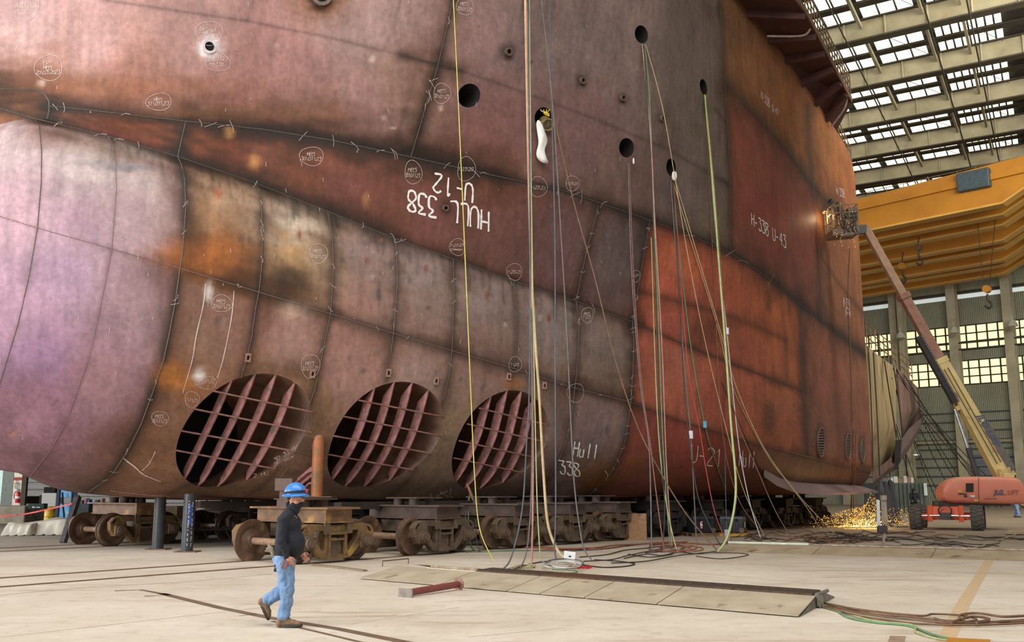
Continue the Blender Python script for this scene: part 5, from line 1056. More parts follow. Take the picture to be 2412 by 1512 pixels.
JM = dict(head=mj(490, 232, 0), yaw=-14, neck=mj(452, 345, 0), chest=mj(440, 480, 0), pelvis=mj(418, 800, 0), shr=mj(408, 440, -.185), shl=mj(440, 440, .185), elr=mj(408, 640, -.235), ell=mj(470, 650, .235), wrr=mj(462, 768, -.21), wrl=mj(535, 752, .21),
          hpr=mj(440, 880, -.09), hpl=mj(415, 880, .09), knr=mj(462, 1090, -.09), knl=mj(408, 1088, .1), anr=mj(435, 1335, -.09), anl=mj(232, 1195, .1), her=mj(385, 1414, -.09), tor=mj(612, 1414, -.1), hel=mj(172, 1215, .1), tol=mj(254, 1372, .1), belly=.06, curl=.7)
def man_extras(t, v, f, s_):
    hd = v['head']; o = hd + Vector((0, 0, .045)); n = 28
    band = MB(); bv = []
    for z, rr in ((.012, .1445), (.042, .1405)): bv += [o + f * (rr * 1.12 * math.cos(2 * math.pi * i / n)) + s_ * (rr * .99 * math.sin(2 * math.pi * i / n)) + Vector((0, 0, z + .012 * math.cos(2 * math.pi * i / n))) for i in range(n)]
    band.add(bv, [(i, (i + 1) % n, n + (i + 1) % n, n + i) for i in range(n)]).build('lamp_strap', BLACKC, t, smooth=60, local=True)
    lp = o + f * .16 + Vector((0, 0, .04)); MB().box(lp, (.05, .06, .055)).build('head_lamp', mat('red_lamp_case', (206, 70, 50), (180, 54, 40), rough=.4), t, bevel=.012, local=True); MB().cyl(lp + f * .02, lp + f * .04, .022, n=14).build('lamp_lens', BLACKC, t, local=True)
    blob([(v['neck'] + Vector((0, 0, -.03)), hd - Vector((0, 0, .105)) + f * .005, .086, .076), (hd + f * .045 - Vector((0, 0, .088)), .068, (1.05, .95, .8)), (v['neck'] + f * .045, .08)], 'neck_gaiter', BLACKC, t, .009, 4)
    blob([(hd + f * -.035 + Vector((0, 0, .02)), .098, (.9, .86, .75)), (hd - f * .06 - Vector((0, 0, .02)), .05)], 'hair', mat('black_hair', (26, 22, 20), (16, 14, 12), rough=.6, scale=60), t, .009, 3)
    kn = hd - f * .1 - Vector((0, 0, .085)); blob([(kn, .034), (kn, kn + Vector((-.02, 0, -.07)), .022, .012)], 'bandana_knot', BLACKC, t, .008, 2)
    MB().tube([hd + f * .02 - s_ * .085 + Vector((0, 0, .005)), hd + f * .1 - s_ * .07 + Vector((0, 0, .012)), hd + f * .108 - s_ * .02 + Vector((0, 0, .012)), hd + f * .108 + s_ * .04 + Vector((0, 0, .012))], .004, 6).build('safety_glasses', mat('clear_grey', (120, 120, 120), (90, 90, 90), rough=.1), t, local=True)
    cb = v['neck'] + Vector((-.07, 0, .0)); MB().tube(smooth_path([cb, v['neck'] + Vector((.0, -.1, -.03)), v['neck'] + Vector((.09, -.07, -.1)), v['neck'] + Vector((.13, 0, -.16))]), .006, 6).build('lanyard', mat('orange_cord', (222, 168, 110), (200, 140, 90)), t, local=True)
    w = v['wrr'] + Vector((.0, -.03, -.085)); MB().box(w + Vector((-.02, .02, -.02)), (.07, .018, .11), Matrix.Rotation(.35, 3, 'Y')).build('phone', mat('phone_case', (150, 110, 116), (90, 66, 70), rough=.3), t, bevel=.004, local=True)
    p = v['pelvis'] + Vector((-.165, -.06, .1)); blob([(p, p + Vector((-.06, -.01, .03)), .028, .02), (p + Vector((0, 0, .03)), p + Vector((-.05, 0, .07)), .024, .016), (p, p + Vector((.02, 0, -.06)), .03, .03), (p + Vector((0, .02, .02)), p + Vector((-.08, .02, .03)), .014, .012), (p + Vector((0, .0, -.01)), p + Vector((-.09, .0, .0)), .013, .011)], 'work_gloves', mat('grey_glove', (150, 138, 118), (104, 96, 84)), t, .007, 2)
    k = v['pelvis'] + Vector((-.09, -.12, -.12)); MB().tube([k + Vector((.0, 0, .08)), k + Vector((-.02, -.01, .02)), k], .006, 6).box(k + Vector((-.005, 0, -.02)), (.045, .02, .04)).build('key_ring', BLACKC, t, local=True)
    pts = [v['hpr'] + Vector((-.06, -.1, .02))]; MB().tube(smooth_path([v['hpr'] + Vector((0, -.118, .05)), lerp(v['hpr'], v['knr'], .5) + Vector((0, -.1, 0)), v['knr'] + Vector((0, -.083, 0))]), .004, 5).build('trouser_seam', mat('denim_seam', (96, 126, 168), (80, 108, 150)), t, local=True)
person('person', 'walking man in blue hard hat, black shirt, jeans and black face covering', base + Vector((0, .0, 0)) - Vector((0, 0, 0)), 0, JM, dict(top=BLACKC, legs=JEAN, boot=LEATH, hat=BLUEH), man_extras)
def std(h=1.75, st=.12, arm=0., lean=0., bend=0.):
    s = h / 1.75
    J = dict(head=(.03 + lean * 1.2, 0, 1.6), neck=(lean, 0, 1.46), chest=(lean * .7, 0, 1.25), pelvis=(0, 0, .93), shr=(lean, -.19, 1.41), shl=(lean, .19, 1.41), elr=(lean + .02 + arm * .1, -.25, 1.12), ell=(lean + .02 + arm * .1, .25, 1.12), wrr=(lean + .1 + arm * .3, -.2, .9 + arm * .25), wrl=(lean + .1 + arm * .3, .2, .9 + arm * .25),
             hpr=(0, -.1, .88), hpl=(0, .1, .88), knr=(st * .6, -.1, .48), knl=(-st * .4, .1, .48), anr=(st, -.1, .1), anl=(-st * 1.3, .1, .1), her=(st - .08, -.1, .02), tor=(st + .18, -.11, .02), hel=(-st * 1.3 - .08, .1, .02), tol=(-st * 1.3 + .18, .11, .02))
    return {k: tuple(c * s for c in p) for k, p in J.items()}
person('person', 'person in dark navy hooded workwear standing left of the orange lift', at_z(2156, 1219), -100, std(1.78, .04, .5, .05), dict(top=NAVY, legs=NAVY, boot=NAVY, hood=NAVY), detail=False)
def glove_extra(t, v, f, s_): MB().ball(v['wrl'] + Vector((.02, .02, -.03)), .07, sc=(1, .7, 1.2)).build('white_glove', WHITEH, t, smooth=60, local=True)
person('person', 'person in white hard hat, purple jacket and jeans right of the lift', at_z(2397, 1219), -60, std(1.78, .16, .35), dict(top=PURP, legs=JEAN, boot=LEATH, hat=WHITEH), glove_extra, detail=False)
pc = at_z(1917, 1232); JC = std(1.7, .2, .8, .25); JC.update(head=(.42, 0, 1.15), neck=(.32, 0, 1.05), chest=(.22, 0, .88), pelvis=(0, 0, .58), shr=(.3, -.19, 1.0), shl=(.3, .19, 1.0), elr=(.45, -.24, .76), ell=(.45, .24, .76), wrr=(.66, -.12, .72), wrl=(.66, .12, .72), hpr=(0, -.1, .55), hpl=(0, .1, .55), knr=(.34, -.13, .44), knl=(.3, .13, .2), anr=(.1, -.12, .1), anl=(-.1, .12, .12), her=(.02, -.12, .02), tor=(.28, -.12, .02), hel=(-.16, .12, .1), tol=(-.0, .12, .02))
person('person', 'person in dark blue workwear crouching in the shadow beside the spark shower', pc, -20, JC, dict(top=mat('dark_blue_workwear', (36, 44, 78), (24, 30, 54), rough=.9), legs=NAVY, boot=NAVY, hood=NAVY), detail=False)
# ================================================================== BOOM LIFT
LO = at_z(2238, 1249); LO = Vector((LO.x, LO.y + .3, 0)); LA = math.radians(-27)
lx = Vector((math.cos(LA), math.sin(LA), 0)); ly = Vector((-math.sin(LA), math.cos(LA), 0))
lift = thing('boom_lift', 'orange telescopic boom lift with long tan boom raised to the ship side', 'boom lift', LO)
ORL = mat('dusty_orange_paint', (208, 126, 102), (190, 112, 88), rough=.5, scale=1.2, amt=.6, spots=((176, 132, 104), 1.1, .58)); ORB = mat('bright_orange_chassis', (226, 96, 52), (200, 80, 42), rough=.5, scale=3); CRM = mat('cream_boom_paint', (212, 190, 128), (190, 166, 106), rough=.5, scale=1.5, spots=((150, 116, 84), 1.2, .64)); TYRE = mat('worn_tyre', (92, 86, 78), (62, 58, 52), rough=.9, scale=8); RBM = mat('rusty_inner_boom', (160, 116, 96), (128, 88, 70), rough=.5, scale=2); DGR = mat('dark_grey_metal', (60, 58, 56), (40, 38, 36), rough=.5)
LP = lambda x, y, z: LO + lx * x + ly * y + Vector((0, 0, z))
for sx in (-1, 1):
    for (y, st_) in ((0, 0), (2.5, 0)):
        c = LP(sx * 1.22, y, .52); ax = lx; mb = MB().lathe([(.28, -.24), (.44, -.25), (.5, -.2), (.52, -.1), (.525, 0), (.52, .1), (.5, .2), (.44, .25), (.28, .24)], c, ax, 32); w = mb.build('tyre', TYRE, lift, smooth=30)
        tr = MB()
        for k in range(18):
            a = 2 * math.pi * k / 18; r_ = ly * math.cos(a) + Vector((0, 0, math.sin(a))); tg = -ly * math.sin(a) + Vector((0, 0, math.cos(a)))
            for h_ in (-1, 1): tr.beam(c + r_ * .53 + ax * h_ * .02 + tg * .05 * h_, c + r_ * .51 + ax * h_ * .23 + tg * (.05 * h_ - .07), .06, .05, up=r_)
        tr.build('tread_lugs', TYRE, w)
        MB().lathe([(.3, 0), (.3, .05), (.2, .09), (.1, .09), (.08, .14), (.02, .14)], c + ax * sx * .12, ax * sx, 20).build('wheel_rim', ORB, w, smooth=40)
MB().beam(LP(-1.0, 0, .56), LP(1.0, 0, .56), .22, .26).build('front_axle', ORB, lift); MB().beam(LP(-1.0, 2.5, .56), LP(1.0, 2.5, .56), .22, .26).build('rear_axle', ORB, lift)
MB().hexa([LP(-.62, -.25, .5), LP(.62, -.25, .5), LP(.55, 2.8, .5), LP(-.55, 2.8, .5), LP(-.6, -.2, 1.0), LP(.6, -.2, 1.0), LP(.55, 2.8, 1.02), LP(-.55, 2.8, 1.02)]).build('chassis', ORB, lift, bevel=.03)
for sx in (-1, 1): MB().beam(LP(sx * .62, -.32, .35), LP(sx * .62, -.32, 1.05), .06, .2).build('tie_bracket', ORB, lift); MB().cyl(LP(sx * .2, -.36, .62), LP(sx * 1.0, -.3, .6), .04, n=10).build('steer_cylinder', mat('chrome_rod', (190, 190, 190), (150, 150, 150), rough=.2, metal=.8), lift)
MB().tube(smooth_path([LP(-.2, -.38, .62), LP(-.25, -.45, .9), LP(0, -.45, 1.05), LP(.25, -.45, .9), LP(.2, -.38, .62)]), .03, 6).build('hose_loop', DGR, lift)
MB().box(LP(0, -.3, .6), (.4, .3, .3), Matrix((lx, ly, Vector((0, 0, 1)))).transposed()).build('steer_box', DGR, lift)
MB().cyl(LP(0, 1.3, 1.0), LP(0, 1.3, 1.22), .6, n=28).build('slew_ring', DGR, lift)
# turntable: long rounded cowl across the view
TC = LP(0.25, 1.3, 0); YT = TC.y
def tp(px, py, dy=0.): return at_y(px, py, YT + dy)
def cowl(y0, y1, name, dx=0):
    prof = []
    for x, zt, zb in ((2196, 1158, 1166), (2199, 1146, 1176), (2206, 1137, 1181), (2218, 1129, 1184), (2236, 1124, 1185), (2262, 1122.5, 1186), (2300, 1122.5, 1186.5), (2340, 1123, 1187), (2366, 1124, 1187), (2378, 1130, 1187), (2384, 1142, 1186), (2385, 1165, 1183), (2383, 1178, 1181)): x += dx * max(0, (2300 - x) / 104); prof.append((tp(x, zt + dx * .1), tp(x, zb)))
    mb = MB(); n = 8; v = []
    for (a, b) in prof:
        c = (a + b) / 2; h_ = (a.z - b.z) / 2
        for k in range(16):
            an = 2 * math.pi * k / 16; cy, cz = math.cos(an), math.sin(an); e = .45; yy = (abs(cy) ** e) * (1 if cy >= 0 else -1); zz_ = (abs(cz) ** e) * (1 if cz >= 0 else -1)
            v.append(Vector((c.x, (y0 + y1) / 2 + yy * (y1 - y0) / 2, c.z + zz_ * h_)))
    m = len(prof); mb.add(v, [(i * 16 + k, i * 16 + (k + 1) % 16, (i + 1) * 16 + (k + 1) % 16, (i + 1) * 16 + k) for i in range(m - 1) for k in range(16)] + [tuple(range(15, -1, -1)), tuple(range((m - 1) * 16, m * 16))])
    return mb.build(name, ORL, lift, smooth=50)
near_cowl = cowl(YT - 1.15, YT - .3, 'engine_cowl'); cowl(YT + .1, YT + .9, 'tank_cowl', 34)
MB().hexa([tp(2215, 1192, -.9), tp(2380, 1192, -.9), tp(2380, 1192, 1.), tp(2215, 1192, 1.), tp(2210, 1183, -.9), tp(2383, 1183, -.9), tp(2383, 1183, 1.), tp(2210, 1183, 1.)]).build('turntable_plate', DGR, lift)
fy_ = YT - 1.165
def fp(px, py, off=0.): return at_y(px, py, fy_ - off)
def panel(px0, py0, px1, py1, name, m, off=.02, par=None): MB().hexa([fp(px0, py1), fp(px1, py1), fp(px1, py1, off), fp(px0, py1, off), fp(px0, py0), fp(px1, py0), fp(px1, py0, off), fp(px0, py0, off)]).build(name, m, par or near_cowl)
panel(2275, 1138, 2293, 1158.5, 'engine_grille', mat('black_grille', (34, 32, 24), (20, 18, 14), scale=60, amt=.9, spots=((120, 104, 40), 70, .62))); panel(2304.5, 1124, 2305.6, 1186, 'cowl_joint', DGR, .012)
panel(2226, 1179.5, 2272, 1180.4, 'cowl_slot', DGR, .012); panel(2318, 1174, 2348, 1174.8, 'cowl_slot', DGR, .012); panel(2257, 1154, 2268, 1160, 'warning_sticker', mat('amber_sticker', (214, 160, 70), (190, 136, 60))); panel(2294, 1176, 2305, 1181, 'warning_sticker', mat('amber_sticker', (214, 160, 70), (190, 136, 60))); panel(2257, 1162, 2277, 1164.4, 'black_sticker', DGR); panel(2271, 1166, 2278, 1171, 'black_sticker', DGR)
def text(s, p0, ux, uz, height, m, parent, shear=0., name='lettering', bold=.0):
    cu = bpy.data.curves.new(name, 'FONT'); cu.body = s; cu.size = height * 1.4; cu.extrude = .006; cu.shear = shear; cu.offset = bold; cu.materials.append(m); o = text_mesh(cu, name, m); ux = Vector(ux).normalized(); uz = Vector(uz).normalized(); n = ux.cross(uz)
    M = Matrix((ux, uz, n)).transposed().to_4x4(); M.translation = V3(p0) - Vector(lift.get('_o')) if parent else V3(p0); o.matrix_local = M; o.parent = parent; return o
GREY = mat('grey_decal', (86, 92, 118), (70, 76, 100), rough=.4); WHT = mat('white_decal', (236, 232, 228), (220, 214, 210), rough=.5); REDL = mat('faded_red_decal', (196, 92, 84), (170, 76, 70))
text('JLG', fp(2341, 1164, .03), (1, 0, 0), (0, 0, 1), .19, GREY, near_cowl, .3, bold=.006); text('LIFT', fp(2372, 1164, .03), (1, 0, 0), (0, 0, 1), .19, REDL, near_cowl, .2, bold=.004); text('600S', fp(2284, 1171, .03), (1, 0, 0), (0, 0, 1), .085, WHT, near_cowl, 0, bold=.004); panel(2341, 1164.6, 2370, 1165.6, 'decal_line', GREY, .012)
# boom
def bp(px, py, dy): return at_y(px, py, YT + dy)
B0, B1 = bp(2370, 1127, 0.), bp(2036, 533, .9)
bd = (B1 - B0).normalized(); LB = (B1 - B0).length; bu = Vector((0, 1, 0)).cross(bd); bu = -bu if bu.z < 0 else bu
MB().hexa([bp(2362, 1140, -.5), bp(2382, 1142, -.5), bp(2382, 1142, .5), bp(2362, 1140, .5), bp(2350, 1104, -.5), bp(2380, 1100, -.5), bp(2380, 1100, .5), bp(2350, 1104, .5)]).build('boom_pivot', CRM, lift, bevel=.04)
MB().box(bp(2376, 1124, -.62), (.5, .1, .35)).box(bp(2374, 1136, -.6), (.34, .12, .3)).build('pivot_guard', CRM, lift, bevel=.03)
def sec(t0, t1, w, h0, h1, m, name, off=0.):
    a, b = B0 + bd * LB * t0 + bu * off, B0 + bd * LB * t1 + bu * off; y = Vector((0, w / 2, 0)); return MB().hexa([a - bu * h0 / 2 - y, a - bu * h0 / 2 + y, b - bu * h1 / 2 + y, b - bu * h1 / 2 - y, a + bu * h0 / 2 - y, a + bu * h0 / 2 + y, b + bu * h1 / 2 + y, b + bu * h1 / 2 - y]).build(name, m, lift, bevel=.02)
s1 = sec(0, .45, .46, .82, .55, CRM, 'base_boom'); s2 = sec(.4, .72, .36, .46, .42, RBM, 'middle_boom'); s3 = sec(.68, 1., .28, .36, .34, mat('tan_fly_boom', (176, 142, 112), (140, 106, 84), rough=.5, scale=2), 'fly_boom')
a, b = B0 + bd * LB * .02 + bu * .34 + Vector((0, -.24, 0)), B0 + bd * LB * .2 + bu * .3 + Vector((0, -.24, 0)); MB().beam(a, b, .03, .34, up=bu).build('grey_boom_cover', mat('grey_boom_paint', (112, 104, 96), (86, 80, 74)), s1)
ct = MB(); MB().beam(B0 + bd * LB * .3 - bu * .42 + Vector((0, -.1, 0)), B0 + bd * LB * .56 - bu * .42 + Vector((0, -.1, 0)), .26, .22, up=bu).build('hose_track', DGR, s1)
for k in range(26): p = B0 + bd * LB * (.3 + .26 * k / 26) - bu * .3 + Vector((0, -.24, 0)); ct.beam(p, p + bd * .1, .1, .08, up=bu)
ct.build('track_links', mat('worn_grey', (110, 106, 104), (76, 72, 70)), s1)
for t_ in (.44, .7): sec(t_, t_ + .02, .5, .62 if t_ < .5 else .5, .62 if t_ < .5 else .5, CRM if t_ < .5 else RBM, 'boom_collar')
for k, o_ in ((0, .05), (1, -.14)): MB().beam(B0 + bd * LB * .06 + bu * o_ + Vector((0, -.25, 0)), B0 + bd * LB * .42 + bu * o_ + Vector((0, -.25, 0)), .03, .04, up=bu).build('boom_line', mat('brown_line', (120, 92, 62), (90, 70, 48)), s1)
text('JLG LIFT', B0 + bd * LB * .232 + bu * .12 + Vector((0, -.26, 0)), -bd, bu, .3, GREY, s1, .25, bold=.012)
cy0, cy1 = bp(2303, 1122, -.1), B0 + bd * LB * .28 - bu * .5
MB().cyl(cy0, lerp(cy0, cy1, .42), .12, n=14).build('lift_cylinder', DGR, lift); MB().cyl(lerp(cy0, cy1, .4), cy1, .07, n=14).build('lift_rod', mat('chrome_rod', (190, 190, 190)), lift); MB().beam(cy1, cy1 + bu * .3, .3, .2).build('cylinder_lug', CRM, lift)
# platform
PY = B1.y - .4
def pp(px, py, dy=0.): return at_y(px, py, PY + dy)
MB().beam(B1 + Vector((.0, 0, -.15)), pp(2012, 541), .3, .4).build('jib_mount', DGR, lift)
hx0, hx1 = pp(1953, 546), pp(2014, 541); fl_ = Vector((0, 1.0, .0)); MB().hexa([hx0 - Vector((0, .5, .32)), hx1 - Vector((0, .5, .32)), hx1 + Vector((0, .5, -.32)), hx0 + Vector((0, .5, -.32)), hx0 - Vector((0, .5, 0)), hx1 - Vector((0, .5, 0)), hx1 + Vector((0, .5, 0)), hx0 + Vector((0, .5, 0))]).build('platform_floor', mat('platform_steel', (150, 122, 98), (112, 88, 70), rough=.6), lift)
mb = MB(); cr = [hx0 - Vector((0, .5, 0)), hx1 - Vector((0, .5, 0)), hx1 + Vector((0, .5, 0)), hx0 + Vector((0, .5, 0))]
for h_ in (.4, .75, 1.12): mb.tube([c + Vector((0, 0, h_)) for c in cr + cr[:1]], .03, 6)
for i in range(4):
    for k in range(3): q = lerp(cr[i], cr[(i + 1) % 4], k / 3); mb.cyl(q, q + Vector((0, 0, 1.12)), .03, n=6)
mb.build('guard_rail', mat('platform_rail', (158, 130, 100), (120, 96, 72)), lift)
MB().box(pp(2006, 503, -.1), (.4, .5, .5)).build('control_box', mat('control_grey', (140, 122, 104), (96, 82, 70)), lift, bevel=.03); MB().tube(smooth_path([pp(1978, 555, -.5), pp(2000, 552, -.5), pp(2016, 548, -.4), pp(2018, 532, -.3)]), .1, 8).build('frame_bend', mat('control_grey', (140, 122, 104)), lift, smooth=60)
mb = MB(); 
for k in range(8): q = pp(1975 + 5 * k, 500 + random.uniform(-14, 8), -.45); mb.tube(smooth_path([q, q + Vector((.1, -.1, -.4)), q + Vector((.0, -.12, -.8)), q + Vector((.15, -.05, -1.1))]), .025, 5)
mb.build('hanging_leads', DGR, lift)
def hang_mask(t, v, f, s_): MB().box(v['head'] + f * .1, (.05, .2, .24)).build('welding_mask', GREENH, t, bevel=.03, local=True)
fz = hx0.z
person('person', 'welder with dark hood in the lift platform, facing the hull', Vector((pp(1968, 540).x, PY, fz)), 165, std(1.6, .05, .8, .1), dict(top=TANW, legs=TANW, boot=NAVY, hood=GREENH), hang_mask, detail=False)
person('person', 'second worker in tan clothes standing at the back of the lift platform', Vector((pp(1989, 540).x, PY + .15, fz)), 180, std(1.5, .04, .6, .15), dict(top=TANW, legs=TANW, boot=NAVY, hood=TANW), detail=False)
# ================================================================== SPARKS
SP = mat('hot_spark', (255, 190, 70), (255, 160, 40), emit=(255, 176, 60), es=3.2); SPW = mat('white_hot_spark', (255, 240, 180), (255, 220, 140), emit=(255, 226, 140), es=5)
def sparks(n, gen, sz, name, label, m):
    mb = MB()
    for i in range(n):
        p, d = gen(); s = sz * random.uniform(.5, 1.4); d = d.normalized() * s * random.uniform(1.2, 4); a = d.orthogonal().normalized() * s * .5; b = d.cross(a).normalized() * s * .5
        mb.add([p, p + d * .4 + a, p + d * .4 - a * .5 + b, p + d * .4 - a * .5 - b, p + d], [(0, 2, 1), (0, 3, 2), (0, 1, 3), (4, 1, 2), (4, 2, 3), (4, 3, 1)])
    o = mb.build(name, m); return tag(o, label, 'sparks', kind='stuff')
SY = at_z(2040, 1244).y; S0 = at_z(2045, 1243); ap = at_y(2062, 1156, SY)
def g1():
    px = random.gauss(2024, 44)
    if px > 2066: px -= 60 * random.random()
    hm = 26 + 20 * math.exp(-((px - 2020) / 50) ** 2) + 42 * math.exp(-((px - 2056) / 15) ** 2); py = 1242 - hm * random.random() ** 1.25
    p = at_y(px, py, SY + random.gauss(0, .35)); p.z = max(p.z, .02); return p, Vector((p.x - S0.x, random.gauss(0, .2), .35 + random.random()))
sparks(1400, g1, .0125, 'spark_shower', 'bright orange spark shower spraying up from the floor under the stern', SP)
def g2():
    px = random.gauss(2030, 26); p = at_y(px, 1241 - random.random() ** 2 * 18, SY + random.gauss(0, .3)); p.z = max(p.z, .02); return p, Vector((p.x - S0.x, 0, .3))
sparks(260, g2, .016, 'spark_core', 'yellow-white hot core of the spark shower at floor level', SPW)
def g2b(): p = at_y(random.uniform(1990, 2075), 1249, SY - 1.1); return Vector((p.x, p.y + random.gauss(0, .1), .02)), Vector((1, 0, 0))
sparks(90, g2b, .016, 'floor_sparks', 'thin line of sparks skidding over the floor in front of the shower', SP)
def g3(): return at_y(random.gauss(2118, 16), 1236 - random.random() ** 1.5 * 40, SY + random.gauss(0, .3)), Vector((1, 0, .3))
sparks(170, g3, .012, 'side_sparks', 'loose orange sparks flying right behind the upright tool stand', SP)
def g4(): return at_y(random.uniform(1966, 2016), random.uniform(474, 582), PY - .7 + random.uniform(-.3, .3)), Vector((random.gauss(0, .3), 0, -1))
sparks(34, g4, .009, 'falling_sparks', 'few bright sparks falling around the raised lift platform', SPW)
def plight(name, loc, e, c, r=.2): l = bpy.data.lights.new(name, 'POINT'); l.energy = e; l.color = c; l.shadow_soft_size = r; o = bpy.data.objects.new(name, l); col.objects.link(o); o.location = loc
plight('spark_glow', S0 + Vector((0, -.4, .5)), 90, (1, .6, .2), .4); plight('welding_arc', pp(1951, 510, -.1), 45, (1, .75, .4), .1)
# ================================================================== ROPES, HOSES AND CABLES
CC = {}
def cmat(n, c, c2=None):
    if n not in CC: CC[n] = mat('cable_' + n, c, c2, rough=.6, scale=4)
    return CC[n]
CMAT = dict(yellow=cmat('yellow', (206, 196, 96), (170, 160, 76)), cream=cmat('cream', (206, 182, 138), (170, 146, 108)), grey=cmat('grey', (112, 108, 106), (84, 80, 80)), slate=cmat('slate', (92, 96, 104), (66, 70, 78)), red=cmat('red', (176, 74, 62), (140, 60, 52)), pink=cmat('pink', (186, 130, 118), (150, 100, 92)), brown=cmat('brown', (128, 96, 70), (92, 68, 50)), green=cmat('green', (112, 150, 110), (80, 118, 84)), lime=cmat('lime', (178, 186, 124), (146, 152, 100)), dark=cmat('dark', (62, 54, 48), (42, 36, 32)), rust=cmat('rust', (150, 92, 68), (110, 68, 52)), white=cmat('white', (206, 204, 198), (170, 168, 162)))
def invt(px, py, P): d = ray(px, py); return 1 / float(np.dot(np.array(P) - CAM, d) / np.dot(d, d))
def hang(pts, c, r, label, group=None, box=None, end=None, top=None, name='hanging_cable', off=.22, fl=True):
    (x0, y0), (x1, y1) = pts[0], pts[-1]
    if top is None:
        h = hull(x0, y0, off); A = h[0]
    else: A = top
    B = at_z(x1, y1, .02) if end is None else end
    L = [0.]
    for a, b in zip(pts[:-1], pts[1:]): L.append(L[-1] + math.hypot(b[0] - a[0], b[1] - a[1]))
    i0, i1 = invt(x0, y0, A), invt(x1, y1, B); P = []
    sp = smooth_path([(x, y, l) for (x, y), l in zip(pts, L)], 7)
    for p in sp:
        u = p.z / L[-1]; i_ = i0 + (i1 - i0) * u; P.append(Vector(CAM + ray(p.x, p.y) / i_))
    # keep the lead outside the plating
    for k, p in enumerate(P):
        d = (p - Vector(CAM)); h = BV.ray_cast(Vector(CAM), d.normalized())
        if h[0] is not None and (h[0] - Vector(CAM)).length < d.length + .06: P[k] = Vector(CAM) + d.normalized() * ((h[0] - Vector(CAM)).length - .08)
        if P[k].z < .02: P[k].z = .02
    if y0 < 10 and top is None: P = [P[0] + Vector((0, 0, 2.5)) + (P[0] - P[1]) * .2] + P
    t = MB().tube(P, r, 6).build(name, CMAT[c], smooth=70); tag(t, label, name.split('_')[-1], group)
    if box:
        q = min(P, key=lambda p: (project(np.array(p))[1] - box[0]) ** 2); d = (Vector(CAM) - q).normalized() * .04
        MB().box(q + d, (.13, .12, .26)).build('plug_box', mat('plug_' + box[1], {'white': (226, 228, 230), 'blue': (104, 176, 200), 'grey': (168, 174, 186)}[box[1]], rough=.4), t, bevel=.015)
    return t
hang([(1068, 0), (1080, 250), (1097, 640), (1108, 900), (1118, 1120), (1130, 1245), (1163, 1322)], 'yellow', .016, 'thin yellow rope hanging down the hull left of the brown bundle', name='hanging_rope')
hang([(1237, 0), (1245, 400), (1251, 620), (1262, 820), (1270, 930), (1280, 1110), (1290, 1230), (1310, 1290), (1330, 1315)], 'cream', .04, 'thick cream hose of the bundle, curving right at the floor', name='hanging_hose')
hang([(1240, 0), (1247, 500), (1252, 800), (1255, 1000), (1255, 1200), (1252, 1332)], 'pink', .024, 'pinkish cable hanging straight down in the cream bundle')
hang([(1247, 0), (1251, 400), (1257, 800), (1262, 1050), (1266, 1200), (1273, 1320)], 'lime', .016, 'thin lime green cable with blue tape in the cream bundle')
hang([(1244, 0), (1248, 500), (1247, 900), (1240, 1050), (1230, 1200), (1205, 1310), (1185, 1340)], 'slate', .018, 'slate cable swinging out left at the foot of the cream bundle')
hang([(1246, 120), (1250, 600), (1253, 1000), (1250, 1200), (1240, 1300), (1225, 1338)], 'grey', .016, 'grey cable second from the left at the foot of the bundle')
hang([(1294, 0), (1301, 300), (1307, 560), (1308, 900), (1309, 1200), (1306, 1290), (1312, 1320)], 'slate', .022, 'slate cable hanging straight right of the cream bundle')
hang([(1275, 0), (1302, 250), (1322, 560), (1336, 800), (1345, 1000), (1352, 1130), (1362, 1220), (1375, 1290), (1395, 1320)], 'grey', .02, 'grey cable passing left of the word on the bilge')
hang([(1305, 275), (1350, 470), (1400, 650), (1450, 850), (1500, 1000), (1560, 1120), (1620, 1215), (1690, 1297)], 'brown', .02, 'brown rope slanting right from the duct hole to the tool chests', name='hanging_rope')
hang([(1513, 104), (1533, 330), (1542, 510), (1560, 830), (1570, 1100), (1583, 1290)], 'pink', .022, 'pale pink cable from the topmost manhole')
hang([(1518, 104), (1530, 230), (1541, 520), (1553, 800), (1562, 1050), (1578, 1285)], 'green', .02, 'green cable from the topmost manhole')
hang([(1521, 105), (1560, 250), (1590, 420), (1620, 600), (1660, 800), (1708, 1000), (1750, 1150), (1800, 1262)], 'cream', .015, 'thin cream line from the topmost manhole slanting past the chests', name='hanging_line')
hang([(1516, 106), (1528, 300), (1543, 620), (1551, 900), (1560, 1100), (1566, 1200), (1560, 1297)], 'dark', .018, 'dark cable from the topmost manhole')
hang([(1480, 385), (1488, 640), (1508, 900), (1528, 1040), (1533, 1180), (1536, 1290), (1548, 1300)], 'grey', .02, 'grey cable from the manhole above the orange plates')
hang([(1483, 385), (1492, 640), (1511, 900), (1531, 1040), (1548, 1180), (1565, 1300)], 'rust', .018, 'rust-coloured cable from the manhole above the orange plates')
hang([(1583, 420), (1625, 560), (1690, 770), (1727, 916), (1803, 1065), (1850, 1130), (1900, 1195), (1935, 1250)], 'cream', .018, 'first of two long cream lines slanting to the spark shower', 'long cream lines slanting to the sparks', name='hanging_line')
hang([(1590, 422), (1640, 590), (1700, 790), (1736, 916), (1800, 1055), (1880, 1165), (1965, 1256)], 'cream', .016, 'second, outer one of two long cream lines slanting to the spark shower', 'long cream lines slanting to the sparks', name='hanging_line')
hang([(1583, 422), (1597, 560), (1625, 800), (1660, 1000), (1700, 1130), (1745, 1245)], 'green', .022, 'green hose passing the light blue plug on the red plates', box=(998, 'blue'), name='hanging_hose')
hang([(1580, 424), (1594, 620), (1612, 860), (1627, 1024), (1634, 1150), (1641, 1285)], 'grey', .018, 'grey cable with small white plug box beside the brushed letter U', box=(1024, 'white'))
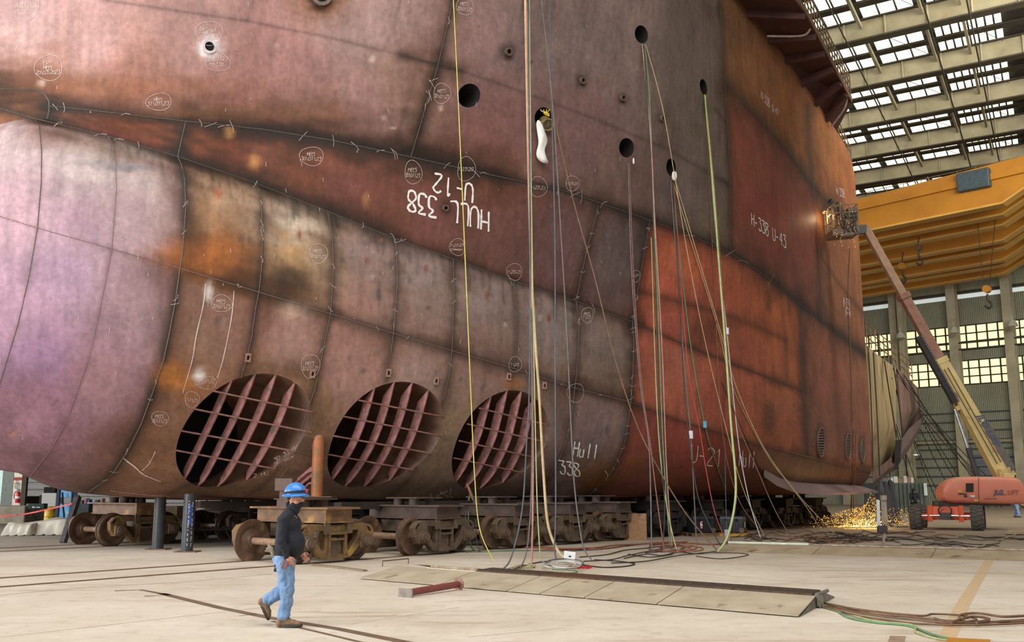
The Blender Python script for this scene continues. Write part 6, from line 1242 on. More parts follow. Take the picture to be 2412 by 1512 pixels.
hang([(1586, 424), (1600, 600), (1620, 860), (1648, 1010), (1662, 1100), (1684, 1208), (1712, 1276)], 'red', .018, 'red cable hanging to the floor between the tool chests')
hang([(1660, 224), (1680, 440), (1692, 600), (1710, 830), (1722, 1000), (1733, 1130), (1729, 1200), (1712, 1268), (1690, 1300)], 'lime', .036, 'thick pale green hose from the rightmost manhole', name='hanging_hose')
hang([(1662, 226), (1676, 420), (1688, 560), (1712, 780), (1724, 900), (1742, 1060), (1765, 1180), (1792, 1268)], 'white', .018, 'white cable with white plug box on the orange plates', box=(778, 'white'))
hang([(1664, 226), (1690, 520), (1708, 760), (1728, 960), (1790, 1120), (1830, 1210), (1870, 1275)], 'brown', .016, 'thin brown line from the rightmost manhole to the cable heap', name='hanging_line')
hang([(1708, 1040), (1709, 1150), (1711, 1230), (1712, 1282)], 'slate', .016, 'slate cable with grey plug box in front of the second chest', box=(1257, 'grey'))
hang([(1585, 425), (1600, 700), (1615, 950), (1640, 1150), (1668, 1230), (1700, 1290)], 'dark', .018, 'dark cable falling left of the red one to the floor')
hang([(1660, 226), (1684, 700), (1700, 1000), (1730, 1150), (1770, 1225), (1815, 1262)], 'rust', .015, 'thin rust line right of the thick pale green hose', name='hanging_line')
hang([(1534, 560), (1545, 900), (1556, 1080), (1572, 1200), (1592, 1288), (1600, 1300)], 'lime', .016, 'thin lime line over the grey-brown plate edge', name='hanging_line')
hang([(1700, 900), (1760, 1040), (1810, 1150), (1840, 1235)], 'dark', .014, 'thin dark line hanging over the word in the red strake', name='hanging_line')
hang([(2012, 1010), (2010, 1100), (2006, 1160), (2004, 1235)], 'brown', .03, 'brown hose hanging over the bilge keel left of the sparks', name='hanging_hose')
hang([(2018, 1010), (2014, 1100), (2011, 1160), (2009, 1236)], 'rust', .022, 'rust hose hanging over the bilge keel beside the brown one', name='hanging_hose')
hang([(2002, 585), (1998, 700), (2004, 850), (2008, 1000), (2010, 1080)], 'brown', .02, 'brown lead hanging from the lift platform along the hull', end=hull(2010, 1080, .1)[0])
tz = lambda px, py: hull(px, py, .02)[0] if hull(px, py) else at_q(px, py, 0)
rim3 = hull_sz(TUN[2][0] - .55 * RT, TUN[2][1] - .8 * RT)
hang([(1100, 1140), (1115, 1178), (1140, 1228), (1180, 1272), (1230, 1292), (1310, 1292)], 'rust', .04, 'thick brown hose sagging out of the last thruster tunnel', name='hanging_hose', top=rim3)
hang([(1104, 1145), (1122, 1185), (1150, 1240), (1200, 1282), (1260, 1290)], 'brown', .02, 'thinner brown lead beside the thick hose out of the last tunnel', name='hanging_cable', top=rim3)
hang([(1106, 1165), (1103, 1240), (1110, 1288), (1126, 1299)], 'green', .018, 'green cable hanging below the last thruster tunnel', top=rim3 + Vector((.05, 0, -.3)))
hang([(1104, 1168), (1092, 1250), (1090, 1290), (1102, 1301)], 'grey', .014, 'grey loop left of the green cable below the last tunnel', top=rim3 + Vector((0, 0, -.3)))
hang([(1121, 1190), (1122, 1265), (1130, 1299)], 'slate', .014, 'slate cable between the green cable and the yellow rope', top=rim3 + Vector((.2, 0, -.5)))
# stays from the stern down to the floor by the lift
SG = 'stay wires from the stern to the floor'
stays = [((2058, 838), (2180, 1190)), ((2072, 850), (2165, 1140)), ((2090, 862), (2235, 1130)), ((2104, 868), (2262, 1126)), ((2112, 870), (2300, 1120)), ((2120, 884), (2330, 1152)), ((2130, 884), (2348, 1150)), ((2140, 900), (2360, 1146)), ((2150, 920), (2395, 1148)), ((2158, 944), (2412, 1140)), ((2165, 962), (2412, 1122)), ((2166, 975), (2420, 1132)), ((2100, 890), (2215, 1200)), ((2085, 900), (2100, 1215)), ((2066, 930), (2078, 1210)), ((2060, 1000), (2066, 1210))]
for i, (a, b) in enumerate(stays):
    s_, z_ = at_q(*a, 3.75); A = W(s_, 3.75, z_); B = at_z(b[0], max(b[1], 1188) if b[1] > 1185 else 1196, .02); n = 12; P = []
    for k in range(n + 1): u = k / n; p = lerp(A, B, u); p.z -= 1.1 * math.sin(math.pi * u) * (.4 + .3 * (i % 3)); p.z = max(p.z, .02); P.append(p)
    o = MB().tube(P, .03, 5).build('stay_wire', CMAT['dark'], smooth=70); tag(o, 'dark stay wire sagging from the ship stern to the floor by the lift', 'wire', SG)
for i, pts in enumerate([[(2046, 830), (2052, 960), (2056, 1110)], [(2056, 830), (2064, 980), (2070, 1120)], [(2080, 850), (2096, 960), (2106, 1030)], [(2100, 862), (2112, 950), (2120, 1030)]]):
    P = []
    for p in smooth_path([(x, y, 0) for x, y in pts], 4): s_, z_ = at_q(p.x, p.y, 4.05 - .02 * (p.x - 2046) / 10); P.append(W(s_, 4.05, z_))
    tag(MB().tube(P, .035, 5).build('stern_lead', CMAT['dark'], smooth=70), 'dark lead hanging down over the tan stern plates', 'cable', 'leads over the tan stern plates')
# ---- cables on the floor
FCN = [0]
def floor_cable(pts, c, r, label, group=None, name='floor_cable', z=None):
    FCN[0] += 1; r *= .72; P = [at_z(p.x, p.y, r + (z or 0) + .007 * (FCN[0] % 6)) for k, p in enumerate(smooth_path([(x, y, 0) for x, y in pts], 7))]
    return tag(MB().tube(P, r, 6).build(name, CMAT[c], smooth=70), label, 'cable', group)
floor_cable([(1030, 1345), (1060, 1340), (1100, 1350), (1150, 1342), (1190, 1345), (1240, 1330), (1290, 1322), (1340, 1324)], 'dark', .022, 'dark cable running from the ramp end to the white coil')
floor_cable([(1028, 1352), (1045, 1338), (1080, 1344), (1120, 1340), (1160, 1352), (1210, 1340), (1260, 1336)], 'brown', .02, 'brown cable wriggling along the back of the ramp grating')
floor_cable([(1032, 1355), (1036, 1342), (1070, 1347), (1100, 1341), (1140, 1346)], 'green', .018, 'short green cable loop at the left end of the ramp grating')
floor_cable([(1200, 1348), (1260, 1345), (1320, 1350), (1358, 1348), (1350, 1343), (1300, 1341)], 'green', .02, 'green cable loop in front of the white coil')
floor_cable([(1186, 1343), (1230, 1330), (1262, 1332), (1230, 1340), (1255, 1336)], 'lime', .016, 'lime cable tangle left of the white coil')
for i, (cx, cy, rx, ry, c) in enumerate([(1325, 1328, 48, 11, 'white'), (1328, 1329, 42, 9, 'white'), (1318, 1330, 38, 8, 'white'), (1330, 1326, 44, 10, 'grey'), (1334, 1330, 34, 7, 'white')]):
    floor_cable([(cx + rx * math.cos(a + i), cy + ry * math.sin(a + i)) for a in np.linspace(0, 5.9, 14)], c, .022, 'loop of white cable coiled around the white power box' if c == 'white' else 'grey loop among the white cable coil by the power box', 'loops of the white coil' if c == 'white' else None, z=.03 * i)
for i, pts in enumerate([[(1375, 1322), (1440, 1318), (1480, 1308), (1540, 1296), (1600, 1286)], [(1370, 1330), (1420, 1336), (1470, 1334), (1495, 1328), (1460, 1322), (1400, 1318)], [(1365, 1312), (1430, 1306), (1470, 1296), (1530, 1290), (1600, 1282)], [(1470, 1315), (1520, 1305), (1560, 1308), (1600, 1300), (1640, 1304), (1690, 1298)], [(1480, 1305), (1530, 1312), (1580, 1306), (1575, 1298), (1520, 1302)], [(1440, 1326), (1520, 1322), (1600, 1308), (1680, 1300)]]):
    floor_cable(pts, 'dark', .022, 'dark cable lying on the floor between white coil and second ramp', 'dark floor cables left of the second ramp')
for i, pts in enumerate([[(1310, 1292), (1400, 1290), (1450, 1284), (1540, 1280), (1620, 1276)], [(1260, 1296), (1340, 1294), (1420, 1292), (1500, 1282), (1580, 1276)], [(1530, 1282), (1600, 1278), (1680, 1282), (1720, 1276)]]): floor_cable(pts, 'rust', .035, 'rust hose lying on the floor in front of the rusty plate', 'rust hoses before the rusty plate')
for i in range(4):
    cx, cy = 1570 + 20 * i, 1290 + 3 * (i % 2); floor_cable([(cx + (42 - 5 * i) * math.cos(a), cy + (8 - i) * math.sin(a)) for a in np.linspace(0, 6, 12)], 'rust', .026, 'coil of rust hose on the floor before the tool chests', 'rust hose coils before the chests', z=.02 * i)
floor_cable([(1640, 1310), (1700, 1316), (1760, 1308), (1745, 1303), (1680, 1302)], 'dark', .018, 'wide dark loop in front of the left end of the second ramp')
floor_cable([(1100, 1300), (1180, 1298), (1260, 1296), (1330, 1294)], 'green', .02, 'green cable stretched on the floor under the hanging bundle'); floor_cable([(1126, 1299), (1220, 1296), (1330, 1298), (1420, 1294)], 'slate', .018, 'slate cable stretched beside the green one on the floor')
random.seed(11)
for i in range(34):
    x = random.uniform(1720, 2090); y = random.uniform(1252, 1277) ; L = random.uniform(60, 210); pts = [(x + L * k / 6, y + random.uniform(-5, 5) + 2 * math.sin(k + i)) for k in range(7)]
    floor_cable(pts, random.choice(['dark', 'dark', 'brown', 'dark', 'rust']), .022, 'tangled dark cable in the heap behind the second ramp', 'tangled cables behind the second ramp')
for i in range(10):
    x = random.uniform(2060, 2330); y = random.uniform(1262, 1286); pts = [(x + 26 * k, y + random.uniform(-3, 3) + k * 1.0) for k in range(7)]
    floor_cable(pts, 'dark', .02, 'dark cable crossing the dirty floor in front of the lift', 'dark cables on the floor before the lift')
floor_cable([(2412, 1252), (2340, 1276), (2270, 1298)], 'cream', .02, 'pale rope on the floor right of the lift')
for i, pts in enumerate([[(1940, 1420), (2000, 1432), (2060, 1446), (2140, 1452), (2240, 1462), (2330, 1464), (2440, 1462)], [(1945, 1422), (2010, 1440), (2080, 1452), (2160, 1460), (2260, 1468), (2440, 1458)], [(1942, 1428), (2020, 1450), (2100, 1462), (2180, 1470), (2300, 1472), (2440, 1466)], [(1950, 1424), (2060, 1440), (2170, 1450), (2200, 1446), (2270, 1450), (2300, 1460), (2250, 1466), (2200, 1456)]]):
    floor_cable(pts, 'brown', .022, 'brown cable running from the ramp end to the right edge of the floor', 'brown cables at the front ramp end')
for i, pts in enumerate([[(2270, 1462), (2260, 1450), (2300, 1444), (2360, 1452), (2420, 1450)], [(2240, 1466), (2290, 1452), (2330, 1458), (2300, 1466)]]): floor_cable(pts, 'brown', .026, 'brown hose loop on the floor at lower right', 'brown hose loops at lower right')
floor_cable([(1938, 1430), (1970, 1438), (2000, 1455), (2060, 1466), (2140, 1474), (2200, 1496), (2260, 1508), (2330, 1520)], 'green', .022, 'bright green cable curving to the bottom edge of the view')
floor_cable([(1935, 1428), (1990, 1444), (2060, 1462), (2150, 1472), (2160, 1490), (2220, 1506), (2300, 1510)], 'lime', .016, 'lime green cable beside the bright green one')
# duct with plastic tail, bag at the manhole, power box, clamps
p, nn = hull(1285, 290, .12); t = thing('ventilation_duct', 'round yellow-strapped ventilation duct stuffed in a manhole', 'duct', p)
ax = (nn * .6 + Vector((0, -.5, -.5))).normalized(); MB().lathe([(.2, -.4), (.2, .06), (.175, .06), (.175, -.1), (.02, -.1)], p - Vector((0, 0, .05)), ax, 24, caps=False).build('duct_ring', mat('dull_yellow_ring', (170, 146, 92), (110, 92, 62), rough=.5), t, smooth=40)
c_ = p - Vector((0, 0, .05)) + ax * .02; a_ = ax.orthogonal().normalized(); b_ = ax.cross(a_); mb = MB()
for k in range(6): an = math.pi * k / 6; d = (a_ * math.cos(an) + b_ * math.sin(an)) * .17; mb.tube([c_ - d, c_ + d], .006, 4)
mb.build('guard_wires', mat('guard_wire', (120, 110, 100)), t); q = hull(1278, 262, .15)[0]; mb = MB()
for k in range(4): mb.tube(smooth_path([q + Vector((-.15 + .1 * k, 0, .05)), q + Vector((-.1 + .06 * k, -.08, -.05)), q + Vector((.1 - .05 * k, -.1, -.12)), q + Vector((.12, -.05, -.2))]), .014, 5)
mb.build('yellow_straps', mat('yellow_strap', (226, 196, 60), (196, 166, 40)), t)
def bag(pts, name, label, m):      # limp plastic: centre px, half width px
    n = 14; vs = []; L = len(pts)
    for i, (x, y, w_) in enumerate(pts):
        h = hull(x, y, .16); c = h[0]; k_ = (c - Vector(CAM)).length / F; sd = h[1].cross(Vector((0, 0, 1))).normalized()
        for j in range(n): a = 2 * math.pi * j / n; r = w_ * k_ * (1 + .22 * math.sin(3 * a + i * 1.3) + .1 * math.sin(7 * a + i)); vs.append(c + sd * r * math.cos(a) + h[1] * (r * .55 * math.sin(a)))
    mb = MB().add(vs, [(i * n + j, i * n + (j + 1) % n, (i + 1) * n + (j + 1) % n, (i + 1) * n + j) for i in range(L - 1) for j in range(n)] + [tuple(range(n - 1, -1, -1)), tuple(range((L - 1) * n, L * n))])
    o = mb.build(name, m, smooth=80); md = o.modifiers.new('soft', 'SUBSURF'); md.levels = md.render_levels = 1; return tag(o, label, 'bag')
PLAS = mat('white_plastic_film', (240, 238, 234), (222, 218, 212), rough=.4, scale=5)
bag([(1262, 283, 3), (1264, 292, 8), (1268, 306, 11), (1272, 322, 13), (1272, 336, 12), (1267, 350, 9), (1268, 362, 12), (1272, 374, 15), (1276, 382, 12), (1277, 385, 4)], 'plastic_sleeve', 'long white plastic tail hanging from the ventilation duct', PLAS)
bag([(1580, 404, 4), (1580, 409, 8), (1580, 418, 9), (1580, 425, 7), (1580, 427, 3)], 'plastic_bag', 'small white plastic bag hung at the manhole above the orange plates', PLAS)
bag([(1485, 372, 2), (1485, 380, 3), (1485, 388, 2)], 'rag', 'scrap of white rag tied to cables below the left lower manhole', PLAS)
p = at_z(1342, 1330); t = thing('power_box', 'white power distribution box on top of the white cable coil', 'power box', p); MB().box(p + Vector((0, 0, .22)), (.27, .2, .17), Matrix.Rotation(.12, 3, 'Y')).build('case', mat('white_box_paint', (238, 238, 240), (222, 222, 226), rough=.4), t, bevel=.012); MB().box(p + Vector((0, -.104, .2)), (.05, .012, .03)).build('socket', BLK, t)
p = at_z(1350, 1340); t = thing('ground_clamp', 'red clamp lying in front of the white cable coil', 'clamp', p); RC = mat('red_clamp', (196, 36, 48), (160, 26, 38), rough=.4)
for k in range(5): MB().beam(p + Vector((-.1 + .1 * k, .02 * (k % 2), .03)), p + Vector((-.02 + .11 * k, .05 - .05 * (k % 2), .05)), .05, .05).build('clamp_jaw', RC, t)
# ================================================================== CABLE RAMPS AND LOOSE THINGS
RAMPM = mat('beige_ramp_plate', (186, 172, 148), (158, 142, 118), rough=.7, scale=1.6, spots=((134, 114, 88), 2.2, .64)); GRT = mat('rusty_grating', (92, 72, 54), (58, 44, 34), rough=.8, scale=10); GRT2 = mat('brown_grating', (104, 70, 44), (70, 46, 30), rough=.8, scale=10)
F0, F1, B1_ = at_z(845, 1364), at_z(1882, 1455), at_z(1967, 1407); B0_ = F0 + (B1_ - F1); HR = .17
t = thing('cable_ramp', 'long beige cable ramp with dark gratings in the foreground', 'cable ramp', F0)
Ra = lambda u: lerp(lerp(F0, F1, u), lerp(B0_, B1_, u), .46) + Vector((0, 0, HR)); Rb = lambda u: lerp(lerp(F0, F1, u), lerp(B0_, B1_, u), .68) + Vector((0, 0, HR)); Fr = lambda u: lerp(F0, F1, u) + Vector((0, 0, .028)); Bk = lambda u: lerp(B0_, B1_, u) + Vector((0, 0, .012))
cuts = [0, .24, .42, .5, .6, .75, 1.]
dn = Vector((0, 0, -.012))
for a, b in zip(cuts[:-1], cuts[1:]):
    g = .0012; MB().hexa([Fr(a + g) + dn, Fr(b - g) + dn, Ra(b - g) + dn * 2, Ra(a + g) + dn * 2, Fr(a + g), Fr(b - g), Ra(b - g), Ra(a + g)]).build('ramp_plate', RAMPM, t)
    MB().hexa([Rb(a + g) + dn, Rb(b - g) + dn, Bk(b - g) + dn, Bk(a + g) + dn, Rb(a + g), Rb(b - g), Bk(b - g), Bk(a + g)]).build('ramp_plate', RAMPM, t)
MB().add([F1, B1_, Rb(1.), Ra(1.)], [(0, 1, 2, 3)]).build('end_cheek', mat('grey_cheek', (132, 124, 110), (92, 86, 76)), t)
gc = [.245, .42, .56, .7, .85, .995]
for i, (a, b) in enumerate(zip(gc[:-1], gc[1:])):
    mb = MB(); n = 46; up_ = Vector((0, 0, .008))
    for k in range(n + 1): u = a + (b - a) * .985 * k / n; mb.beam(Ra(u) + up_, Rb(u) + up_, .012, .04)
    for k in range(7): v = k / 6; mb.beam(lerp(Ra(a), Rb(a), v) + up_, lerp(Ra(a + (b - a) * .985), Rb(a + (b - a) * .985), v) + up_, .012, .045)
    mb.build('grating', GRT2 if i == 1 else GRT, t)
MB().add([Ra(0) - Vector((0, 0, .1)), Ra(1) - Vector((0, 0, .1)), Rb(1) - Vector((0, 0, .1)), Rb(0) - Vector((0, 0, .1))], [(0, 1, 2, 3)]).build('cable_trough', BLK, t)
MB().cyl(Ra(.11) + Vector((0, 0, .03)), Ra(.25) + Vector((0, 0, .03)), .028, n=10).build('edge_pipe', mat('pale_rust_pipe', (176, 160, 138), (120, 92, 66)), t); MB().beam(Ra(.1), Ra(.245), .05, .02).build('white_edge', mat('white_edge', (226, 218, 200)), t)
hb = at_z(901, 1334); hc = at_z(962, 1330); MB().tube([hb, hb + Vector((0, 0, .12)), hc + Vector((0, 0, .14)), hc + Vector((0, 0, .03))], .012, 6).build('lifting_handle', DKB, t)
MB().box(Ra(1.) + Vector((.02, -.02, -.06)), (.1, .18, .14)).cyl(Ra(1.) + Vector((0, 0, .02)), Rb(1.) + Vector((.05, 0, .02)), .03, n=8).build('hinge_block', mat('grey_cheek', (132, 124, 110)), t)
f0, f1, r0, r1 = at_z(1688, 1300), at_z(2520, 1325), at_z(1716, 1281, HR), at_z(2520, 1301, HR); t = thing('cable_ramp', 'second cable ramp, farther back at the right, with a pale pipe on top', 'cable ramp', f0)
bk0, bk1 = Vector((2 * r0.x - f0.x, 2 * r0.y - f0.y, 0)), Vector((2 * r1.x - f1.x, 2 * r1.y - f1.y, 0))
RM2 = mat('dusty_ramp_plate', (170, 152, 124), (138, 120, 94), rough=.8, scale=1.2, spots=((118, 96, 70), 1.5, .62))
for a, b in ((0, .3), (.302, .64), (.642, 1)):
    MB().add([lerp(f0, f1, a), lerp(f0, f1, b), lerp(r0, r1, b), lerp(r0, r1, a), lerp(bk0, bk1, b), lerp(bk0, bk1, a)], [(0, 1, 2, 3), (3, 2, 4, 5), (0, 3, 5), (1, 4, 2)]).build('ramp_plate', RM2, t)
MB().cyl(r0 + Vector((0, 0, .04)), lerp(r0, r1, .262) + Vector((0, 0, .04)), .04, n=10).build('pale_pipe', mat('pale_green_pipe', (206, 212, 190), (176, 180, 158), rough=.5), t); MB().cyl(lerp(r0, r1, .28) + Vector((0, 0, .03)), r1 + Vector((0, 0, .03)), .025, n=8).build('edge_bar', mat('pale_rust_pipe', (176, 160, 138)), t)
hb = at_z(1722, 1275); hc = at_z(1770, 1272); MB().tube([hb, hb + Vector((0, 0, .14)), hc + Vector((0, 0, .14)), hc], .014, 6).build('lifting_handle', DKB, t)
# flanged pipe on the floor
a, b = at_z(957, 1407) + Vector((0, 0, .07)), at_z(1079, 1390) + Vector((0, 0, .1)); d = (b - a).normalized(); t = thing('flanged_pipe', 'dark red pipe with round flange and square foot lying on the floor', 'pipe', at_z(1010, 1402))
MB().cyl(a, b, .058, n=20).build('pipe', mat('dark_red_primer', (140, 72, 66), (104, 54, 50), rough=.5, scale=5), t, smooth=40); MB().cyl(b, b + d * .025, .11, n=26).build('flange', mat('rusty_flange', (176, 132, 112), (124, 88, 72), rough=.6, scale=9), t, smooth=40)
nz_ = d.cross(Vector((0, 0, 1))).normalized(); fc = a - d * .0; MB().box(fc - d * .02 + Vector((0, 0, .0)), (.02, .3, .15), Matrix((d, nz_, Vector((0, 0, 1)))).transposed()).build('foot_plate', mat('grey_foot', (150, 140, 130), (104, 94, 86), rough=.5, scale=9), t)
# tool chests on pallets
def chest(px, py, label, yl, ang, lbl2, ycol):
    p = at_z(px, py); M = Matrix.Rotation(math.radians(ang), 3, 'Z'); P = lambda x, y, z: p + M @ Vector((x, y, z))
    pal = thing('pallet', lbl2, 'pallet', p); PW = mat('pallet_yellow', (196, 146, 44), (160, 116, 34), scale=8) if ycol else mat('pallet_wood', (146, 112, 72), (108, 82, 54), scale=8, rough=.9)
    for y in (-.4, 0, .4): MB().box(P(0, y, .05), (1.15, .09, .09), M).build('bearer', PW, pal)
    for k in range(6): MB().box(P(-.5 + .2 * k, 0, .105), (.15, .95, .02), M).build('slat', PW, pal)
    t = thing('tool_chest', label, 'tool chest', p + Vector((0, 0, .12))); CB = mat('black_chest_plastic', (44, 47, 54), (28, 30, 36), rough=.45, scale=6)
    MB().hexa([P(x * .40, y * .26, .125) for x, y in ((-1, -1), (1, -1), (1, 1), (-1, 1))] + [P(x * .45, y * .3, .6) for x, y in ((-1, -1), (1, -1), (1, 1), (-1, 1))]).build('body', CB, t, bevel=.02)
    MB().hexa([P(x * .47, y * .32, .6) for x, y in ((-1, -1), (1, -1), (1, 1), (-1, 1))] + [P(x * .43, y * .28, .74) for x, y in ((-1, -1), (1, -1), (1, 1), (-1, 1))]).build('lid', CB, t, bevel=.03)
    mb = MB()
    for k in range(7): mb.box(P(-.36 + .12 * k, -.29, .36), (.025, .03, .42), M)
    for k in range(4): mb.box(P(.435, -.2 + .13 * k, .36), (.03, .025, .42), M)
    mb.build('ribs', CB, t)
    for y in (-.3, .3): MB().cyl(P(.38, y - .03, .22), P(.38, y + .03, .22), .1, n=18).build('wheel', mat('brown_tyre', (110, 84, 60), (80, 60, 44)), t, smooth=40)
    for x in (-.2, .2): MB().box(P(x, -.32, .6), (.09, .03, .1), M).build('latch', BLK, t)
    if yl: MB().box(P(.46, .0, .42), (.012, .2, .2), M).build('yellow_label', mat('yellow_label', (222, 208, 50), (190, 176, 30)), t)
    else: MB().box(P(-.12, -.312, .42), (.1, .012, .26), M).build('white_label', mat('white_label', (226, 214, 212), (190, 60, 60), scale=12, amt=.2), t)
chest(1650, 1262, 'black wheeled tool chest with white label, left of the two', False, 18, 'grey-brown wooden pallet under the left tool chest', False); chest(1727, 1262, 'black wheeled tool chest with yellow label, right of the two', True, -22, 'yellow wooden pallet under the right tool chest', True)
# upright tool stand before the sparks
g = at_z(2080, 1289); sc_ = g.y / F; t = thing('track_cutter_stand', 'upright grey and white rail stand with cutting head on the cable heap', 'stand', g)
SP_ = lambda px, py, dy=0.: at_y(px, py, g.y + dy); WS = mat('white_stand', (206, 206, 204), (170, 168, 164), rough=.5); GS_ = mat('grey_stand', (158, 142, 124), (120, 106, 92), rough=.5)
MB().hexa([SP_(2066, 1240), SP_(2074, 1243), SP_(2074, 1243, .12), SP_(2066, 1240, .12), SP_(2064, 1176), SP_(2072, 1178), SP_(2072, 1178, .12), SP_(2064, 1176, .12)]).build('white_rail', WS, t); MB().hexa([SP_(2077, 1233), SP_(2091, 1233), SP_(2091, 1233, .15), SP_(2077, 1233, .15), SP_(2075, 1178), SP_(2088, 1178), SP_(2088, 1178, .15), SP_(2075, 1178, .15)]).build('grey_rail', GS_, t)
MB().box(SP_(2081, 1172), (.15, .14, .14)).build('top_clamp', GS_, t); MB().box(SP_(2078, 1246), (.26, .2, .22)).build('cutting_head', DGR, t, bevel=.02); MB().beam(SP_(2084, 1243), SP_(2080, 1288), .07, .07).build('foot_bar', GS_, t); MB().beam(SP_(2084, 1240), SP_(2090, 1247), .05, .06).build('yellow_cap', YEL, t); MB().box(g + Vector((0, 0, .03)), (.5, .3, .05)).build('base', DKB, t)
# dark leaning steel bars beyond the stern
for i, (x0, x1, y1) in enumerate([(2074, 2086, 1238), (2084, 2100, 1240), (2090, 2104, 1232), (2096, 2113, 1236), (2100, 2119, 1232), (2070, 2076, 1236)]):
    b = at_z(x1, y1); tp_ = at_y(x0, 1132 + 3 * (i % 3), b.y + .8); tag(MB().beam(b, tp_, .14, .2).build('leaning_bar', mat('black_steel_bar', (40, 40, 44), (26, 26, 30), rough=.35)), 'black steel bar leaning up under the ship stern', 'bar', 'black bars leaning under the stern')
# containers, boxes and pipes by the far wall
def boxpx(px0, py0, px1, depth, thick, ztop_py, name, m, label, cat, group=None, parent=None, bevel=0):
    """upright box: foot on the floor when py0 is None"""
    a = at_y(px0, 1150, depth); b = at_y(px1, 1150, depth); z0 = 0. if py0 is None else at_y(px0, py0, depth).z; z1 = at_y(px0, ztop_py, depth).z
    mb = MB().hexa([Vector((a.x, depth, z0)), Vector((b.x, depth, z0)), Vector((b.x, depth + thick, z0)), Vector((a.x, depth + thick, z0)), Vector((a.x, depth, z1)), Vector((b.x, depth, z1)), Vector((b.x, depth + thick, z1)), Vector((a.x, depth + thick, z1))])
    o = mb.build(name, m, parent, bevel=bevel)
    if label: tag(o, label, cat, group)
    return o
CONT = mat('grey_green_container', (88, 96, 86), (66, 72, 64), rough=.6, scale=1.2)
c = thing('skip_container', 'long grey-green container standing behind the hooded worker', 'container', at_y(2130, 1190, 74)); boxpx(2068, None, 2183, 74, 3, 1137, 'body', CONT, None, None, parent=c)
for k in range(12): boxpx(2070 + 9.6 * k, None, 2073 + 9.6 * k, 73.9, .1, 1139, 'rib', CONT, None, None, parent=c)
boxpx(2176, 1167, 2184, 73.85, .06, 1138, 'white_marker', mat('white_marker', (222, 226, 224), (180, 190, 190)), None, None, parent=c)
random.seed(5)
for k, (x, w_, h_, cc) in enumerate([(2096, 10, 12, 'w'), (2107, 9, 15, 'w'), (2117, 12, 10, 'b'), (2130, 8, 16, 'w'), (2139, 7, 13, 'b'), (2147, 6, 12, 'w')]):
    boxpx(x, 1137, x + w_, 75, 1., 1137 - h_, 'carton', mat('white_carton', (206, 204, 196), (180, 176, 168)) if cc == 'w' else mat('brown_carton', (150, 120, 88), (120, 94, 68)), 'white carton stacked on the grey-green container' if cc == 'w' else 'brown carton between white ones on the grey-green container', 'carton', 'cartons on the container')
for k in range(3): a, b = at_z(2098, 1206 - 0 * k), at_z(2172, 1206); a.z = b.z = .25 + .42 * (k > 1); a.y += .5 * (k % 2); b.y += .5 * (k % 2); tag(MB().cyl(a, b, .24, n=16).build('steel_pipe', mat('dull_pipe', (120, 118, 112), (88, 86, 82), rough=.5), smooth=40), 'grey steel pipe lying before the container behind the hooded worker', 'pipe', 'pipes before the container')
for k in range(5):
    a = at_z(2384, 1190); zq = .6 + .75 * k; A_2 = Vector((a.x, a.y, zq)); tag(MB().cyl(A_2, A_2 + Vector((6, 1.5, 0)), .09, n=8).build('pipe_rack_bar', mat('rusty_bar', (110, 78, 60), (76, 54, 42))), 'rusty bar stored on the rack at the right edge behind the lift', 'bar', 'bars on the rack at the right edge')
rk = thing('pipe_rack', 'rusty upright rack frame at the right edge behind the lift', 'rack', at_z(2392, 1190))
for dx in (0, 2.2, 4.4): a = at_z(2392, 1190) + Vector((dx, .3, 0)); MB().beam(a, a + Vector((0, 0, 4.2)), .16, .16).build('upright', DKB, rk)
sh = at_y(2330, 1150, 100); struct(MB().hexa([wpt(wr(wall(2300, 1100)), 0, .1), wpt(wr(wall(2440, 1100)), 0, .1), wpt(wr(wall(2440, 1100)), 0, .3), wpt(wr(wall(2300, 1100)), 0, .3), wpt(wr(wall(2300, 1100)), 5.2, .1), wpt(wr(wall(2440, 1100)), 5.2, .1), wpt(wr(wall(2440, 1100)), 5.2, .3), wpt(wr(wall(2300, 1100)), 5.2, .3)]).build('door_1', mat('blue_grey_shutter', (112, 118, 122), (90, 96, 100), scale=2, stretch=(.1, .1, 6))))
a, b = at_z(2110, 1234), at_z(2165, 1236); tag(MB().hexa([at_z(2112, 1240), at_z(2160, 1240), at_z(2164, 1228), at_z(2120, 1228), at_z(2112, 1240, .03), at_z(2160, 1240, .03), at_z(2164, 1228, .03), at_z(2120, 1228, .03)]).build('floor_plate', RM2), 'flat tan plate on the floor left of the lift wheels', 'plate')
tag(MB().hexa([at_z(2368, 1258), at_z(2450, 1259), at_z(2450, 1248), at_z(2375, 1247), at_z(2368, 1258, .03), at_z(2450, 1259, .03), at_z(2450, 1248, .03), at_z(2375, 1247, .03)]).build('floor_plate', RM2), 'flat tan plate on the floor right of the lift wheels', 'plate')
tag(MB().hexa([at_z(2228, 1512), at_z(2330, 1520), at_z(2332, 1506), at_z(2232, 1501), at_z(2228, 1512, .05), at_z(2330, 1520, .05), at_z(2332, 1506, .05), at_z(2232, 1501, .05)]).build('yellow_bar', YEL), 'yellow painted bar at the bottom edge of the view', 'bar')
tag(MB().hexa([at_z(2090, 1516), at_z(2128, 1518), at_z(2133, 1498), at_z(2096, 1497), at_z(2090, 1516, .01), at_z(2128, 1518, .01), at_z(2133, 1498, .01), at_z(2096, 1497, .01)]).build('floor_plate', mat('brown_floor_plate', (164, 138, 116), (134, 110, 90))), 'small brown steel plate on the floor at the bottom edge', 'plate')
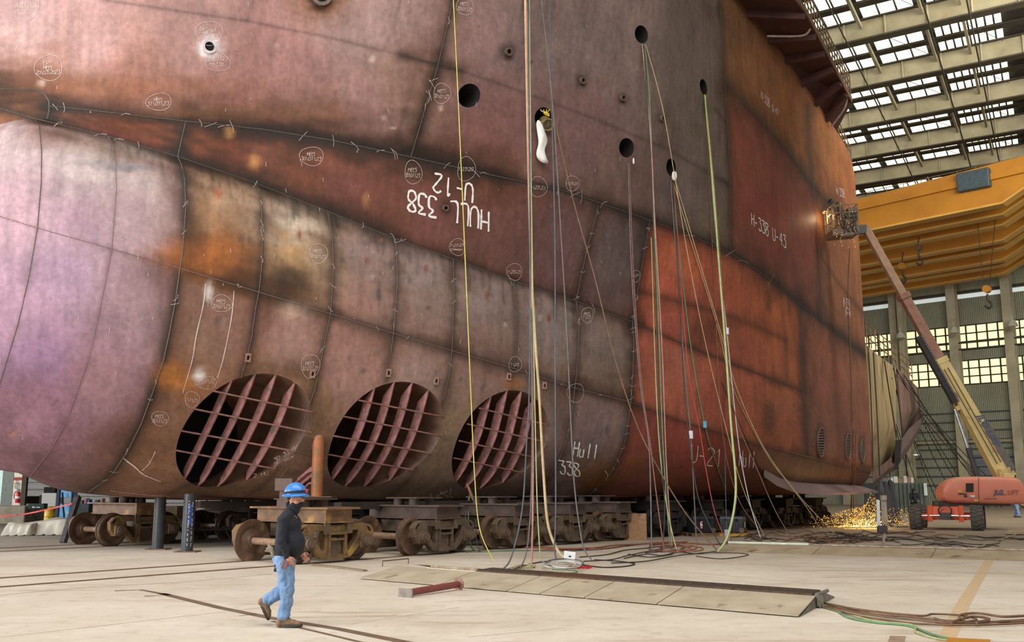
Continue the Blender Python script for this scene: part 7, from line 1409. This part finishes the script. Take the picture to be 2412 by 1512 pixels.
# ================================================================== WORKSHOP SEEN UNDER THE BULB
LW = mat('white_siding', (214, 212, 204), (184, 182, 174), rough=.7, scale=1.5, stretch=(.2, .2, 5)); SID = mat('siding_shadow', (160, 158, 150), (130, 128, 122))
mb = MB(); 
w0, w1 = at_y(-160, 1150, 76), at_y(760, 1150, 84); struct(mb.hexa([Vector((w0.x, w0.y, 0)), Vector((w1.x, w1.y, 0)), Vector((w1.x, w1.y + .3, 0)), Vector((w0.x, w0.y + .3, 0)), Vector((w0.x, w0.y, 14)), Vector((w1.x, w1.y, 14)), Vector((w1.x, w1.y + .3, 14)), Vector((w0.x, w0.y + .3, 14))]).build('wall_left', LW))
mb = MB()
for k in range(16): mb.beam(Vector((w0.x, w0.y - .06, .6 + .55 * k)), Vector((w1.x, w1.y - .06, .6 + .55 * k)), .1, .06)
struct(mb.build('trim_2', SID))
D = 51.
solid_ = tag
boxpx(-60, None, 63, 50, 2.4, 1192, 'concrete_block', mat('grey_concrete', (150, 140, 122), (116, 106, 92), rough=.9, scale=2), 'long grey concrete block at the left edge under the white pillar', 'concrete block', bevel=.05)
pl_ = thing('pillar', 'white pillar with red band and vertical black lettering', 'pillar', at_y(40, 1150, 53), kind='structure'); boxpx(31, None, 50, 53, .5, 1040, 'pillar_post', mat('white_pillar', (226, 218, 202), (196, 186, 168), rough=.7), None, None, parent=pl_); boxpx(30.8, 1131, 50.2, 52.97, .04, 1124, 'red_band', mat('red_band', (156, 40, 36), (130, 32, 30)), None, None, parent=pl_)
for k, s in enumerate(['21', 'FIRE', 'EXT', 'NO']):
    cu = bpy.data.curves.new('lettering', 'FONT'); cu.body = s; cu.size = .17; cu.align_x = 'CENTER'; o_ = text_mesh(cu, 'lettering', BLK); p = at_y(40.5, 1136 + 5.4 * k, 52.95); o_.location = p - Vector(pl_['_o']); o_.rotation_euler = (math.pi / 2, 0, 0); o_.parent = pl_
p = at_y(41, 1184, 52.87); t = thing('fire_extinguisher', 'red fire extinguisher hung on the white pillar', 'fire extinguisher', p); RED = mat('extinguisher_red', (206, 34, 40), (170, 26, 32), rough=.3); MB().lathe([(.02, 0), (.11, .0), (.12, .03), (.12, .48), (.09, .56), (.03, .6)], p, (0, 0, 1), 20).build('cylinder', RED, t, smooth=40); MB().lathe([(.122, .22), (.122, .34)], p, (0, 0, 1), 20, caps=False).build('white_label', WHITEH, t); MB().box(p + Vector((0, 0, .66)), (.12, .08, .1)).build('valve', mat('green_valve', (90, 140, 100), (60, 100, 70)), t); MB().tube(smooth_path([p + Vector((-.05, 0, .66)), p + Vector((-.18, -.03, .5)), p + Vector((-.17, -.03, .2))]), .02, 6).build('hose', BLK, t)
boxpx(4, None, 31, 54, 1.5, 1080, 'switch_cabinet', mat('grey_green_cabinet', (112, 120, 112), (84, 92, 86), rough=.6), 'tall grey-green cabinet left of the white pillar', 'cabinet', bevel=.03); boxpx(-30, None, 4, 54, .6, 1080, 'white_panel', mat('pale_cyan_panel', (206, 230, 226), (186, 212, 208)), 'pale cyan panel at the very left edge', 'panel')
boxpx(50, None, 57, 55, .4, 1040, 'steel_post', DKB, 'dark steel post right of the white pillar', 'post')
for k in range(3): a, b = at_y(45, 1172 + 5 * k, 57), at_y(100, 1172 + 5 * k, 58); tag(MB().cyl(a, b, .09, n=8).build('stored_pipe', DKB), 'dark pipe stored on a rack behind the green bag', 'pipe', 'pipes behind the green bag')
st_ = thing('pipe_stand', 'dark low stand holding three pipes behind the green case', 'stand', Vector((at_y(70, 1150, 57).x, 57.2, 0)))
for x in (48, 97): q_ = at_y(x, 1150, 57.2); MB().beam(Vector((q_.x, 57.35, 0)), Vector((q_.x, 57.35, at_y(x, 1166, 57).z)), .12, .2).build('stand_post', DKB, st_)
p = at_y(84, 1226, 47); p.z = 0; t = thing('tool_bag_stand', 'dark green canvas case with white logo on folding crossed legs', 'camp table', p); q0, q1 = at_y(65, 1199, 47), at_y(103, 1199, 47); h_ = at_y(65, 1186, 47).z; gm = mat('dark_green_canvas', (40, 58, 48), (28, 42, 34), rough=.8)
MB().hexa([q0, q1, q1 + Vector((0, .4, 0)), q0 + Vector((0, .4, 0)), Vector((q0.x, 47, h_)), Vector((q1.x, 47, h_)), Vector((q1.x, 47.4, h_)), Vector((q0.x, 47.4, h_))]).build('canvas_case', gm, t, bevel=.03)
for a, b in ((q0, q1), (q1, q0)): MB().cyl(a, Vector((b.x, 47.2, .02)), .025, n=6).build('cross_leg', BLK, t)
for a in (q0, q1): MB().cyl(a, Vector((a.x, 47, .02)), .03, n=6).build('leg', BLK, t)
lg = at_y(78, 1194.5, 46.97); MB().add([lg + Vector((-.05, 0, -.03)), lg + Vector((0, 0, .06)), lg + Vector((.05, 0, -.03)), lg + Vector((.05, 0, 0)), lg + Vector((.08, 0, .03)), lg + Vector((.11, 0, -.03)), lg + Vector((.15, 0, -.02)), lg + Vector((.32, 0, -.02)), lg + Vector((.32, 0, .01)), lg + Vector((.15, 0, .01))], [(0, 1, 2), (3, 4, 5), (6, 7, 8, 9)]).build('white_logo', WHITEH, t)
boxpx(100, None, 134, 52, .9, 1161, 'grey_cabinet', mat('speckled_grey', (186, 184, 178), (150, 148, 142), scale=30), 'pale grey steel cabinet beside the yellow drum', 'cabinet', bevel=.02); boxpx(103, 1161, 131, 52, .8, 1147, 'black_machine', BLK, 'black machine on top of the pale grey cabinet', 'machine', bevel=.03)
p = at_y(116, 1222, 49); p.z = 0; MBd = MB().lathe([(.02, 0), (.26, 0), (.27, .02), (.25, .05), (.25, .4), (.27, .42), (.25, .45), (.25, .85), (.27, .88), (.26, .9), (.02, .88)], p, (0, 0, 1), 24); tag(MBd.build('yellow_drum', mat('drum_yellow', (214, 176, 40), (180, 144, 30), rough=.4), smooth=40), 'yellow drum in front of the pale grey cabinet', 'drum')
LB_ = mat('light_blue_paint', (84, 170, 226), (66, 150, 208), rough=.4); DBF = mat('dark_blue_frame', (40, 50, 84), (28, 36, 62))
t = thing('welding_machine_rack', 'light blue welding machine cabinets stacked in a dark blue frame', 'welding machine', at_y(153, 1222, 46)); boxpx(141, None, 168, 46, .7, 1186, 'lower_cabinet', LB_, None, None, parent=t, bevel=.02); boxpx(141, 1172, 169, 46, .7, 1153, 'upper_cabinet', LB_, None, None, parent=t, bevel=.02)
for x in (135, 138, 169): boxpx(x, None, x + 2.4, 45.9, .12, 1150, 'frame_post', DBF, None, None, parent=t)
boxpx(160, 1210, 166, 45.96, .03, 1204, 'vent_label', mat('pale_label', (206, 214, 216)), None, None, parent=t)
q = at_y(147, 1160, 45.7); MB().tube(smooth_path([q, q + Vector((.1, -.05, -.6)), q + Vector((.18, -.05, -1.1)), q + Vector((.05, 0, -1.25))]), .04, 6).build('power_lead', BLK, t)
p = at_z(90, 1263); t = thing('tarp_pile', 'white canvas tarp draped over low boxes on the floor at left', 'tarp', p); TARP = mat('canvas_white', (236, 230, 214), (210, 200, 180), rough=.9, scale=3)
def tarp(px0, px1, ytop, ybot, depth, dp, seed, name):
    random.seed(seed); nx, ny = 26, 18; a, b = at_y(px0, 1150, depth).x, at_y(px1, 1150, depth).x; H = at_y(px0, ytop, depth).z; vs = []
    for i in range(nx + 1):
        for j in range(ny + 1):
            u, v = i / nx, j / ny; x = a + (b - a) * u; y = depth - .35 + (dp + .7) * v; e = min(u * 9, (1 - u) * 9, v * 5, (1 - v) * 5, 1.); e = e * e * (3 - 2 * e); fold = (1 - e) * .09 * math.sin(u * 23 + 3 * math.sin(v * 9) + seed); z = max(.015, H * e * (.9 + .12 * math.sin(u * 5 + seed) * math.cos(v * 4)) + fold * .6); vs.append(Vector((x + fold * .6, y + fold, z)))
    MB().add(vs, [(i * (ny + 1) + j, (i + 1) * (ny + 1) + j, (i + 1) * (ny + 1) + j + 1, i * (ny + 1) + j + 1) for i in range(nx) for j in range(ny)]).build(name, TARP, t, smooth=50)
tarp(18, 86, 1229, 1264, 38.2, 1.6, 1, 'tarp_sheet'); tarp(80, 168, 1222, 1262, 38.6, 2.2, 4, 'tarp_sheet')
# red barrier tape
P = [at_y(-20, 1219, 45), at_y(30, 1213, 44), at_y(57, 1211, 43.5), at_y(110, 1200, 40), at_y(178, 1184, at_z(148, 1279).y + .55)]; mb = MB(); sp = smooth_path(P, 6); vs = []
for k, p in enumerate(sp): vs += [p + Vector((0, .01 * math.sin(k), .03)), p - Vector((0, .01 * math.sin(k), .03))]
mb.add(vs, [(2 * i, 2 * i + 2, 2 * i + 3, 2 * i + 1) for i in range(len(sp) - 1)]); tag(mb.build('barrier_tape', mat('red_tape', (226, 66, 60), (150, 40, 38), scale=3, amt=.3)), 'red barrier tape strung from the left edge to the leaning bar', 'tape')
# shelving and clutter beyond the back track
for k, (x0, x1, yt, c, l) in enumerate([(178, 212, 1186, (66, 70, 78), 'dark steel storage bin behind the leaning bar'), (213, 246, 1186, (60, 62, 68), 'dark steel storage bin left of the back track truck'), (300, 352, 1196, (74, 66, 60), 'low brown crate behind the back track truck'), (378, 420, 1192, (120, 96, 66), 'tan crate between the black posts in the distance'), (480, 540, 1196, (134, 118, 76), 'yellowish crate beyond the red ladder'), (560, 610, 1190, (90, 84, 78), 'grey crate in the distance left of the walking man')]):
    boxpx(x0, None, x1, 52 + 2 * k, 1.2, yt, 'storage_bin', mat('bin_%d' % k, c, tuple(int(v * .7) for v in c), rough=.8), l, 'bin')
random.seed(3)
for k, (x, yb, w_, h_, c, l) in enumerate([(200, 1186, 6, 12, (150, 96, 90), 'pink drum'), (208, 1186, 4, 10, (40, 90, 170), 'blue bottle'), (226, 1186, 8, 9, (60, 60, 66), 'black coil'), (238, 1186, 5, 12, (176, 130, 120), 'pale pink can'), (186, 1186, 10, 8, (70, 74, 82), 'grey tool box')]): boxpx(x, yb, x + w_, 52.3 + (2 if x > 212 else 0), .4, yb - h_, 'stored_item', mat('store_%d' % k, c, rough=.6), l + ' standing on the dark storage bins at left', 'container')
t = thing('step_ladder', 'red step ladder in the distance right of the blue-smeared post', 'ladder', at_z(470, 1246)); b = at_z(470, 1246); RL = mat('ladder_red', (206, 46, 48), (170, 36, 38), rough=.4)
for dx, tx in ((-.35, -.1), (.3, .12)): MB().beam(b + Vector((dx, 0, 0)), b + Vector((tx, .3, 2.6)), .07, .05).build('side_rail', RL, t)
for k in range(7): u = (k + .5) / 7; MB().beam(lerp(b + Vector((-.35, 0, 0)), b + Vector((-.1, .3, 2.6)), u), lerp(b + Vector((.3, 0, 0)), b + Vector((.12, .3, 2.6)), u), .05, .04).build('rung', RL, t)
tag(MB().cyl(at_z(258.5, 1276), at_z(258.5, 1276) + Vector((0, 0, 1.42)), .022, n=8).build('yellow_rod', YEL), 'thin yellow rod standing upright behind the back track truck beam', 'rod')
# ================================================================== light and colour
w = bpy.data.worlds.new('world'); scene.world = w; w.use_nodes = True
wb = w.node_tree.nodes['Background']; wb.inputs[0].default_value = (.86, .92, 1., 1); wb.inputs[1].default_value = .55
def area(name, loc, to, size, power, colr):
    l = bpy.data.lights.new(name, 'AREA'); l.shape = 'RECTANGLE'; l.size, l.size_y = size; l.energy = power; l.color = colr
    o = bpy.data.objects.new(name, l); col.objects.link(o); o.location = loc
    d = Vector(to) - Vector(loc); o.rotation_euler = d.to_track_quat('-Z', 'Y').to_euler(); return o
area('door_daylight', (-34, 2, 9), (-6, 26, 4), (22, 14), 12000, (.97, .98, 1.))
area('bay_light', (2, 6, 27), (3, 24, 0), (34, 16), 10000, (1., .97, .92))
area('far_fill', (38, 40, 26), (50, 100, 6), (26, 12), 15000, (1., .96, .86))  # added fill lamp out of view, brightens the far wall
area('left_bay_door', (-48, 40, 9), (-12, 37, 0), (16, 9), 7000, (1., .98, .95))
scene.view_settings.view_transform = 'Standard'; scene.view_settings.look = 'None'; scene.view_settings.exposure = 0.
